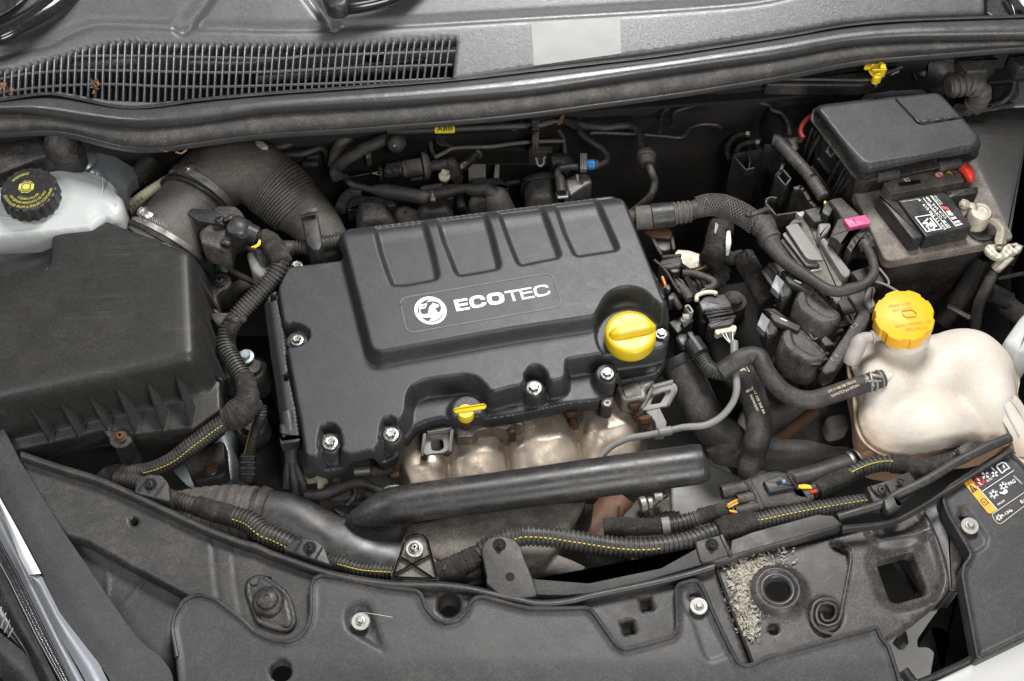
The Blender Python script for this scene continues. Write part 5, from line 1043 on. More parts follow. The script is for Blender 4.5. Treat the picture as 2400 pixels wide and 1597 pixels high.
def ztank(q):
    d = -sdf(q, toX); b = 0.026*np.sqrt(np.clip(1-(1-np.clip(d/0.028, 0, 1))**2, 0, 1)); h = np.stack([l(q) for l in lob]+[b]); K = 120.0
    s_ = np.log(np.sum(np.exp(h*K), axis=0))/K-math.log(len(h))/K*0.6; return -0.062+np.maximum(0, s_)*sm(d/0.005+0.2)
sheet(toX, ztank, 0.0027, depth=0.004, smooth=3).obj('upper_shell', M['tank'], ct, 80)
g = G(); tq = np.asarray(toX); g.stack(tq, [(0.0035, -0.062), (0.0035, -0.067)]); g.obj('seam', M['tank'], ct)
g = G(); g.stack(tq, [(-0.001, -0.067), (-0.002, -0.085), (-0.006, -0.12), (-0.018, -0.16), (-0.03, -0.19)]); g.obj('lower_shell', M['tankin'], ct, 60)
G().tube(zH('1020,800,-0.008,56 1015,740,0.012,52'), n=32).obj('neck', M['tank'], ct)
G().tube([(*p, z, r) for p, z, r in zip(zH('870,800 800,812 745,822 712,850 690,900 668,950 655,985'), (0.004, 0.004, 0.002, 0.0, -0.006, -0.012, -0.018), (11, 12, 15, 19, 19, 19, 18))], n=20, res=6).obj('overflow_nozzle', M['greyp'], ct)
band((*zH('805,812')[0], 0.004), (*zH('790,814')[0], 0.004), 14, 14, 'nozzle_ring', 'greyp', ct, 2)
G().tube(zH('870,1083,-0.018,12 930,1060,-0.022,11 980,1040,-0.03,8'), n=16).obj('hose_stub', M['tank'], ct)
cp = thing('screw_cap', 'amber screw cap with moulded warning text on the coolant tank', 'screw cap', P(2120, 750, 0.0))
c = P(*zH('1008,668')[0], 0.030); s = mpp(c); Rr = 71*s; ax = np.array([-0.10, -0.06, 1.0]); ax /= np.linalg.norm(ax); u = np.cross(ax, [0, 1, 0]); u /= np.linalg.norm(u); v = np.cross(ax, u); g = G(); R = []
for h, k in ((-0.024, 0.90), (-0.023, 0.985), (-0.014, 1.0), (-0.003, 0.985), (-0.0006, 0.965), (0.0, 0.94)):
    ring_ = []
    for t in np.linspace(0, 2*math.pi, 160, endpoint=False):
        w_ = math.cos(8*t+0.6); dent = 0.05*(1 if w_ > 0.55 else (-0.0)); ring_.append(c+ax*h+Rr*k*(1-dent*(1 if k > 0.9 else 0.6))*(math.cos(t)*u+math.sin(t)*v))
    R.append(ring_)
g.rings(R).obj('cap_body', M['orange'], cp, 35)
def lett2(nm, s_, o, e, h, z, m, par): lettering(nm, s_, o, e, h, z, m, par)
pz = lambda x, y: 0.0305+(x-2120)*0.000055-(y-728)*0.00004
for tx, o_, e_, hh_ in (('ACHTUNG', (1055, 615), (925, 635), 6), ('NICHT OFFNEN', (1045, 585), (895, 607), 6), ('ATTENTION', (1160, 740), (1015, 755), 7), ('HOT COOLANT SYSTEM', (1180, 700), (945, 735), 7)):
    a_, b_ = zH(f'{o_[0]},{o_[1]}')[0], zH(f'{e_[0]},{e_[1]}')[0]; lettering('cap_lettering', tx, a_, b_, hh_, pz, 'orangep', cp, lift=0.0008)
q = np.array([P(*p, pz(*p))+np.array([0, 0, 0.0008]) for p in zH('990,645 1060,637 1085,660 1080,680 1020,688 995,668 990,645')]); G().sweep(q, np.full(len(q), 0.0006), 5).obj('cap_symbol', M['orangep'], cp)
wt = thing('washer_tank', 'cream white tank corner at the right edge above the coolant tank', 'tank', P(2390, 780, -0.1)); plate('tank_body', zH('1665,830 1792,650 1900,600 1900,900 1760,902 1735,880'), -0.02, -0.15, 'white', wt, 0.008, 0.01)
tkb = thing('tank_strap', 'pale ribbed plastic foot of the coolant tank bending down at the right', 'tank bracket', P(2360, 1030, -0.08))
G().loft([[(*p, z) for p, z in zip(zH('1450,1130 1600,1260 1650,1360 1700,1450 1740,1600'), (-0.03, -0.035, -0.04, -0.045, -0.06))], [(*p, z) for p, z in zip(zH('1500,1100 1660,1230 1720,1330 1780,1430 1830,1600'), (-0.025, -0.028, -0.035, -0.04, -0.055))], [(*p, z) for p, z in zip(zH('1560,1080 1730,1190 1800,1280 1850,1400 1900,1600'), (-0.03, -0.035, -0.04, -0.045, -0.06))]], n=40, m=4).obj('foot', M['tank'], tkb)
for q in ('1500,1130,-0.026,2 1650,1260,-0.03,2.2 1700,1350,-0.036,2.2 1760,1460,-0.042,2.2', '1590,1140,-0.026,2 1720,1240,-0.03,2.2 1790,1350,-0.038,2.2 1830,1460,-0.045,2.2'): hose('foot_rib', zH(q), tkb, 'white', 8)
# ================= battery =================
bt = thing('battery', 'dusty black car battery with a label, lead terminal and printed numbers', 'battery', P(2180, 560, -0.2))
zl_ = -0.008
G().prism([(2000, 448), (2070, 380), (2290, 380), (2375, 552), (2372, 560), (2088, 612), (2072, 606)], zl_, -0.025, 0.003, -0.0, 0.005).obj('top_rim', M['dusty'], bt)
G().prism([(2010, 448), (2070, 390), (2290, 390), (2366, 552), (2360, 556), (2092, 606), (2078, 600)], -0.025, -0.21, 0.001, -0.006, 0.004, at=zl_).obj('case', M['plast'], bt)
for x, y in ((2125, 613), (2142, 610), (2160, 607), (2178, 604), (2250, 592), (2268, 589), (2286, 586)):
    rod(g := G(), (x, y+2, -0.027), (x+13, y-1, -0.027), 9, 8, 0.0006); g.obj('rim_notch', M['plast'], bt)
plate('label_block', zT('392,540 1030,428 1100,450 1440,915 785,1056'), 0.020, zl_+0.001, 'plast', bt, 0.0012, 0.002)
plate('block_strip', zT('105,460 250,530 375,548 752,1062 595,1090'), 0.020, zl_+0.001, 'plast', bt, 0.002, 0.003)
plate('handle_block', zT('180,290 290,440 330,450 1310,282 1330,250 1240,100 700,130'), 0.012, zl_+0.001, 'dusty', bt, 0.0015, 0.002)
plate('side_block', zT('1080,420 1100,405 1480,350 1530,410 1520,440 1160,500 1130,520'), 0.016, -0.02, 'plast', bt, 0.0012, 0.001)
for x, y in ((1115, 430), (1490, 372)): G().lathe(P(*zT(f'{x},{y}')[0], 0.0168), [(0.0032, -0.001), (0.003, 0.0002)], n=14).obj('block_hole', M['dark'], bt)
lbz = 0.0205
decal('label', zT('400,552 1015,445 1330,905 1290,940 800,1030'), lbz, M['blab'], bt, th=0.0006, up=0.0003)
lb2 = lbz+0.0004
decal('label_frame', zT('625,780 852,742 1018,948 790,994'), lb2, M['print_'], bt, [zT('646,786 846,754 998,942 798,980')])
lettering('label_text', 'GM', zT('930,925')[0], zT('800,800')[0], 17, lb2, 'print_', bt, bold=0.04)
decal('label_bar', zT('830,795 850,790 945,915 925,922'), lb2, M['print_'], bt)
for tx, o_, e_, h in (('P/N 13 390 019 . P', (1075, 940), (695, 515), 6), ('AH 60  CCA EN 380', (1140, 925), (820, 575), 6), ('CCA SAE 380', (1080, 790), (800, 490), 5), ('12V 60AH 550A', (1020, 590), (915, 475), 3), ('BATTERY GM', (1000, 600), (880, 480), 3)):
    a_, b_ = zT(f'{o_[0]},{o_[1]}')[0], zT(f'{e_[0]},{e_[1]}')[0]; lettering('label_text', tx, a_, b_, h, lb2, 'print_', bt, bold=0.012)
lettering('label_text', 'Mfg by VARTA in Spain', zT('690,520')[0], zT('440,560')[0], 2.4, lb2, 'print_', bt)
for a_, b_ in (((740, 515), (1090, 940)), ((845, 480), (1205, 915))):
    q = zT(f'{a_[0]},{a_[1]} {b_[0]},{b_[1]} {b_[0]+9},{b_[1]-3} {a_[0]+9},{a_[1]-3}'); decal('label_line', q, lb2, M['print_'], bt)
bw = [0, 7, 14, 16, 30, 33, 42, 52, 56, 68, 71, 85, 88, 100]
for k in range(0, len(bw)-1, 1):
    if k % 3 == 2: continue
    t0, t1 = bw[k]/100, (bw[k]+(bw[k+1]-bw[k])*0.7)/100; P0, P1, Q0, Q1 = np.array([1065, 700.]), np.array([1225, 915.]), np.array([1120, 690.]), np.array([1310, 890.])
    q = [P0+(P1-P0)*t0, Q0+(Q1-Q0)*t0, Q0+(Q1-Q0)*t1, P0+(P1-P0)*t1]; decal('barcode_bar', [(2040+a/6.03, 380+b/6.03) for a, b in q], lb2, M['print_'], bt)
decal('label_mark', zT('985,625 1085,640 1125,685 1035,670'), lb2, M['rwire'], bt)
cz2 = 0.0125
decal('warning_ring', [(2040+(970+70*math.cos(t))/6.03, 380+(178+45*math.sin(t))/6.03) for t in np.linspace(0, 6.28, 28, endpoint=False)], cz2, M['red'], bt)
decal('warning_disc', [(2040+(970+54*math.cos(t))/6.03, 380+(178+33*math.sin(t))/6.03) for t in np.linspace(0, 6.28, 28, endpoint=False)], cz2+0.0004, M['print_'], bt)
decal('warning_bar', zT('925,150 935,145 1015,205 1005,212'), cz2+0.0008, M['red'], bt); decal('warning_triangle', zT('1045,155 1110,112 1200,192'), cz2, M['bprint'], bt); decal('warning_triangle', zT('1068,154 1110,124 1175,182'), cz2+0.0004, M['ystripe'], bt)
decal('white_mark', zT('437,205 455,175 500,180 485,200 460,222'), cz2, M['print_'], bt); decal('white_mark', zT('460,240 540,228 570,280 500,290'), cz2, M['print_'], bt, [zT('490,245 532,238 550,272 515,262')])
decal('small_label', zT('385,300 700,255 720,300 420,350'), cz2, M['blab'], bt)
tm = thing('battery_terminal', 'oxidised whitish lead battery clamp bolted to the terminal post', 'battery terminal', P(2290, 540, -0.01))
c = P(*zT('1570,700')[0], 0.024); G().lathe(c, [(0.0165, -0.034), (0.0165, -0.022), (0.0155, -0.02), (0.0152, -0.004), (0.013, 0.0), (0.009, 0.0005), (0.0085, -0.001), (0.001, -0.001)], (0.05, -0.1, 1), 36).obj('clamp_ring', M['lead'], tm)
G().lathe(P(*zT('1570,950')[0], -0.004), [(0.019, -0.002), (0.019, 0.001)], n=32).obj('terminal_seal', M['plast'], tm)
rod(g := G(), (*zT('1380,640')[0], 0.022), (*zT('1500,660')[0], 0.020), 20, 26, 0.003); g.obj('clamp_lug', M['lead'], tm)
cyl(g := G(), (*zT('1290,590')[0], 0.028), (*zT('1370,610')[0], 0.024), 12, 12, n=6); g.obj('clamp_nut', M['lead'], tm); cyl(g := G(), (*zT('1280,578')[0], 0.030), (*zT('1330,595')[0], 0.027), 6); g.obj('clamp_bolt', M['lead'], tm)
g = G(); g.loft([[(*p, z) for p, z in zip(zT('1640,830 1720,880 1790,960 1760,1090 1770,1170'), (0.018, 0.018, 0.016, 0.008, 0.004))], [(*p, z) for p, z in zip(zT('1690,800 1790,830 1880,940 1880,1060 1850,1160'), (0.024, 0.025, 0.022, 0.014, 0.008))], [(*p, z) for p, z in zip(zT('1720,790 1830,820 1925,930 1925,1060 1915,1160'), (0.02, 0.02, 0.016, 0.008, 0.002))]], n=24, m=3); g.obj('terminal_strap', M['lead'], tm)
hol = [[(2040+(1820+42*math.cos(t))/6.03, 380+(1240+34*math.sin(t))/6.03) for t in np.linspace(0, 6.28, 16, endpoint=False)], [(2040+(2030+26*math.cos(t))/6.03, 380+(1190+20*math.sin(t))/6.03) for t in np.linspace(0, 6.28, 14, endpoint=False)]]
o_ = XY(zT('1615,1210 1650,1165 1740,1150 1900,1160 2080,1130 2140,1170 2165,1180 2150,1230 2060,1280 1960,1330 1850,1370 1750,1340 1660,1280'), 0.0, 0.003)
sheet(o_, lambda q: 0.0+0.0008*np.sin(q[:, 0]*700)*np.cos(q[:, 1]*500), 0.002, [XY(h, 0.0) for h in hol], depth=0.006, round_=0.0015).obj('fixing_plate', M['lead'], tm)
cyl(g := G(), (*zT('1980,1300')[0], -0.008), (*zT('1760,1530')[0], -0.03), 14, 13, n=8); g.obj('cable_lug', M['lead'], tm)
hose('earth_cable', zH('1600,380,-0.03,13 1540,500,-0.05,13 1490,620,-0.08,13 1470,760,-0.12,13'), tm, 'rubber')
# red positive cable boot
rc = thing('positive_cable_cover', 'red plastic positive cable sleeve emerging beside the fuse box lid', 'cable cover', P(2265, 405, 0.0))
G().tube(zT('1300,60,0.024,13 1360,120,0.022,13 1400,190,0.018,12 1420,270,0.012,9'), n=20).obj('sleeve', M['red'], rc)
rr_ = thing('red_cable', 'dark red cable looping down at the left of the fuse box', 'cable', P(1895, 300, 0.0)); hose('cable', tz(zR('1310,130 1220,190 1140,270 1100,360 1110,430 1140,470'), 0.02, 6), rr_, 'dred')
# ================= fuse box =================
fb = thing('fuse_box', 'black fuse box with a large smooth hinged lid on top of the battery area', 'fuse box', P(2110, 330, -0.05))
ro = zD('408,770 420,705 460,682 800,640 1220,606 1250,620 1310,690 1400,790 1490,880 1500,960 1490,1005 1440,1035 760,1165 700,1150 660,1105')
roX = XY(ro, 0.045, 0.004)
tpX = XY(zD('445,735 470,705 920,650 1215,618 1240,630 1380,780 1480,895 1470,940 1320,965 1180,1005 1000,1030 780,1065 740,1050'), 0.068, 0.01)
def zlid(q):
    d = sdf(q, tpX); return 0.045+0.023*(1-sm(d/0.018))**0.8*1.0
sheet(roX, zlid, 0.0024, depth=0.006, round_=0.002).obj('lid', M['cover'], fb, 60)
G().stack(roX, [(0.002, 0.0395), (0.002, 0.0375)]).obj('lid_rim', M['plastd'], fb)
G().prism(zD('450,800 700,720 1180,660 1460,900 1420,1010 770,1140 700,1130'), 0.037, -0.10, 0.001, -0.01, 0.003, at=0.04).obj('box_body', M['plast'], fb)
dg = XY(zD('945,640 1230,608 1390,770 1120,812 1105,800 1075,760'), 0.0702, 0.001)
q = np.array([P(*p, 0.0702) for p in zD('945,642 1000,700 1060,765 1108,808 1200,797 1385,768')]); G().sweep(catmull(q, 3), np.full(len(q)*3-2, 0.0009), 5).obj('lid_seam', M['dark'], fb)
for a in ('1070,765 1110,810', '1120,800 1180,790', '1205,790 1265,780', '1285,776 1340,768'):
    p, q = zD(a); rod(g := G(), (*p, 0.069), (*q, 0.069), 7, 6, 0.0008); g.obj('hinge_knuckle', M['cover'], fb)
for a, b in (('820,1160', '965,1130'), ('1225,1090', '1370,1062')):
    A_, B_ = zD(a)[0], zD(b)[0]; cyl(g := G(), (*A_, 0.036), (*B_, 0.036), 15); g.obj('hinge_barrel', M['plastd'], fb)
    for k in range(3):
        t = 0.15+0.38*k; x, y = A_[0]+(B_[0]-A_[0])*t, A_[1]+(B_[1]-A_[1])*t; g = G(); g.add([P(x-3, y-14, 0.038), P(x+5, y-15, 0.038), P(x+7, y-24, 0.050), P(x+4, y-4, 0.052), P(x-3, y-2, 0.050)], [(0, 1, 2, 3, 4)])
        p0 = [P(x-4, y-10, 0.044), P(x+1, y-28, 0.047), P(x+8, y-8, 0.047)]; G().rings([[v-np.array([.001, 0, 0]) for v in p0], [v+np.array([.0015, 0, 0]) for v in p0]]).obj('hinge_tooth', M['plast'], fb)
for a in ('1445,620 1490,720', '1510,530 1450,620', '1580,590 1510,700', '1430,640 1510,720'):
    p, q = zR(a); rod(g := G(), (*p, 0.035), (*q, 0.028), 3.5, 5, 0.0006); g.obj('lid_latch', M['plastd'], fb)
for a in ('1260,330 1130,700', '1310,380 1200,700', '1350,430 1160,830', '1700,830 1500,1200', '1740,880 1540,1200', '1780,950 1600,1200', '1620,760 1440,1080', '1240,850 1480,1180', '1330,740 1560,1030'):
    p, q = zR(a); rod(g := G(), (*p, 0.022), (*q, -0.03), 5, 8, 0.0008); g.obj('side_rib', M['plast'], fb)
# battery side cover
bs = thing('battery_side_panel', 'large smooth dark plastic panel at the right edge beside the battery', 'trim panel', P(2350, 400, -0.06))
plate('panel', zD('1350,745 1720,685 1745,705 1860,700 1900,1500 1700,1600')+zH('1792,250 1700,190 1560,130')+zD('1680,1500 1500,1240 1360,900'), -0.012, -0.05, 'airbox', bs, 0.004, 0.006)
rod(g := G(), (*zD('1360,742')[0], -0.004), (*zD('1725,688')[0], -0.004), 12, 14, 0.002); g.obj('panel_lip', M['plastd'], bs)
G().loft([[(*p, -0.02) for p in zH('1630,420 1700,400 1850,370')], [(*p, -0.03) for p in zH('1625,440 1700,425 1850,395')]], n=10).obj('panel_edge', M['plastd'], bs)
# box under: black cover at zone right of the battery
ub = thing('battery_tray_brace', 'black brace and hose fitting below the lead terminal', 'brace', P(2330, 680, -0.15))
hose('brace', zH('1520,290,-0.05,22 1430,480,-0.09,24 1330,620,-0.12,24 1250,720,-0.14,22'), ub, 'plast'); cyl(g := G(), (*zH('1570,520')[0], -0.08), (*zH('1700,580')[0], -0.09), 22); g.obj('fitting', M['plast'], ub)
hose('ribbed_hose', zH('1660,560,-0.1,22 1700,620,-0.11,24 1760,660,-0.12,24 1850,680,-0.12,24'), ub, 'rubberd'); rod(g := G(), (*zH('1290,610')[0], -0.1), (*zH('1440,690')[0], -0.1), 12, 8); g.obj('brace_bar', M['plastd'], ub); rod(g := G(), (*zH('1500,330')[0], -0.06), (*zH('1540,430')[0], -0.07), 10, 8); g.obj('brace_bar', M['plastd'], ub)
# ================= module carrier =================
cr = thing('battery_carrier', 'tall black plastic carrier frame with open channels left of the battery', 'carrier frame', P(1880, 480, -0.15))
G().prism(zR('215,690 600,620 500,860 380,890'), -0.02, -0.022, 0).obj('channel_floor', M['dark'], cr) if False else None
def wall(pts, zt, zb, th, m='plast', nm='carrier_wall', par=None, smooth=False):
    q = [P(*p, zt) for p in pts]; g = G()
    for a, b in zip(q[:-1], q[1:]):
        d = b-a; n = np.array([-d[1], d[0], 0]); n /= np.linalg.norm(n)+1e-9; n *= th/2; e = d/np.linalg.norm(d)*th*0.3; dz = np.array([0, 0, zb-zt]); a_, b_ = a-e, b+e
        g.rings([[a_+n+dz, b_+n+dz, b_-n+dz, a_-n+dz], [a_+n, b_+n, b_-n, a_-n]])
    return g.obj(nm, M[m], par if par is not None else cr)
wall(zR('600,620 400,650 240,680 220,700 380,885 490,860'), -0.025, -0.14, 0.002); wall(zR('400,660 440,760 420,860'), -0.03, -0.14, 0.0015)
wall(zR('640,560 740,580 830,680 880,780 840,900 790,960'), -0.015, -0.12, 0.004); wall(zR('870,880 970,1000 900,1090 790,955 870,880'), -0.015, -0.06, 0.002, 'plastd')
wall(zR('780,1250 700,1245 650,1270 650,1330 780,1480 1060,1440'), -0.02, -0.11, 0.002, 'plastd'); wall(zR('1030,1130 1100,1110 1150,1160 1220,1290 1290,1360'), -0.015, -0.1, 0.005, 'plastd')
plate('carrier_tab', zR('740,470 1100,450 1140,490 1040,500 1080,600 1040,630 960,620 900,520'), 0.0, -0.006, 'plastd', cr, 0.001, 0.001); plate('carrier_tab_hole', zR('895,500 930,470 1000,570 930,580'), 0.0006, -0.001, 'dark', cr, 0, 0)
plate('abs_block', zR('410,190 460,120 540,110 620,250 750,400 720,520 620,600 540,580 420,440'), -0.06, -0.12, 'plastd', cr, 0.004, 0.004)
for k, (a, l) in enumerate((('390,410', '360,410 260,440 170,520 140,640 170,760'), ('520,520', '490,520 380,540 300,580 260,640'))):
    hose('abs_pipe', tz(zR(l), -0.055, 6), cr, 'rubber'); q = zR(a)[0]; cyl(g := G(), (q[0]-3, q[1], -0.05), (q[0]+8, q[1]+2, -0.05), 8, n=6); g.obj('pipe_nut', M['alu'], cr)
for a in ('900,100 1000,200 950,420 900,440', '960,240 1040,320 1060,430', '700,20 850,100 960,200 970,300'): hose('dark_cable', tz(zR(a), -0.03, 7), cr, 'rubber')
G().lathe(P(1870, 262, -0.02), [(0.05, -0.08), (0.05, -0.01), (0.045, 0.0), (0.02, 0.004)], n=36).obj('round_housing', M['dark'], cr)
fc = thing('felt_wrapped_cable', 'fuzzy felt wrapped cable running diagonally beside the fuse box', 'cable', P(1870, 370, 0.0))
tapetube('felt_wrap', tz(zR('730,490 800,510 870,590 960,680 1060,790 1150,890 1230,990 1310,1110 1400,1250'), 0.0, 15), fc, 'vtape')
# fuse link connector with pink clip
pk = thing('pink_clip_connector', 'black plug with a pink locking clip standing left of the battery', 'connector', P(2000, 520, -0.05))
plate('plug_upper', zR('1470,1290 1540,1260 1640,1250 1720,1330 1880,1480 1870,1510 1650,1530 1560,1400'), 0.006, -0.04, 'plastd', pk, 0.0015, 0.001)
plate('plug_side', zR('1380,1430 1430,1290 1500,1310 1550,1340 1480,1500 1400,1460'), 0.0, -0.04, 'plast', pk, 0.001); plate('yellow_dot', zR('1405,1295 1435,1295 1430,1330 1410,1325'), 0.002, -0.002, 'ystripe', pk, 0)
plate('plug_body', zS('1140,190 1220,150 1300,290 1560,240 1555,310 1300,360 1180,540 1140,470 1040,410'), 0.004, -0.05, 'plastd', pk, 0.002, 0.001)
plate('pink_clip', zS('1215,185 1500,132 1575,240 1300,300'), 0.012, 0.004, 'pink', pk, 0.0008, 0.0008); plate('pink_tail', zS('1045,410 1080,430 1160,520 1150,560 1080,470'), -0.01, -0.02, 'pink', pk, 0.0005)
for a in ('1335,185 1385,245',): p, q = zS(a); rod(g := G(), (*p, 0.0124), (*q, 0.0124), 1.2, 1.2, 0); g.obj('clip_slot', M['dark'], pk)
plate('rear_plug', zS('1260,560 1380,340 1540,330 1620,440 1600,480 1420,480 1320,640'), 0.0, -0.04, 'plastd', pk, 0.0015, 0.001)
for a in ('1380,390 1430,440', '1470,400 1500,440', '1520,370 1560,420', '1110,300 1190,370', '1090,350 1160,420', '1300,520 1340,560', '1350,440 1380,500'):
    p, q = zS(a); rod(g := G(), (*p, 0.003), (*q, 0.003), 2.5, 3, 0.0003); g.obj('plug_rib', M['plast'], pk)
tubeend(g := G(), (*zS('1480,510')[0], -0.004), (*zS('1545,610')[0], -0.004), 19, 5, 28, 20); g.obj('plug_collar', M['plastd'], pk)
# control module
cm = thing('control_module', 'dusty black engine control module with fins, seated in its tray', 'control module', P(1900, 640, -0.12))
plate('tray_plate', zS('620,110 690,70 720,130 900,230 1310,890 1180,1080 1410,1400 1330,1568 980,1100 560,640 490,260'), -0.03, -0.06, 'dusty', cm, 0.003, 0.004)
g = G()
def finplate(l, z, m='plastd'): plate('cooling_fin', l, z, z-0.004, m, cm, 0.0008, 0.004)
finplate(zS('130,880 260,740 330,760 900,1250 780,1300 500,1100'), -0.034); finplate(zS('385,470 420,440 760,790 900,770 900,800 720,880 560,700'), -0.026)
finplate(zS('415,390 440,360 480,360 760,740 870,740 895,790 730,800'), -0.020, 'greyc'); finplate(zS('455,290 480,275 610,238 950,715 930,730 770,722 720,690'), -0.012, 'greyc')
for a in ('180,890 330,1110', '210,830 340,1000', '245,760 350,900', '360,520 560,740'):
    p, q = zS(a); rod(g := G(), (*p, -0.03), (*q, -0.032), 12, 5, 0.001); g.obj('heat_fin', M['plastd'], cm)
plate('horn_tab', zS('890,240 1030,230 1060,270 1010,360 960,400 880,430 890,330'), -0.012, -0.05, 'greyc', cm, 0.003, 0.003)
plate('tray_rail', zS('890,430 960,420 1310,870 1300,920 1240,960 1180,900'), -0.018, -0.04, 'greyc', cm, 0.002, 0.002)
plate('tray_lid', zS('700,70 930,10 900,120 990,210 830,225'), -0.014, -0.04, 'plastd', cm, 0.001, 0.001); plate('clip_tab', zS('590,100 690,78 705,110 670,160 640,150'), -0.010, -0.02, 'greyp', cm, 0.001, 0.001)
plate('tray_tab', zS('1310,880 1550,800 1600,930 1420,1010'), -0.014, -0.03, 'plastd', cm, 0.001, 0.001); plate('tray_tab', zS('1620,930 1680,880 1755,1020 1650,1030'), -0.016, -0.03, 'plastd', cm, 0.001, 0.001)
plate('white_tab', zS('760,860 925,835 925,848 800,875'), -0.028, -0.031, 'print_', cm, 0)
plate('side_leg', zW('1480,310 1640,210 1760,200 1740,330 1720,450 1809,560 1809,650 1320,1380 1190,1440 1120,1360 1620,600 1650,540'), -0.02, -0.05, 'plastd', cm, 0.003, 0.004)
plate('leg_flare', zS('1500,1180 1540,1080 1620,1050 1645,1120 1600,1200 1650,1320 1560,1370 1490,1240'), -0.016, -0.03, 'greyp', cm, 0.003, 0.004)
for a, b in (((1555, 740), (1620, 700)), ((1270, 1190), (1330, 1150))):
    lettering('moulded_digit', '12' if a[0] > 1400 else '11', zW(f'{a[0]},{a[1]+60}')[0], zW(f'{b[0]+20},{b[1]+40}')[0], 9, -0.0195, 'greyc', cm)
plate('module_step', zW('1340,400 1480,310 1600,540 1450,580'), -0.026, -0.06, 'plastd', cm, 0.001); 
for a in ('1340,720 1520,680', '1340,760 1500,730', '1260,850 1420,810', '1060,1180 1220,1140', '1060,1250 1200,1220', '960,1300 1100,1290', '1120,1060 1300,1010'):
    p, q = zW(a); rod(g := G(), (*p, -0.04), (*q, -0.04), 7, 12, 0.001); g.obj('module_ledge', M['plastd'], cm)
plate('module_core', zW('900,800 1340,620 1600,560 1120,1380 950,1330'), -0.045, -0.12, 'dark', cm, 0.002)
plate('module_block', zW('1110,940 1180,880 1300,1010 1170,1035'), -0.03, -0.06, 'plastd', cm, 0.001)
def bigplug(o, lab, ztop, dy=0):
    t = thing('control_plug', lab, 'connector', P(*zW(f'{o[0]+350},{o[1]+250}')[0], ztop-0.06)); W_ = lambda s: [(a+o[0]/6.03, b+o[1]/6.03) for a, b in zW(s)]
    hX = XY(W_('200,-20 330,-10 700,330 720,420 700,500 560,610 420,620 260,540 120,440 20,300 60,140 110,40'), ztop-0.01, 0.012); iX = XY(W_('215,0 330,0 640,300 690,350 560,400 420,330 260,220 220,120'), ztop, 0.006)
    tX_ = XY(W_('210,-10 330,-5 690,340 660,400 500,440 330,370 150,230 110,80'), ztop, 0.012)
    def zf(q): 
        d = sdf(q, tX_); z = ztop-0.020*sm(d/0.016); d2 = sdf(q, iX); return z-0.0022*sm(-d2/0.001)
    sheet(hX, zf, 0.0018, depth=0.02, round_=0.003).obj('plug_shell', M['plastd'], t, 55)
    for s_ in ('90,60 130,45 155,110 120,130', '370,400 400,365 510,410 480,445'): plate('shell_slot', W_(s_), ztop-0.0012, ztop-0.006, 'dark', t, 0, 0)
    plate('lever', W_('-70,-190 -20,-230 350,-40 340,0 310,30 -20,-110'), ztop+0.004, ztop-0.006, 'plastd', t, 0.001, 0.001)
    plate('lever_top', W_('-60,-200 -130,-280 -20,-300 250,-100 360,-30 200,-60'), ztop+0.001, ztop-0.012, 'plast', t, 0.002, 0.002)
    plate('plug_cheek', W_('-180,-20 -120,-170 -30,-120 40,0 10,60 -60,120 -110,140'), ztop-0.002, ztop-0.03, 'plast', t, 0.003, 0.004)
    for k in range(3):
        q = W_(f'{-80+k*28},{-10-k*6} {-100+k*28},{90-k*6}'); rod(g := G(), (*q[0], ztop), (*q[1], ztop), 2.5, 2.5, 0); g.obj('cheek_rib', M['plastd'], t)
    plate('grey_slide', W_('-260,-60 -190,-230 -80,-120 -150,50'), ztop+0.000, ztop-0.012, 'lightgrey', t, 0.0004, 0.001)
    plate('white_line', W_('60,-150 75,-155 165,-115 150,-105'), ztop+0.0052, ztop+0.004, 'print_', t, 0, 0)
    q = W_('440,20 520,-10 600,120 540,150'); wallpts = q+[q[0]]; wall(wallpts, ztop+0.002, ztop-0.008, 0.002, 'plast', 'latch_frame', t)
    return t
bigplug((672, 250), 'upper of two domed black control module plugs with a grey lever', -0.012)
bigplug((470, 790), 'lower of two domed black control module plugs, partly under the upper one', -0.034)
thc = thing('thin_cable', 'thin grey cable curling from the loom towards the coolant cap', 'cable', P(2060, 660, -0.02)); hose('cable', tz(zS('1640,790 1720,880 1790,970 1810,1030 1800,1060'), -0.01, 2.6), thc, 'greyc'); hose('cable', tz(zS('1620,1010 1700,1030 1800,1070 1920,1140 2010,1200'), -0.01, 3.2), thc, 'greyc')
# ================= rear right =================
yp = thing('yellow_hose_plug', 'small bright yellow plastic plug with tabs hanging under the bonnet seal', 'plug', P(2055, 165, 0.06))
rr0 = zD('830,455')[0]; c = P(*rr0, 0.085); g = G(); a_ = np.array([-0.1, -0.8, 0.6])
g.lathe(c, [(0.0115, -0.014), (0.0115, 0.0), (0.0085, 0.0), (0.0085, -0.006), (0.002, -0.006)], a_, 28); g.obj('plug_ring', M['yellow'], yp)
plate('plug_tab', zD('742,440 768,398 800,405 790,440 760,445'), 0.09, 0.085, 'yellow', yp, 0.0008); plate('plug_tab', zD('815,400 875,398 870,415 830,412'), 0.092, 0.087, 'yellow', yp, 0.0008)
rod(g := G(), (*zD('795,462')[0], 0.096), (*zD('892,458')[0], 0.096), 4, 8); g.obj('plug_bar', M['yellow'], yp); plate('plug_cup', zD('850,420 885,410 893,460 855,466'), 0.094, 0.08, 'yellow', yp, 0.002); plate('plug_foot', zD('800,490 860,470 866,500 830,515 808,508'), 0.088, 0.075, 'yellow', yp, 0.002)
rod(g := G(), (*zD('822,500')[0], 0.07), (*zD('820,575')[0], 0.06), 8, 6); g.obj('stem', M['plast'], yp)
gu = thing('drain_gutter', 'black gutter panel with a bright thin edge under the right half of the seal', 'gutter', P(1950, 190, 0.03))
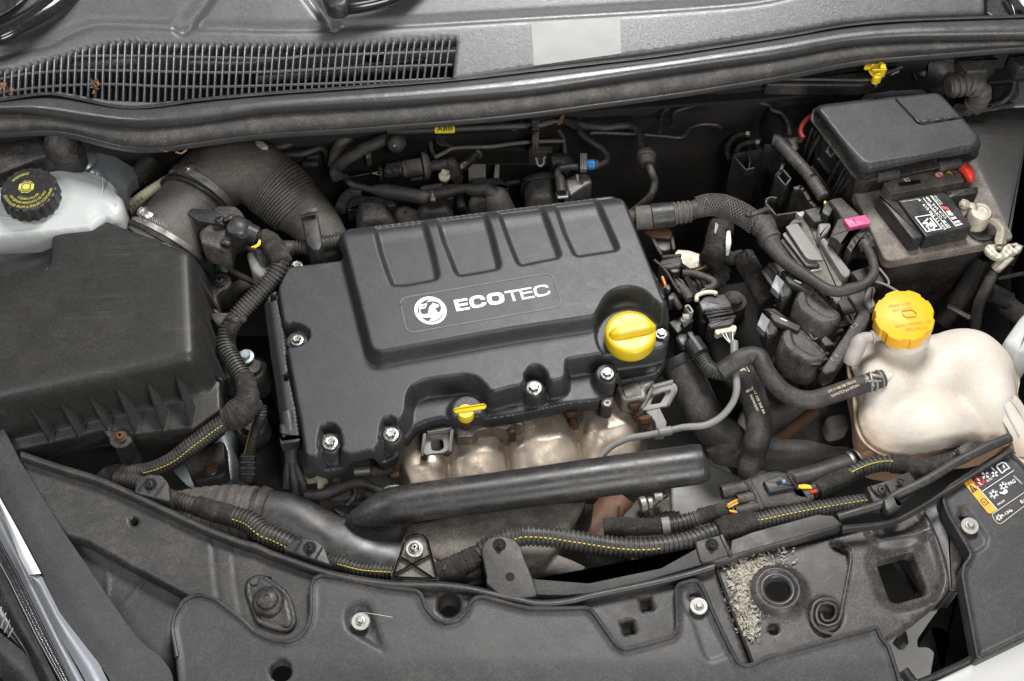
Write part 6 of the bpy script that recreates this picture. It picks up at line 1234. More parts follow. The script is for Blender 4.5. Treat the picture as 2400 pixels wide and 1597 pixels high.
plate('gutter', zD('90,530 300,470 700,420 830,440 980,440 850,520 740,560 100,555'), 0.06, 0.04, 'plast', gu, 0.003, 0.004)
hose('gutter_edge', zD('60,552,0.045,2.5 400,556,0.045,2.5 740,560,0.045,2.5 800,535,0.05,2.5 970,470,0.055,2.5'), gu, 'greyp'); hose('gutter_bead', zD('200,520,0.065,4 500,522,0.065,4 760,525,0.065,4 830,500,0.066,4 990,440,0.066,4'), gu, 'plastd')
sb = thing('suspension_turret', 'silver suspension turret metal glimpsed behind the fuse box', 'body panel', P(2110, 210, -0.02))
g = G(); g.loft([[(2015, 235, 0.0), (2060, 195, 0.02), (2110, 180, 0.02), (2170, 175, 0.0)], [(2030, 240, 0.0), (2080, 215, 0.03), (2130, 205, 0.028), (2190, 215, 0.0)], [(2040, 260, -0.02), (2090, 245, 0.0), (2140, 240, 0.0), (2200, 250, -0.02)]], n=20, m=4); g.obj('metal', M['body'], sb)
av = thing('air_duct', 'dusty black air duct with ribbed flexible bend behind the fuse box', 'air duct', P(2230, 200, 0.0))
G().tube(zD('1020,420,0.02,40 1120,480,0.02,42 1220,510,0.015,44 1300,560,0.01,36'), n=28).obj('duct_body', M['plast'], av); G().tube(zD('1150,430,0.04,36 1250,440,0.04,40 1340,480,0.03,36'), n=28).obj('duct_dome', M['plast'], av)
conduit('ribbed_bend', zD('1290,575,0.04,26 1360,562,0.04,28 1430,552,0.04,28 1490,580,0.035,28 1500,635,0.02,27 1460,685,0.0,25'), av, 'rubberd', 0.0085, 0.16, 24)
for q in ('1040,420 1090,530', '1300,510 1345,480'): p, r = zD(q); rod(g := G(), (*p, 0.045), (*r, 0.04), 6, 6); g.obj('duct_strap', M['plast'], av)
for k in range(3): G().lathe(P(*zD(f'{1370+k*60},{712-k*10}')[0], 0.0), [(0.009, -0.01), (0.009, 0.0), (0.005, 0.001)], n=16).obj('duct_stud', M['plastd'], av)
rw = thing('wing_corner', 'grey wing metal and round black strut cap in the upper right corner', 'body panel', P(2370, 200, -0.04))
plate('wing_metal', zD('1560,640 1700,560 1760,430 1900,420 1900,690 1740,700 1600,720'), -0.01, -0.05, 'body', rw, 0.004); G().lathe(P(*zD('1620,540')[0], 0.0), [(0.042, -0.05), (0.04, -0.02), (0.03, -0.004), (0.01, 0.002)], n=36).obj('strut_cap', M['plast'], rw)
conduit('cable_conduit', zD('1660,360,0.05,8 1700,430,0.04,9 1730,520,0.03,9 1720,600,0.02,9 1660,660,0.01,9 1580,690,0.0,9'), rw, 'plast', 0.003)
plate('dark_cover', zD('1350,390 1500,360 1640,380 1560,460 1420,470'), 0.07, 0.04, 'plast', rw, 0.004); plate('dark_cover', zD('1690,370 1900,340 1900,430 1760,440'), 0.06, 0.03, 'plast', rw, 0.003); plate('dark_base', zD('1500,470 1660,450 1640,700 1500,710'), -0.03, -0.06, 'dark', rw)
cn = thing('hinge_area', 'dark hinge recess with a bright metal fitting in the top right corner', 'hinge', P(2370, 20, 0.1))
plate('recess_wall', [(2316, -70), (2480, -70), (2480, 34), (2330, 42), (2312, 30)], 0.105, 0.09, 'plast', cn, 0.003); rod(g := G(), (2385, -10, 0.125), (2420, 30, 0.125), 18, 14, 0.003); g.obj('metal_fitting', M['zinc'], cn); hose('hinge_rod', [(2352, -20, 0.12, 5), (2372, 15, 0.12, 5), (2380, 45, 0.115, 5)], cn, 'gloss')
# ================= cylinder head front and exhaust shield =================
hd = thing('cylinder_head', 'rough cast aluminium cylinder head edge with bolts below the engine cover', 'cylinder head', P(1150, 1000, -0.2))
plate('head_edge', zF('1060,1370 1310,1395 1460,1380 1792,1290')+zG('170,1270 160,1330 80,1360 70,1390 20,1385 0,1340')+zF('1700,1370 1640,1420 1560,1400 1450,1430 1420,1465 1320,1470 1300,1400 1100,1400'), -0.055, -0.1, 'alu', hd, 0.002, 0.002)
plate('head_block', zF('700,1400 1792,1260')+zG('560,1230 900,1080 960,1150 600,1330')+zF('1000,1640 800,1640'), -0.085, -0.3, 'rubberd', hd, 0.002, 0.002)
for k in range(6): q = zF(f'{1470+k*34},{1408-k*7}')[0]; G().lathe(P(*q, -0.06), [(0.0035, -0.01), (0.0035, 0.004), (0.002, 0.006)], n=10).obj('casting_stub', M['alu'], hd)
plate('cast_corner', zG('680,1130 740,1110 880,1080 935,1070 940,1110 880,1150 885,1210 760,1230 725,1225 700,1180'), -0.045, -0.1, 'alu', hd, 0.004, 0.004); G().tube(zG('730,1190,-0.05,20 830,1160,-0.05,22'), n=18).obj('cast_boss', M['alu'], hd)
plate('cover_lug', zG('580,1245 600,1215 640,1205 665,1200 660,1260 640,1275 600,1270'), -0.03, -0.06, 'plastd', hd, 0.002, 0.003); G().lathe(P(*zG('625,1245')[0], -0.0295), [(0.004, -0.004), (0.0045, 0.0), (0.0025, 0.0005), (0.0022, -0.002)], n=14).obj('lug_eye', M['alu'], hd)
for a, b, r, m in (('640,195', '760,185', 12, 'washer'), ('750,195', '890,170', 14, 'rubberd'), ('500,250', '560,240', 10, 'rust'), ('880,160', '935,150', 8, 'rust'), ('880,220', '940,212', 8, 'rust')):
    cyl(g := G(), (*zJ(a)[0], -0.07), (*zJ(b)[0], -0.07), r, n=12); g.obj('head_bolt', M[m], hd)
for x in (890, 905, 920): cyl(g := G(), (*zJ(f'{x},156')[0], -0.069), (*zJ(f'{x+6},155')[0], -0.069), 9, n=12); g.obj('bolt_thread', M['rust'], hd)
plate('casting', zJ('380,320 500,290 640,230 850,180 900,260 870,330 760,360 500,380'), -0.08, -0.15, 'rubberd', hd, 0.004, 0.006); plate('hex_plug', zJ('830,300 860,275 940,275 960,300 940,325 850,330'), -0.075, -0.09, 'alu', hd, 0.002)
plate('cream_strip', zJ('305,225 310,205 460,210 470,235 440,250 400,230 330,240'), -0.075, -0.09, 'cream', hd, 0.001); cyl(g := G(), (*zJ('425,235')[0], -0.078), (*zJ('428,305')[0], -0.09), 9); g.obj('cream_pin', M['cream'], hd)
plate('casting', zJ('520,340 740,315 770,350 700,400 560,420'), -0.09, -0.14, 'rubberd', hd, 0.004, 0.006); plate('small_box', zJ('500,430 620,400 660,440 640,500 560,490'), -0.09, -0.12, 'plast', hd, 0.002); hose('small_strap', zJ('600,415,-0.075,6 640,370,-0.07,6 655,320,-0.07,6 630,290,-0.07,6'), hd, 'rubber')
hose('lower_hose', zJ('330,350,-0.075,13 450,340,-0.07,14 560,300,-0.068,14 640,272,-0.066,13 720,275,-0.066,11 790,310,-0.07,10 860,345,-0.075,10'), hd, 'rubber')
sw = thing('cable_bundle', 'bundle of black sleeved cables fanning out below the narrow cable channel', 'cable bundle', P(690, 1080, -0.1))
hose('wrap', zF('228,1480,-0.03,19')+zJ('232,60,-0.045,17 235,120,-0.055,16'), sw, 'vtape')
for l in ('222,110,-0.055,9 205,200,-0.065,9 200,300,-0.08,9', '235,115,-0.053,9 245,210,-0.062,9 262,300,-0.075,9 270,360,-0.085,9', '250,115,-0.055,9 290,220,-0.065,10 325,320,-0.08,10 340,370,-0.09,10'): hose('cable', zJ(l), sw, 'rubber')
plate('clip', zF('150,1440 170,1490 290,1475 300,1460 280,1500 160,1515'), -0.012, -0.03, 'plast', sw, 0.001, 0.001)
sh = thing('exhaust_heat_shield', 'bronze stained metal exhaust heat shield pressed into four bulges', 'heat shield', P(1230, 1040, -0.2))
so = [(935, 1120), (925, 1040), (945, 1005), (1000, 985), (1060, 965), (1120, 950), (1200, 935), (1290, 905), (1400, 890), (1480, 885), (1505, 950), (1512, 1080), (1495, 1100), (1300, 1125), (1050, 1160), (960, 1175)]
soX = XY(so, -0.115, 0.008); c0, c1 = P(985, 1100, -0.09), P(1445, 1010, -0.09); dv = (c1-c0)[:2]; Ls = np.linalg.norm(dv); dv /= Ls
cen = [np.dot((P(x, y, -0.09)-c0)[:2], dv) for x, y in ((990, 1100), (1118, 1075), (1275, 1045), (1430, 1010))]; rad = [0.033, 0.037, 0.043, 0.040]
def zsh(q):
    t = (q-c0[:2])@dv; v_ = (q-c0[:2])@np.array([-dv[1], dv[0]]); h = np.zeros(len(q))
    for c_, r_ in zip(cen, rad): h = np.maximum(h, 0.036*np.maximum(0, 1-np.abs((t-c_-0.10*v_)/(r_*1.06))**3.2)**0.6)
    h = 0.012+h*0.8; d = -sdf(q, soX)
    return -0.118+h*sm(d/0.010+0.25)-0.5*np.maximum(0, -v_-0.0)-0.2*np.maximum(0, v_-0.03)+0.0005*np.sin(q[:, 0]*150+3*np.sin(q[:, 1]*90))
sheet(soX, zsh, 0.0020, depth=0.02, smooth=2).obj('pressed_sheet', M['shield'], sh, 70)
for a, z, r in (('1680,1420', -0.065, 8), ('1100,1560', -0.075, 8)): q = zF(a)[0]; cyl(g := G(), (*q, z+0.01), (q[0]+3, q[1]+26, z-0.01), r, n=12); g.obj('stud', M['rust'], sh)
for a, r in (('395,1330', 11), ('805,1280', 11), ('880,1370', 11)):
    q = zG(a)[0]; g = G()
    for k in range(7): cyl(g, (q[0]+k*1.4, q[1]+k*4.6, -0.06-k*0.002), (q[0]+(k+0.6)*1.4, q[1]+(k+0.6)*4.6, -0.06-(k+.6)*0.002), r*0.72+ (0.8 if k % 2 else 0), n=12)
    g.obj('stud', M['rust'], sh); cyl(g := G(), (q[0]-2, q[1]-12, -0.055), (q[0], q[1]+1, -0.06), r*1.5, r*1.3, n=6); g.obj('stud_nut', M['rust'], sh)
wl2 = thing('lifting_eye', 'grey bent metal lifting eye at the left end of the exhaust shield', 'bracket', P(1020, 1040, -0.08))
def eye(lines, hole, z, par):
    o = XY(lines, z, 0.003); h = XY(hole, z, 0.003); sheet(o, lambda q: np.full(len(q), z), 0.004, [h], depth=0.004, round_=0.0008).obj('eye_plate', M['greyc'], par)
eye(zF('1112,1455 1130,1445 1260,1420 1290,1425 1280,1540')+zJ('1255,50 1235,65 1110,80 1100,60'), zF('1145,1490 1215,1475 1230,1490 1235,1540 1200,1560 1150,1555'), -0.058, wl2)
rod(g := G(), (*zF('1290,1415')[0], -0.045), (*zJ('1275,60')[0], -0.06), 7, 20, 0.001); g.obj('eye_flange', M['greyp'], wl2); rod(g := G(), (*zF('1110,1445')[0], -0.05), (*zJ('1090,90')[0], -0.065), 7, 20, 0.001); g.obj('eye_flange', M['greyc'], wl2)
rod(g := G(), (*zF('1125,1440')[0], -0.047), (*zF('1285,1412')[0], -0.047), 5, 16, 0.001); g.obj('eye_flange', M['greyp'], wl2); plate('eye_stem', zF('1070,1385 1190,1360 1190,1420 1130,1440 1080,1420'), -0.06, -0.09, 'alu', wl2, 0.002)
wl3 = thing('lifting_eye', 'grey bent metal lifting eye at the right end of the exhaust shield', 'bracket', P(1560, 930, -0.08))
eye(zG('925,1145 1060,1110 1085,1130 1085,1165 1035,1260 1000,1265 900,1290 850,1290'), zG('935,1190 1000,1165 1010,1185 975,1245 905,1255'), -0.058, wl3)
rod(g := G(), (*zG('1055,1108')[0], -0.045), (*zG('920,1145')[0], -0.045), 6, 18, 0.001); g.obj('eye_flange', M['greyp'], wl3); rod(g := G(), (*zG('1072,1125')[0], -0.047), (*zG('1025,1262')[0], -0.06), 6, 18, 0.001); g.obj('eye_flange', M['greyp'], wl3)
rod(g := G(), (*zG('922,1150')[0], -0.05), (*zG('850,1285')[0], -0.06), 6, 14, 0.001); g.obj('eye_flange', M['greyp'], wl3); plate('eye_foot', zG('800,1230 820,1205 900,1190 920,1210 870,1280 810,1265'), -0.065, -0.09, 'greyp', wl3, 0.004, 0.004)
plate('cable_bracket', zG('880,1300 960,1260 1015,1370 1010,1410 950,1415 940,1370'), -0.06, -0.09, 'greyc', wl3, 0.001, 0.001)
# ================= intake duct =================
dt = thing('air_intake_duct', 'long smooth black air intake duct with rounded tube end in front of the exhaust shield', 'intake duct', P(1250, 1150, -0.15))
tp = [(812, 1218, -0.054, 6), (826, 1216, -0.051, 16), (846, 1211, -0.047, 26), (872, 1202, -0.043, 35), (905, 1191, -0.040, 43), (960, 1180, -0.038, 45), (1200, 1148, -0.036, 46), (1420, 1117, -0.034, 47), (1600, 1093, -0.034, 48), (1636, 1088, -0.034, 47), (1646, 1087, -0.034, 44), (1650, 1086, -0.034, 36)]
G().tube(tp, n=48, res=8).obj('tube', M['glosspl'], dt, 50)
q = np.array([P(1310+13*math.cos(t), 1112+15*math.sin(t), -0.012) for t in np.linspace(0, 6.28, 30)]); G().sweep(q, np.full(30, 0.0004), 4).obj('moulding_ring', M['plastd'], dt)
fo = zJ('-60,330 60,330 240,345 330,370 450,440 585,495 640,480 900,440 1260,400 1700,350')+zK('120,340 480,300 485,382 395,540 300,700 200,780 -100,900')+zJ('1200,900 700,900 300,820 0,640 -120,500')
foX = XY(fo, -0.075, 0.004); ca = catmull(PL(zJ('-60,440 60,440 200,460 330,520 480,610 640,680 850,720 1100,740'), -0.06)[:, :2], 8); cb = catmull(PL(zJ('500,640 620,560 720,520 900,500'), -0.06)[:, :2], 8)
def zfun(q):
    d1 = dline(q, ca); d2 = dline(q, cb); t = np.clip((q[:, 0]-ca[0, 0])/0.45, 0, 1); r1 = 0.044-0.010*t
    h1 = (0.040-0.032*sm(t*1.25))*np.sqrt(np.maximum(0, 1-(d1/r1)**2)); h2 = 0.026*np.sqrt(np.maximum(0, 1-(d2/0.030)**2)); K = 200
    s_ = np.log(np.exp(K*h1)+np.exp(K*h2)+1)/K-math.log(3)/K; d = -sdf(q, foX); return -0.088+s_+0.006*sm(d/0.01)
sheet(foX, zfun, 0.003, depth=0.03, round_=0.003).obj('funnel_body', M['glosspl'], dt, 60)
bpX = XY(zJ('760,590 900,555 1260,480 1700,410')+zK('120,395 480,383 395,540 285,700 200,790')+zJ('1400,860 1150,760 950,680 820,640'), -0.068, 0.004); sheet(bpX, lambda q: -0.070+0.002*sm(-sdf(q, bpX)/0.006), 0.004, depth=0.012, round_=0.002).obj('base_plate', M['dusty'], dt, 60)
conduit('ribbed_inlet', [(410, 1215, -0.09, 62), (470, 1208, -0.085, 66), (540, 1204, -0.08, 68), (600, 1208, -0.078, 68)], dt, 'rubberd', 0.0115, 0.05, 40)
band((606, 1205, -0.077), (628, 1209, -0.077), 66, 62, 'inlet_rim', 'plastd', dt, 2)
fs = thing('fan_shroud', 'grey dusty fan shroud disc segment below the front wiring harness', 'fan shroud', P(1340, 1330, -0.15))
plate('shroud', zJ('1300,960 1500,860 1700,800')+zK('60,740 270,720 400,770 560,850 640,900 400,1000 0,1000'), -0.085, -0.11, 'dusty', fs, 0.004, 0.004)
ep = thing('exhaust_downpipe', 'burnt copper coloured exhaust pipe showing below the intake duct', 'exhaust pipe', P(1420, 1210, -0.2))
hose('pipe', zK('720,340,-0.14,36 640,440,-0.15,36 560,540,-0.16,36 480,640,-0.17,34'), ep, 'copper', 28); hose('rusty_bracket', zK('720,430,-0.12,8 700,520,-0.12,8 640,600,-0.12,8'), ep, 'rust')
for a, b, r, m in (('890,400', '920,395', 14, 'alu'), ('840,410', '880,400', 18, 'alu'), ('930,360', '990,355', 10, 'alu')): cyl(g := G(), (*zK(a)[0], -0.12), (*zK(b)[0], -0.12), r, n=12); g.obj('pipe_bolt', M[m], ep)
plate('mount_plate', zK('720,480 820,370 1040,330 1050,470 1000,560 760,560'), -0.14, -0.17, 'rubberd', ep, 0.004)
plate('fins', zK('400,520 480,400 540,410 470,540'), -0.1, -0.14, 'dark', ep, 0.001)
# ================= front harness =================
fh = thing('front_wiring_harness', 'long ribbed black conduit with yellow stripe snaking behind the front panel', 'wiring harness', P(1500, 1250, -0.1))
tapetube('tape_wrap', zJ('1195,860,-0.055,27 1280,830,-0.05,29 1370,790,-0.048,29 1455,745,-0.045,27'), fh)
conduit('conduit', zJ('1450,740,-0.045,22 1510,690,-0.042,23 1580,655,-0.04,25 1680,630,-0.038,25')+zK('80,612,-0.035,25 230,618,-0.035,25 380,640,-0.036,25 540,665,-0.037,25 700,688,-0.038,25 860,695,-0.038,25 1020,680,-0.038,24 1190,645,-0.038,24 1300,600,-0.038,23 1370,580,-0.038,23'), fh, pitch=0.0058, depth=0.14, n=20, stripe=((0.04, 0.75), 1.0))
G()
tapetube('tape_wrap', zK('1350,585,-0.037,26 1420,560,-0.036,30 1500,545,-0.036,29 1590,515,-0.037,26'), fh)
conduit('conduit', zK('1570,520,-0.037,24')+zL('60,520,-0.037,23 200,490,-0.037,23 400,450,-0.037,22 600,415,-0.038,21 790,385,-0.04,20'), fh, pitch=0.0052, depth=0.15, n=20, stripe=((0.15, 0.98), 1.35))
uh = thing('fan_wiring', 'taped wiring branch with orange wires leading into the grey plug block', 'wiring harness', P(1560, 1230, -0.12))
hose('black_bulge', zK('510,720,-0.07,24 600,770,-0.07,26 700,800,-0.07,25 800,800,-0.08,20'), uh, 'tape', 20)
tapetube('tape_wrap', zK('600,560,-0.062,22 700,550,-0.06,22 850,555,-0.058,21 1000,550,-0.056,19'), uh); conduit('conduit', zK('990,550,-0.055,20 1080,540,-0.053,20 1170,515,-0.052,20 1245,490,-0.05,19'), uh, pitch=0.005); tapetube('tape_wrap', zK('1230,490,-0.05,20 1330,465,-0.048,20 1440,435,-0.046,18'), uh)
hose('grey_band', zK('985,552,-0.054,21 1035,545,-0.053,21'), uh, 'greyc'); conduit('conduit', zK('900,520,-0.08,14 1000,490,-0.08,14 1100,490,-0.08,14'), uh)
for i, (l, m_) in enumerate((('1410,420 1450,400 1490,380', 'owire'), ('1415,410 1450,390 1485,372', 'ystripe'), ('1420,430 1455,412 1490,395', 'ystripe'), ('1430,455 1460,460 1480,468', 'owire'), ('1425,448 1460,452 1485,460', 'ystripe'), ('1418,425 1452,406 1490,386', 'rwire'))): wire('wire', [(*p, -0.035) for p in zK(l)], m_, uh, 2.0)
fp = thing('fan_plug', 'large grey black multi barrel plug block on the front harness', 'connector', P(1770, 1160, -0.1))
tubeend(g := G(), (*zK('1560,290')[0], -0.038), (*zK('1375,330')[0], -0.038), 17, 3); g.obj('barrel', M['plastd'], fp)
tubeend(g := G(), (*zK('1590,355')[0], -0.036), (*zK('1478,378')[0], -0.036), 13, 3); g.obj('barrel', M['plastd'], fp); tubeend(g := G(), (*zK('1620,425')[0], -0.038), (*zK('1470,455')[0], -0.04), 14, 3); g.obj('barrel', M['plastd'], fp)
plate('plug_body', zL('-58,245 70,190 170,178 300,200 305,260 315,330 390,330 405,385 250,412 60,435 -10,440 -60,330'), -0.034, -0.075, 'plastd', fp, 0.006, 0.006)
plate('plug_shell', zL('-28,240 0,226 40,300 100,428 60,446 10,330'), -0.030, -0.06, 'plastd', fp, 0.003, 0.005)
plate('plug_latch', zL('80,255 200,215 300,290 120,325'), -0.027, -0.045, 'plast', fp, 0.0015, 0.001); plate('latch_hole', zL('165,260 195,250 205,275 175,285'), -0.0266, -0.029, 'dark', fp, 0, 0); plate('blue_mark', zL('208,246 225,243 226,262 212,266'), -0.0264, -0.028, 'blue', fp, 0, 0)
rod(g := G(), (*zL('240,210')[0], -0.024), (*zL('310,310')[0], -0.026), 6, 10); g.obj('plug_lever', M['plast'], fp); rod(g := G(), (*zK('1530,250')[0], -0.028), (*zK('1640,430')[0], -0.034), 6, 8); g.obj('plug_rib', M['plast'], fp)
cyl(g := G(), (*zL('150,390')[0], -0.045), (*zL('400,350')[0], -0.045), 19); g.obj('plug_barrel', M['plastd'], fp)
ru = thing('lamp_wiring', 'taped harness with red and yellow wires running from the plug block past the tank', 'wiring harness', P(2000, 1120, -0.1))
for l, m_, r in (('310,290 350,288 390,292', 'ystripe', 4), ('310,300 350,300 400,300', 'ystripe', 3), ('390,330 410,325 430,320', 'red', 5), ('310,285 350,280 385,286', 'owire', 2)): wire('wire', [(*p, -0.035) for p in zL(l)], m_, ru, r)
conduit('conduit', zL('390,300,-0.045,17 450,320,-0.045,17'), ru); tapetube('tape_wrap', zL('435,315,-0.045,21 520,270,-0.043,21 590,240,-0.042,21 650,215,-0.04,20'), ru)
conduit('conduit', zL('630,220,-0.04,19 700,185,-0.04,20 780,155,-0.04,20 860,140,-0.04,20 940,140,-0.04,20'), ru, pitch=0.0056, depth=0.16, stripe=((0.05, 1), 1.4)); tapetube('tape_wrap', zL('920,140,-0.04,23 1010,150,-0.04,23 1120,175,-0.04,24 1220,155,-0.04,24 1320,115,-0.038,20'), ru); conduit('conduit', zL('1290,120,-0.036,15 1350,90,-0.035,15 1400,50,-0.035,15'), ru, pitch=0.005, depth=0.2)
hp2 = thing('lower_radiator_pipe', 'grey black radiator pipe with a wire clip ending under the coolant tank', 'pipe', P(1950, 1090, -0.12)); hose('pipe', zL('250,260,-0.075,26 420,220,-0.07,27 560,175,-0.068,27 680,140,-0.066,28'), hp2, 'rubber', 24); band((*zL('640,145')[0], -0.066), (*zL('665,135')[0], -0.066), 30, 30, 'clip_ring', 'zinc', hp2, 1.5); band((*zL('690,125')[0], -0.066), (*zL('700,120')[0], -0.066), 30, 30, 'clip_ring', 'zinc', hp2, 1.5); hose('brown_pipe', zL('700,130,-0.07,18 800,80,-0.075,18 860,40,-0.08,16'), hp2, 'rust')
# ================= left ribbed harness in front =================
lf = thing('headlamp_harness', 'ribbed black harness with tape wrap behind the left front rim', 'wiring harness', P(500, 1200, -0.08))
conduit('conduit', zI('760,235,-0.06,17 860,250,-0.055,18 980,300,-0.05,19 1120,365,-0.05,20 1220,400,-0.05,21 1310,425,-0.05,22'), lf, pitch=0.005, depth=0.14); tapetube('tape_wrap', zI('1290,415,-0.048,24 1400,450,-0.047,25 1550,490,-0.047,25'), lf)
conduit('conduit', zI('1530,485,-0.047,25 1640,525,-0.047,26')+zJ('50,597,-0.047,26 130,630,-0.048,26 200,665,-0.05,25 300,720,-0.055,22'), lf, pitch=0.0048, depth=0.15, n=20, stripe=((0.02, 0.95), 0.9)); 
conduit('conduit', zJ('470,780,-0.058,18 560,800,-0.056,18 700,835,-0.055,17 900,850,-0.055,17'), lf, pitch=0.0046, depth=0.2, stripe=((0.3, 1), 1.1))
# ================= front slam panel =================
ZS = -0.036
sp = thing('slam_panel', 'dusty black plastic slam panel arching across the front with a raised black rim', 'front panel', P(1200, 1350, -0.1))
rim = zI('135,95 400,185 650,262 900,372 1300,560 1560,665')+zJ('0,700 100,745 230,790 340,830 500,880 700,920 900,945 1100,950 1250,955 1400,975 1560,1010 1700,1040')+zK('150,1068 260,1070 400,1050 560,1010 900,940 1150,880 1330,825')
steel_l = zK('1330,830 1420,1080 1500,1280 1560,1440')
spo = rim+zK('1420,1090 1560,1450 1400,1560 700,1500 0,1350')+zJ('1200,1300 600,1300 200,1400')+zI('1700,1320 1400,1150 1232,1012 900,835 560,645 430,612 200,380 100,200')
spX = XY(spo, ZS)
hc_ = [XY([(x/2.8+600, y/2.8+1037) for x, y in polyc((1267, 1067), 76, 24)], ZS), XY(polyc((877/2.8, 1037+518/2.8), 9, 16), ZS), XY(zK('838,1027 908,1016 930,1095 855,1108'), ZS), XY(zK('720,1187 795,1170 813,1250 740,1263'), ZS)]
lw = XY(zI('1395,585 1405,790 1435,1035'), ZS); lw2 = XY(zI('1525,640 1545,900 1590,1160'), ZS)
def zsl(q): return ZS-0.0+0.003*np.where((q[:, 0] > lw[0][0])&(q[:, 0] < lw2[0][0]), -1, 0)*0-0.003*sm(1-dline(q, lw)/0.004)-0.0025*sm(1-dline(q, lw2)/0.003)
sheet(spX, zsl, 0.0032, hc_, depth=0.035, round_=0.003, smooth=1).obj('panel_skin', M['slam'], sp, 50)
def rimtube(pts, z, r, name, m, par, closed=False, n=10):
    q = catmull(PL(pts, z), 6); q[:, 2] = z
    return G().sweep(q, np.full(len(q), r), n).obj(name, M[m], par)
G().loft([[(x, y-14, ZS+0.002) for x, y in rim], [(x, y-12, ZS+0.012) for x, y in rim], [(x, y-5, ZS+0.014) for x, y in rim], [(x, y+2, ZS+0.012) for x, y in rim], [(x, y+10, ZS+0.003) for x, y in rim], [(x, y+12, ZS-0.004) for x, y in rim]], n=220, m=3).obj('panel_rim', M['slamrim'], sp, 60)
G().loft([[(x, y-13, ZS+0.004) for x, y in rim], [(x, y-13, ZS-0.05) for x, y in rim]], n=100).obj('panel_back_wall', M['plast'], sp)
# bonnet buffer
bb = thing('bonnet_buffer', 'round black rubber bonnet buffer dome on an oval base plate', 'rubber buffer', P(620, 1410, ZS))
bo_ = zI('1603,975 1610,910 1650,875 1710,862 1792,885')+zJ('60,868 195,962 240,1040 262,1130 268,1180 240,1225 195,1245 120,1235 0,1190')+zI('1640,1080')
boX2 = XY(bo_, ZS+0.006, 0.006); sheet(boX2, lambda q: ZS+0.006-0.0015*sm(1-np.abs(sdf(q, boX2)+0.006)/0.002), 0.0024, depth=0.008, round_=0.002).obj('base_plate', M['plast'], bb, 60)
c = P(*zJ('80,1045')[0], ZS+0.008); k_ = mpp(c); G().lathe(c, [(38*k_, -0.003), (37*k_, 0.002), (33*k_, 0.005), (27*k_, 0.006), (25*k_, 0.0055), (23*k_, 0.010), (15*k_, 0.0125), (8*k_, 0.013), (7*k_, 0.0115), (0.0005, 0.0115)], n=44).obj('dome', M['plast'], bb)
for a in (zI('1670,917')[0], zJ('205,1188')[0]): G().lathe(P(*a, ZS+0.007), [(9*k_, -0.001), (8.4*k_, 0.0012), (0.0005, 0.0014)], n=20).obj('rivet', M['plastd'], bb)
# tabs with clips
def tab(px, clip, lab, extra=()):
    t = thing('clip_tab', lab, 'tab', P(px[0][0], px[0][1], ZS)); plate('tab_plate', px, ZS+0.014, ZS-0.01, 'slam', t, 0.0015, 0.004)
    cx, cy = clip; g = G(); rod(g, (cx-3, cy-8, ZS+0.022), (cx+3, cy+8, ZS+0.020), 11, 14, 0.002); g.obj('clip', M['plast'], t); G().lathe(P(cx, cy, ZS+0.0145), [(0.008, -0.001), (0.008, 0.0003), (0.005, 0.0004)], n=20).obj('clip_hole', M['dark'], t)
    for a, b in extra: rod(g := G(), (*a, ZS+0.0155), (*b, ZS+0.0155), 4, 6, 0.0006); g.obj('tab_rib', M['plast'], t)
    return t
ex = lambda f, *ls: [tuple(f(l)) for l in ls]
tab(zI('880,330 900,250 970,208 1060,215 1105,270 1115,390'), zI('985,275')[0], 'left front clip tab holding the headlamp harness, near the airbox', ex(zI, '965,225 905,320', '1085,260 1020,350'))
tab(zJ('170,700 250,650 310,627 400,640 450,690 492,810'), zJ('352,692')[0], 'clip tab right of the domed buffer, with two slanting ribs', ex(zJ, '300,640 245,735', '435,690 385,775'))
tb3 = tab(zJ('1480,720 1490,670 1530,625 1610,612 1700,640 1740,690')+zK('75,750 130,880 168,1005 20,1030')+zJ('1600,1000 1510,925 1515,880'), zJ('1597,672')[0], 'tall central clip tab with small round hole below the striped conduit'); G().lathe(P(*zJ('1667,882')[0], ZS+0.0142), [(0.0055, -0.001), (0.0053, 0.0004), (0.0045, 0.0005)], n=18).obj('round_hole', M['dark'], tb3)
tb4 = tab(zK('1200,650 1370,605 1400,630 1440,730 1300,780 1240,790'), zK('1312,672')[0], 'square clip tab right of centre beside the taped conduit')
ta = thing('edge_trim', 'pale dusty stepped plastic flange along the right half of the front rim', 'trim flange', P(1600, 1320, ZS))
plate('flange', zK('130,890 330,895 500,920 980,820 1050,760 1230,680 1260,800 900,905 520,990 350,1005 160,1000'), ZS+0.010, ZS-0.012, 'slam', ta, 0.0015, 0.002); plate('flange', zK('1240,800 1260,700 1430,735 1440,640 1500,620')+zL('0,590 440,470 540,480 605,540 300,640 0,715')+zK('1440,770'), ZS+0.012, ZS-0.012, 'slam', ta, 0.0015, 0.002)
plate('flange_post', zK('1360,605 1385,600 1450,735 1425,745'), ZS+0.016, ZS, 'plast', ta, 0.001, 0.001)
# X bracket
xb = thing('x_ribbed_bracket', 'triangular black bracket with X shaped ribs and a silver screw', 'bracket', P(940, 1330, ZS))
plate('bracket_plate', zJ('880,880 935,745 965,640 1000,608 1060,600 1115,620 1140,680 1175,820 1200,905 1000,915'), ZS+0.007, ZS-0.01, 'dusty', xb, 0.001, 0.003)
for a in ('895,885 945,750', '945,750 975,650', '975,645 1015,612', '1015,612 1085,606', '1085,606 1125,640', '1125,640 1190,895', '950,755 1165,895', '905,870 1150,740', '900,888 1190,900'):
    p, q = zJ(a); rod(g := G(), (*p, ZS+0.010), (*q, ZS+0.010), 5, 10, 0.001); g.obj('bracket_rib', M['slamrim'], xb)
bolt(zJ('1040,690')[0], ZS+0.018, 15, xb, 'button', 'zinc', 'washer', wr=21, name='screw')
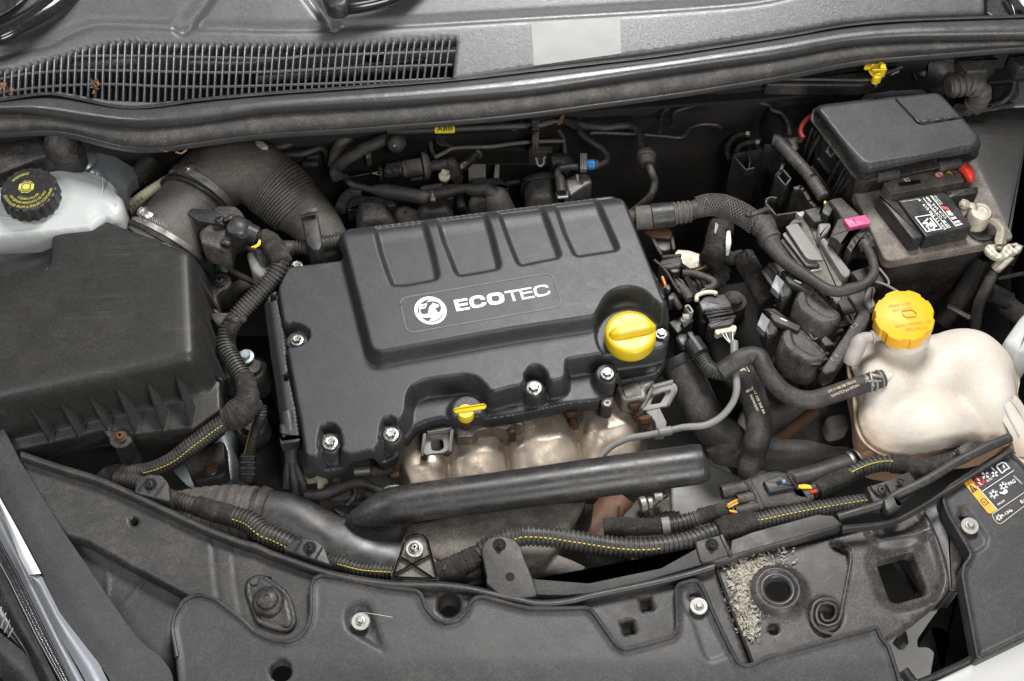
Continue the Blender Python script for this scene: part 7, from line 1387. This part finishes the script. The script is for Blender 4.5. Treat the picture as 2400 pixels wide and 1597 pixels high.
# front cover
ZF_ = -0.028
fc_ = thing('radiator_top_cover', 'smooth grey black plastic radiator cover across the bottom front with two washered bolts', 'front cover', P(1200, 1500, -0.1))
co = zI('1180,1800 1150,1400 1118,1230 1135,1140 1200,1035 1270,1000 1330,995 1420,1025 1600,1160')+zJ('0,1240 120,1295 220,1303 290,1270 335,1200 352,1120 350,950 375,890 430,866 560,885 850,945 1060,970 1095,1000 1130,1090 1185,1155 1250,1178 1320,1162 1370,1110 1400,1045 1440,1012 1500,1010 1700,1065')+zK('120,1085 300,1085 480,1080 525,1095 570,1150 690,1325 735,1352 900,1310 1040,1270 1072,1235 1070,1100 1062,970 1085,930 1180,900 1220,905 1260,950 1330,1120 1450,1370 1490,1445 1550,1462')+zL('100,1403 400,1318 790,1210 830,1210 860,1280 910,1340 1010,1640 1100,1900')+[(1500, 1850), (400, 1850)]
coX = XY(co, ZF_, 0.003)
hcv = [XY(polyc((600+160/2.8, 1037+1497/2.8), 26, 28), ZF_), XY([(x, y) for x, y in zK('1160,1010 1168,992 1190,982 1215,985 1235,1000 1240,1020 1200,1050')], ZF_), XY(zJ('635,1128 650,1108 685,1100 712,1110 722,1130 690,1160'), ZF_)]
pk1 = XY(zJ('575,1160 590,1090 640,1050 700,1040 750,1060 775,1120 860,1395 700,1300 600,1240'), ZF_, 0.004); pk2 = XY(zK('1090,970 1130,935 1200,925 1250,985 1330,1190 1450,1390 1300,1450 1250,1400 1180,1180 1100,1060'), ZF_, 0.004)
ct_ = XY(zJ('690,1300'), ZF_)[0]
def zfc(q):
    d = -sdf(q, coX); z = ZF_+0.004*sm(1-np.abs(d-0.0035)/0.0035)
    a = sdf(q, pk1); fade = sm((q[:, 1]-ct_[1]+0.045)/0.05); z -= 0.006*sm(-a/0.006)*fade; a = sdf(q, pk2); z += -0.0022*sm(-a/0.003)+0*a
    yy = q[:, 1]-ct_[1]; z -= 0.5*np.maximum(0, -yy-0.02)**1.5
    return z+0.0008*np.sin(q[:, 0]*14+1)*np.sin(q[:, 1]*20)
sheet(coX, zfc, 0.0030, hcv, depth=0.02, round_=0.0015, smooth=1).obj('cover_skin', M['front'], fc_, 60)
cl = np.vstack([coX, coX[:1]]); sel = offset(ccw(coX), -0.0022); nn = [p for p in sel if p[1] > P(1200, 1620, ZF_)[1]]
ii = [i for i, p in enumerate(sel) if p[1] > P(1200, 1640, ZF_)[1]]
brk = max(range(len(ii)), key=lambda k: (ii[(k+1) % len(ii)]-ii[k]) % len(sel)); ii = ii[brk+1:]+ii[:brk+1]
q = np.array([[sel[i][0], sel[i][1], ZF_+0.0028] for i in ii]); q = catmull(resample(q, 420), 1) if False else resample(q, 500)
G().sweep(q, np.full(len(q), 0.0026), 8).obj('cover_bead', M['slamrim'], fc_)
bolt(zJ('685,1168')[0], ZF_+0.008, 12, fc_, 'hex', 'zinc', 'washer', wr=22); bolt(zK('1228,1068')[0], ZF_+0.008, 12, fc_, 'hex', 'washer', 'washer', wr=21)
G().tube([(*zJ('705,1118')[0], ZF_+0.006, 0.7), (*zJ('790,1130')[0], ZF_+0.012, 0.7), (*zJ('895,1148')[0], ZF_+0.004, 0.6)], n=5).obj('straw_fibre', M['cream'], label='thin dry straw fibre lying from the left cover bolt', cat='straw')
# ================= steel latch panel =================
ZT = -0.040
lp_ = thing('latch_panel', 'black painted steel latch panel with latch ring, slot, square window and coil spring hole', 'latch panel', P(1950, 1350, -0.1))
lo_ = zK('1335,835 1500,780')+zL('0,742 300,680 600,610 760,570 900,530 1000,480 1100,420 1160,480 1230,640 1285,800 1300,920 1290,980 1230,1050 1080,1170 900,1290 840,1330 0,1520')+zK('1600,1520 1500,1290')
loX = XY(lo_, ZT, 0.004); LC = P(*zL('170,980')[0], ZT)[:2]; 
hl_ = [XY([(1760+x/2.8, 1037+y/2.8) for x, y in polyc((170, 985), 92, 32)], ZT-0.004), XY(zL('527,660 560,642 600,655 645,690 655,705 640,735 600,730 550,705 528,685'), ZT, 0.002), XY(zL('835,780 860,755 1040,708 1075,720 1165,950 1150,990 960,1042 920,1020'), ZT, 0.004), XY(polyc((1760+151/2.8, 1037+1226/2.8), 13, 18), ZT), XY([(1760+x/2.8, 1037+y/2.8) for x, y in polyc((490, 1128), 70, 24)], ZT)]
win = hl_[2]; rdg = catmull(XY(zL('1095,430 1190,600 1250,780 1275,920 1230,1040'), ZT), 6); bmp = catmull(XY(zL('780,590 830,640 920,640 1060,620 1140,590'), ZT), 6); lft = XY(zL('0,1240')+zK('1560,1440'), ZT)
rr2 = catmull(XY(zL('880,560 960,620'), ZT), 4)
def zlp(q):
    z = np.full(len(q), ZT); d = np.linalg.norm(q-LC, axis=1); R0 = 0.0285
    z += np.where(d > 0.017, 0.011*np.exp(-((d-0.0245)/0.0065)**2), 0)-0.006*sm(1-(d-0.014)/0.006)*(d < 0.021)
    z += 0.006*sm(1-dline(q, rdg)/0.008)+0.006*sm(1-dline(q, bmp)/0.010); w_ = sdf(q, win); z -= 0.008*sm(1-w_/0.018)
    ds = np.linalg.norm(q-P(*zL('490,1128')[0], ZT)[:2], axis=1); z -= 0.004*sm(1-(ds-0.014)/0.009)
    return z
sheet(loX, zlp, 0.0020, hl_, depth=0.018, round_=0.002, smooth=2).obj('steel_plate', M['steel'], lp_, 60)
qr = np.array([[LC[0]+0.0185*math.cos(t), LC[1]+0.0185*math.sin(t), ZT+0.004] for t in np.linspace(0, 6.283, 60)]); G().sweep(qr, np.full(60, 0.0042), 12).obj('latch_ring', M['glosspl'], lp_)
G().loft([[(x, y, ZT+0.001) for x, y in zK('1330,835 1420,1080 1500,1280 1560,1440')], [(x+4, y, ZT+0.007) for x, y in zK('1330,835 1420,1080 1500,1280 1560,1440')], [(x+10, y, ZT+0.001) for x, y in zK('1330,835 1420,1080 1500,1280 1560,1440')]], n=30, m=3).obj('panel_flange', M['slamrim'], lp_)
wr = [(1760+a/2.8, 1037+b/2.8, z) for a, b, z in ((628, 705, ZT+0.004), (650, 720, ZT+0.012), (655, 780, ZT+0.012), (630, 920, ZT+0.011), (605, 1050, ZT+0.010), (585, 1150, ZT+0.009), (555, 1190, ZT+0.008), (500, 1205, ZT+0.007), (445, 1180, ZT+0.006), (430, 1120, ZT+0.005), (455, 1070, ZT+0.004), (510, 1055, ZT+0.003), (555, 1080, ZT+0.002), (560, 1130, ZT+0.0), (530, 1170, ZT-0.002), (480, 1170, ZT-0.004), (455, 1120, ZT-0.006))]
G().tube([(*p, 4.5) for p in wr], n=10).obj('coil_spring_rod', M['steel'], lp_); hose('outer_coil', [(1760+a/2.8, 1037+b/2.8, ZT+0.004, 5) for a, b in ((560, 1045), (500, 1028), (430, 1050), (400, 1110), (405, 1180), (450, 1235), (530, 1262))], lp_, 'steel')
for i, (cx, cy, n_, sp_x, sp_y) in enumerate(((60, 800, 700, 120, 75), (-40, 1050, 500, 65, 140), (-10, 1210, 350, 45, 80), (-50, 880, 450, 65, 95))):
    rr = np.random.default_rng(40+i); g = G()
    for k in range(n_):
        x, y = cx+rr.normal()*sp_x, cy+rr.normal()*sp_y
        p = P(1760+x/2.8, 1037+y/2.8, ZT+0.002); dd = np.linalg.norm(p[:2]-LC)
        if dd < 0.029 or dd > 0.072 or p[0] > LC[0]+0.035 or y < 740-x*0.2 or x < -330+(y-740)*0.36: continue
        s_ = rr.uniform(0.0005, 0.0017); e = rr.normal(size=3)*s_*[1, 1, .3]; f_ = rr.normal(size=3)*s_*[1, 1, .3]; h = abs(rr.normal())*0.0006; p = p+np.array([0, 0, h])
        g.add([p-e, p+f_, p+e*0.8+np.array([0, 0, s_]), p-f_], [(0, 1, 2), (0, 2, 3), (0, 3, 1), (1, 3, 2)])
    g.obj('foam_crumbs', M['foam'], lp_, kind='stuff')
fsh = offset(ccw(XY(zL('-90,780 0,750 120,745 220,770 250,830 200,850 60,860 0,960 20,1090 100,1160 60,1210 50,1290 20,1350 0,1300 -40,1200 -100,1100 -120,960 -150,880'), ZT)), -0.006); fsh = fsh+np.array([[0.0022*math.sin(k*2.7), 0.0022*math.cos(k*1.9)] for k in range(len(fsh))]); 
sheet(fsh, lambda q: ZT+0.0010+0.0009*np.sin(q[:, 0]*900+4*np.sin(q[:, 1]*300))*np.sin(q[:, 1]*870+3*np.sin(q[:, 0]*410)), 0.0014, depth=0.001).obj('foam_patch', M['foam'], lp_, 80)
fl_grey = thing('floor_standin', 'plain grey plate added in place of the floor beyond the round end of the intake duct', 'floor_standin', P(1660, 1140, -0.2))  # added grey plate stands in for faintly lit floor in this gap
plate('floor_standin_plate', zK('1040,90 1180,60 1320,150 1500,220 1560,300 1500,420 1240,500 1050,470'), -0.17, -0.2, 'greyc', fl_grey, 0.003, 0.004)
fl_pale = thing('lit_floor_standin', 'pale grey plate added in place of lit floor in the dark gap right of the engine cover', 'floor stand-in', P(1610, 600, -0.2))  # added pale plate stands in for lit floor that stays dark here
plate('pale_plate', zU('300,430 330,392 430,400 520,430 560,470 535,550 440,560 380,520'), -0.10, -0.11, 'lead', fl_pale, 0.001, 0.002)
# black lower frame bits at right
fr2 = thing('headlamp_support', 'black plastic support bar above the silver bumper at bottom right', 'support bar', P(2240, 1560, -0.1)); hose('bar', zL('1000,1500,-0.05,14 1060,1580,-0.05,14'), fr2, 'plast'); G().loft([[(*p, -0.045) for p in zL('1080,1560 1250,1490 1400,1420 1500,1350')], [(*p, -0.037) for p in zL('1100,1570 1260,1505 1410,1440 1515,1375')], [(*p, -0.045) for p in zL('1120,1590 1290,1520 1440,1450 1530,1400')]], n=20, m=3).obj('bar_rail', M['slamrim'], fr2)
db = thing('grille_duct', 'dark plastic duct walls under the right end of the latch panel', 'duct', P(2200, 1450, -0.3)); plate('duct_wall', zL('1170,1180 1300,1000 1370,900 1400,1100 1470,1420 1245,1500 1285,1270 1245,1236 1170,1236'), -0.14, -0.2, 'dark', db, 0.004); plate('duct_bracket', zL('950,1280 1020,1230 1040,1320 1000,1330'), -0.1, -0.12, 'plast', db, 0.002); hose('duct_rib', zL('930,760,-0.12,8 1000,860,-0.12,8 1090,1000,-0.12,8'), db, 'plastd')
# harness screws on the front right
cs_ = thing('cable_guide', 'black cable guide with torx screw and rod along the right end of the rim', 'cable guide', P(2080, 1160, ZS))
plate('guide_plate', zL('760,290 830,270 1040,190 1110,290 880,400 800,390'), ZS+0.018, ZS-0.01, 'slam', cs_, 0.002, 0.002); bolt(zL('858,310')[0], ZS+0.024, 14, cs_, 'button', 'plast', None, name='screw')
rod(g := G(), (*zL('960,245')[0], ZS+0.026), (*zL('1005,265')[0], ZS+0.026), 14, 14, 0.002); g.obj('clip', M['plast'], cs_); G().tube(zL('570,495,-0.024,11 700,455,-0.022,11 860,405,-0.02,11 960,340,-0.016,11 1150,250,-0.012,11 1350,130,-0.010,11 1550,30,-0.008,12 1700,-30,-0.008,12'), n=16).obj('guide_rod', M['slamrim'], cs_)
plate('guide_clamp', zL('870,370 940,345 970,410 990,390 1000,405 960,440 910,460 880,440'), -0.008, -0.03, 'plast', cs_, 0.002, 0.002)
rod(g := G(), (*zL('780,290')[0], ZS+0.020), (*zL('830,350')[0], ZS+0.020), 4, 5); g.obj('guide_rib', M['plast'], cs_); rod(g := G(), (*zL('880,270')[0], ZS+0.020), (*zL('930,360')[0], ZS+0.020), 4, 5); g.obj('guide_rib', M['plast'], cs_)
G().loft([[(*p, -0.02) for p in zL('600,545 900,510 1100,420 1300,290 1600,100 1700,30')], [(*p, -0.014) for p in zL('600,570 900,530 1090,440 1300,310 1610,120 1720,50')], [(*p, -0.03) for p in zL('600,600 900,560 1110,460 1300,340 1620,140 1740,70')]], n=50, m=3).obj('guide_flange', M['slamrim'], cs_)
plate('end_clip', zL('1355,40 1400,0 1470,-20 1500,20 1480,60 1420,90 1370,80'), -0.005, -0.03, 'plastd', cs_, 0.003, 0.003)
# side panel between latch panel and right cover
sp2 = thing('side_support', 'dusty black steel side support between latch panel and labelled cover', 'support', P(2210, 1230, -0.1))
plate('support_plate', zL('1080,430 1290,300 1330,430 1420,740 1380,800 1350,850 1370,980 1300,980 1270,780 1180,560'), -0.048, -0.1, 'steel', sp2, 0.004, 0.003)
# ================= right cover with label =================
ZR = -0.026
rc2 = thing('right_front_cover', 'smooth black plastic cover with an orange and white air conditioning label', 'front cover', P(2340, 1300, -0.1))
ro_ = zL('1262,320 1300,285 1450,185 1620,75 1660,62 1710,80 1792,155 1950,300 2100,700 2000,1180 1792,1290 1500,1430 1475,1420 1460,1340 1395,990 1375,880 1385,810 1420,770 1432,740 1400,680 1280,480 1245,370')
roX_ = XY(ro_, ZR, 0.003); pk3 = XY(zL('1360,420 1420,420 1560,620 1555,680 1480,730 1430,720'), ZR, 0.004)
def zrc(q): 
    d = -sdf(q, roX_); z = ZR+0.003*sm(1-np.abs(d-0.003)/0.003); a = sdf(q, pk3); return z-0.003*sm(-a/0.003)
hb = [XY(zL('1364,500 1366,480 1390,470 1420,480 1445,500 1400,530'), ZR, 0.002)]
sheet(roX_, zrc, 0.003, hb, depth=0.02, round_=0.0015).obj('cover_skin', M['front'], rc2, 60)
q = offset(ccw(roX_), -0.002); q = resample(np.c_[np.vstack([q, q[:1]]), np.full(len(q)+1, ZR+0.0022)], 300); G().sweep(q, np.full(300, 0.0024), 8).obj('cover_bead', M['slamrim'], rc2)
bolt(zL('1442,540')[0], ZR+0.008, 12, rc2, 'hex', 'washer', 'washer', wr=21)
lz = ZR+0.0007
decal('label_base', zX('760,530 790,500 870,480 1500,60 1700,330 2300,200 2300,900 1880,990 1450,1325 1300,1250 1200,1130'), ZR, M['blab'], rc2, up=0.0004) if False else None
decal('label_orange', zX('765,560 770,525 800,505 868,482 1385,1062 1300,1120 1255,1135 1210,1115'), lz, M['warn'], rc2, fl=0.0008)
for a in ('880,485 1385,1062 1392,1055 888,480', '1095,730 1690,335 1696,343 1102,740', '1300,1135 1882,740 1886,748 1305,1143'): decal('label_line', zX(a), lz, M['print_'], rc2)
q = np.array([P(*p, lz+0.0005) for p in zX('1300,1140 1305,1190 1340,1250 1400,1310 1460,1318 1882,995')]); G().sweep(q, np.full(len(q), 0.0005), 5).obj('label_outline', M['cream'], rc2)
decal('warning_triangle', zX('870,602 1032,692 935,755'), lz+0.0005, M['bprint'], rc2); decal('exclamation', zX('908,650 918,648 960,700 952,704'), lz+0.001, M['warn'], rc2); decal('exclamation', polyc(zX('963,712')[0], 1.2, 8), lz+0.001, M['warn'], rc2)
q = np.array([P(*p, lz+0.0006) for p in zX('1085,895 1120,860 1165,860 1235,940 1190,960 1155,995 1085,895')]); G().sweep(q, np.full(len(q), 0.0006), 5).obj('book_symbol', M['bprint'], rc2)
q = np.array([P(*p, lz+0.0006) for p in zX('1120,915 1170,925 1150,905 1175,945')]); G().sweep(q, np.full(len(q), 0.0005), 5).obj('book_symbol', M['bprint'], rc2)
cxy = zX('1053,545')[0]; decal('no_flame_ring', polyc(cxy, 12.5, 32), lz, M['red'], rc2, [polyc(cxy, 9.8, 28)]); decal('no_flame_bar', zX('975,500 990,488 1130,590 1118,602'), lz+0.0004, M['red'], rc2); decal('flame_symbol', zX('1000,485 1040,480 1075,525 1050,530 1010,510'), lz, M['print_'], rc2); decal('flame_symbol', zX('1030,560 1060,555 1115,590 1100,605 1070,600'), lz, M['print_'], rc2)
def fan(cx, cy, r, nb=4):
    c = zX(f'{cx},{cy}')[0]
    for k in range(nb):
        a = k*2*math.pi/nb+0.6; pts = [(c[0]+r*rr*math.cos(a+da), c[1]+r*0.9*rr*math.sin(a+da)) for rr, da in ((0.12, 0), (0.6, -0.35), (1, -0.3), (1.05, 0.25), (0.75, 0.5), (0.4, 0.35))]; decal('fan_symbol', pts, lz, M['print_'], rc2)
def snow(cx, cy, r):
    c = zX(f'{cx},{cy}')[0]; decal('snow_symbol', polyc(c, r*0.55, 6), lz, M['print_'], rc2, [polyc(c, r*0.38, 6)])
    for k in range(6):
        a = k*math.pi/3+0.3
        for b, l in ((0, 1.0), (0.3, 0.85), (-0.3, 0.85)):
            p0 = (c[0]+r*0.5*math.cos(a), c[1]+r*0.5*math.sin(a)); p1 = (c[0]+r*l*math.cos(a+b), c[1]+r*l*math.sin(a+b)); n_ = (-(p1[1]-p0[1]), p1[0]-p0[0]); L = math.hypot(*n_); n_ = (n_[0]/L*0.5, n_[1]/L*0.5)
            decal('snow_symbol', [(p0[0]+n_[0], p0[1]+n_[1]), (p1[0]+n_[0], p1[1]+n_[1]), (p1[0]-n_[0], p1[1]-n_[1]), (p0[0]-n_[0], p0[1]-n_[1])], lz, M['print_'], rc2)
fan(1168, 428, 9.5); fan(1342, 410, 8); snow(1322, 775, 12); snow(1505, 630, 11); snow(1420, 1205, 8)
decal('can_symbol', zX('1425,730 1480,740 1530,680 1570,700 1580,740 1520,785 1490,770 1440,765'), lz, M['print_'], rc2); decal('tap_symbol', zX('1270,285 1290,275 1345,335 1325,345'), lz, M['print_'], rc2)
q = np.array([P(*p, lz+0.0006) for p in zX('1375,265 1400,225 1435,215 1455,195 1500,190 1540,205 1615,300 1560,315 1520,350 1480,392 1375,265')]); G().sweep(q, np.full(len(q), 0.001), 5).obj('manual_symbol', M['print_'], rc2)
lettering('symbol_i', 'i', zX('1500,300')[0], zX('1530,290')[0], 9, lz, 'print_', rc2, bold=0.02)
for tx, o_, e_, h in (('AUTO', (1200, 560), (1305, 500), 5.5), ('PAG', (1610, 625), (1730, 555), 9), ('SAE J639', (1400, 985), (1530, 905), 4.5), ('R-134a', (1475, 1205), (1675, 1085), 7.5), ('0,43', (1830, 955), (1960, 880), 9)):
    lettering('label_text', tx, zX(f'{o_[0]},{o_[1]}')[0], zX(f'{e_[0]},{e_[1]}')[0], h, lz, 'print_', rc2, bold=0.02)
lettering('label_text', '13304505', zX('1855,575')[0], zX('1700,430')[0], 4, lz, 'print_', rc2)
# bumper and tank foot corner
bp_ = thing('front_bumper', 'silver white painted bumper corner at the bottom right', 'bumper', P(2330, 1580, -0.15))
G().loft([[(*p, -0.05) for p in zL('1130,1600 1400,1470 1792,1290 2100,1130')], [(*p, -0.046) for p in zL('1150,1620 1400,1490 1792,1310 2100,1160')], [(*p, -0.06) for p in zL('1200,1700 1450,1570 1792,1420 2100,1260')], [(*p, -0.10) for p in zL('1300,1850 1500,1700 1792,1560 2100,1400')], [(*p, -0.2) for p in zL('1400,2000 1550,1900 1850,1750 2150,1600')]], n=50, m=5).obj('bumper_skin', M['bodyw'], bp_, 60)
wg = thing('right_wing', 'pale grey body edge at the right beyond the labelled cover', 'body panel', P(2395, 1080, -0.06)); plate('wing_edge', zL('1700,60 1720,-60 1900,-80 1900,300 1792,170'), -0.06, -0.1, 'tank', wg, 0.004)
# ================= left headlamp =================
hl2 = thing('headlamp', 'left headlamp with dark frame, bright light guide strip and silver trim lines', 'headlamp', P(120, 1400, -0.15))
def strip(a, b, za, zb, name, m, zm=None):
    a, b = zI(a), zI(b); mid = [((p[0]+q[0])/2, (p[1]+q[1])/2, (za+zb)/2+(zm or 0)) for p, q in zip(resample(np.array(a), 20), resample(np.array(b), 20))]
    A_ = [(*p, za) for p in resample(np.array(a), 20)]; B_ = [(*p, zb) for p in resample(np.array(b), 20)]
    return G().loft([A_, mid, B_] if zm is not None else [A_, B_], n=60, m=5 if zm is not None else 1).obj(name, M[m], hl2, 60)
strip('-200,-500 60,-20 100,60 200,240 420,590 730,1045 900,1290 1115,1460 1145,1640', '-260,-20 -60,260 0,372 270,862 400,1130 530,1300 650,1452 700,1520 760,1640', -0.030, -0.040, 'lamp_frame', 'front', 0.002)
strip('-60,250 0,365 110,560 200,730 270,862', '-60,320 0,430 70,600 130,760 190,870', -0.034, -0.037, 'light_guide', 'lampw', 0.004)
strip('180,870 265,865 400,1130 650,1452 745,1640', '200,890 260,1010 400,1290 520,1490 600,1640', -0.038, -0.042, 'grey_trim', 'lampg', 0.002)
strip('-60,330 0,440 90,640 200,890 400,1290 590,1640', '-80,480 0,640 120,860 300,1230 500,1640', -0.046, -0.050, 'bezel_trim', 'lampg', 0.002)
for k, (m_, w_) in enumerate((('lampg', 0), ('plast', 12), ('chrome', 20), ('plast', 28), ('chrome', 38), ('plast', 46), ('lampg', 56))):
    a_ = f'{-80-w_},{500+w_*.4} {0-w_},{650+w_*.6} {120-w_},{870+w_*.6} {300-w_},{1240+w_*.6} {500-w_},{1640}'; w2 = w_+9
    b_ = f'{-80-w2},{500+w2*.4} {0-w2},{650+w2*.6} {120-w2},{870+w2*.6} {300-w2},{1240+w2*.6} {500-w2},{1640}'
    strip(a_, b_, -0.054, -0.055, 'trim_line', m_, 0.001)
strip('-100,600 0,810 150,1120 330,1480 420,1660', '-200,800 -60,1000 60,1240 200,1440 300,1660', -0.075, -0.085, 'inner_bezel', 'plast', 0.004)
strip('-60,900 0,1030 60,1110 190,1400 210,1440', '-60,1150 0,1210 60,1270 150,1360 190,1420', -0.085, -0.09, 'reflector', 'lampg', 0.006)
for k in range(4): q = zI(f'{10+k*30},{1080+k*38} {-20+k*24},{1190+k*30}'); rod(g := G(), (*q[0], -0.080), (*q[1], -0.083), 3, 3, 0.0004); g.obj('reflector_facet', M['lampg'], hl2)
strip('-60,1200 0,1250 150,1370 300,1500 340,1600', '-100,1400 0,1540 60,1600 100,1660 140,1700', -0.09, -0.1, 'lower_bezel', 'plast', 0.004)
for q, m_ in (('155,0 0,0', None),): pass
plate('guide_tab', zI('262,990 292,985 328,1060 300,1068'), -0.046, -0.05, 'lampw', hl2, 0.001, 0.001)
al = thing('arch_liner', 'scratched dark plastic panel between headlamp frame and radiator cover', 'liner panel', P(300, 1400, -0.15))
alX = XY(zI('380,560 440,605 520,620 560,650 900,840 1240,1020 1150,1150 1130,1250 1150,1450 1190,1800 1000,1800 600,1100'), -0.06); 
sheet(alX, lambda q: -0.06-0.25*np.maximum(0, 0.15+0.0*q[:, 0]-0.0*q[:, 1])*0+0.0025*sm(1-dline(q, XY(zI('735,780 722,1040'), -0.075))/0.003)+0.0025*sm(1-dline(q, XY(zI('985,900 840,1090'), -0.075))/0.003), 0.004, depth=0.03, round_=0.003).obj('liner_skin', M['front'], al, 50)
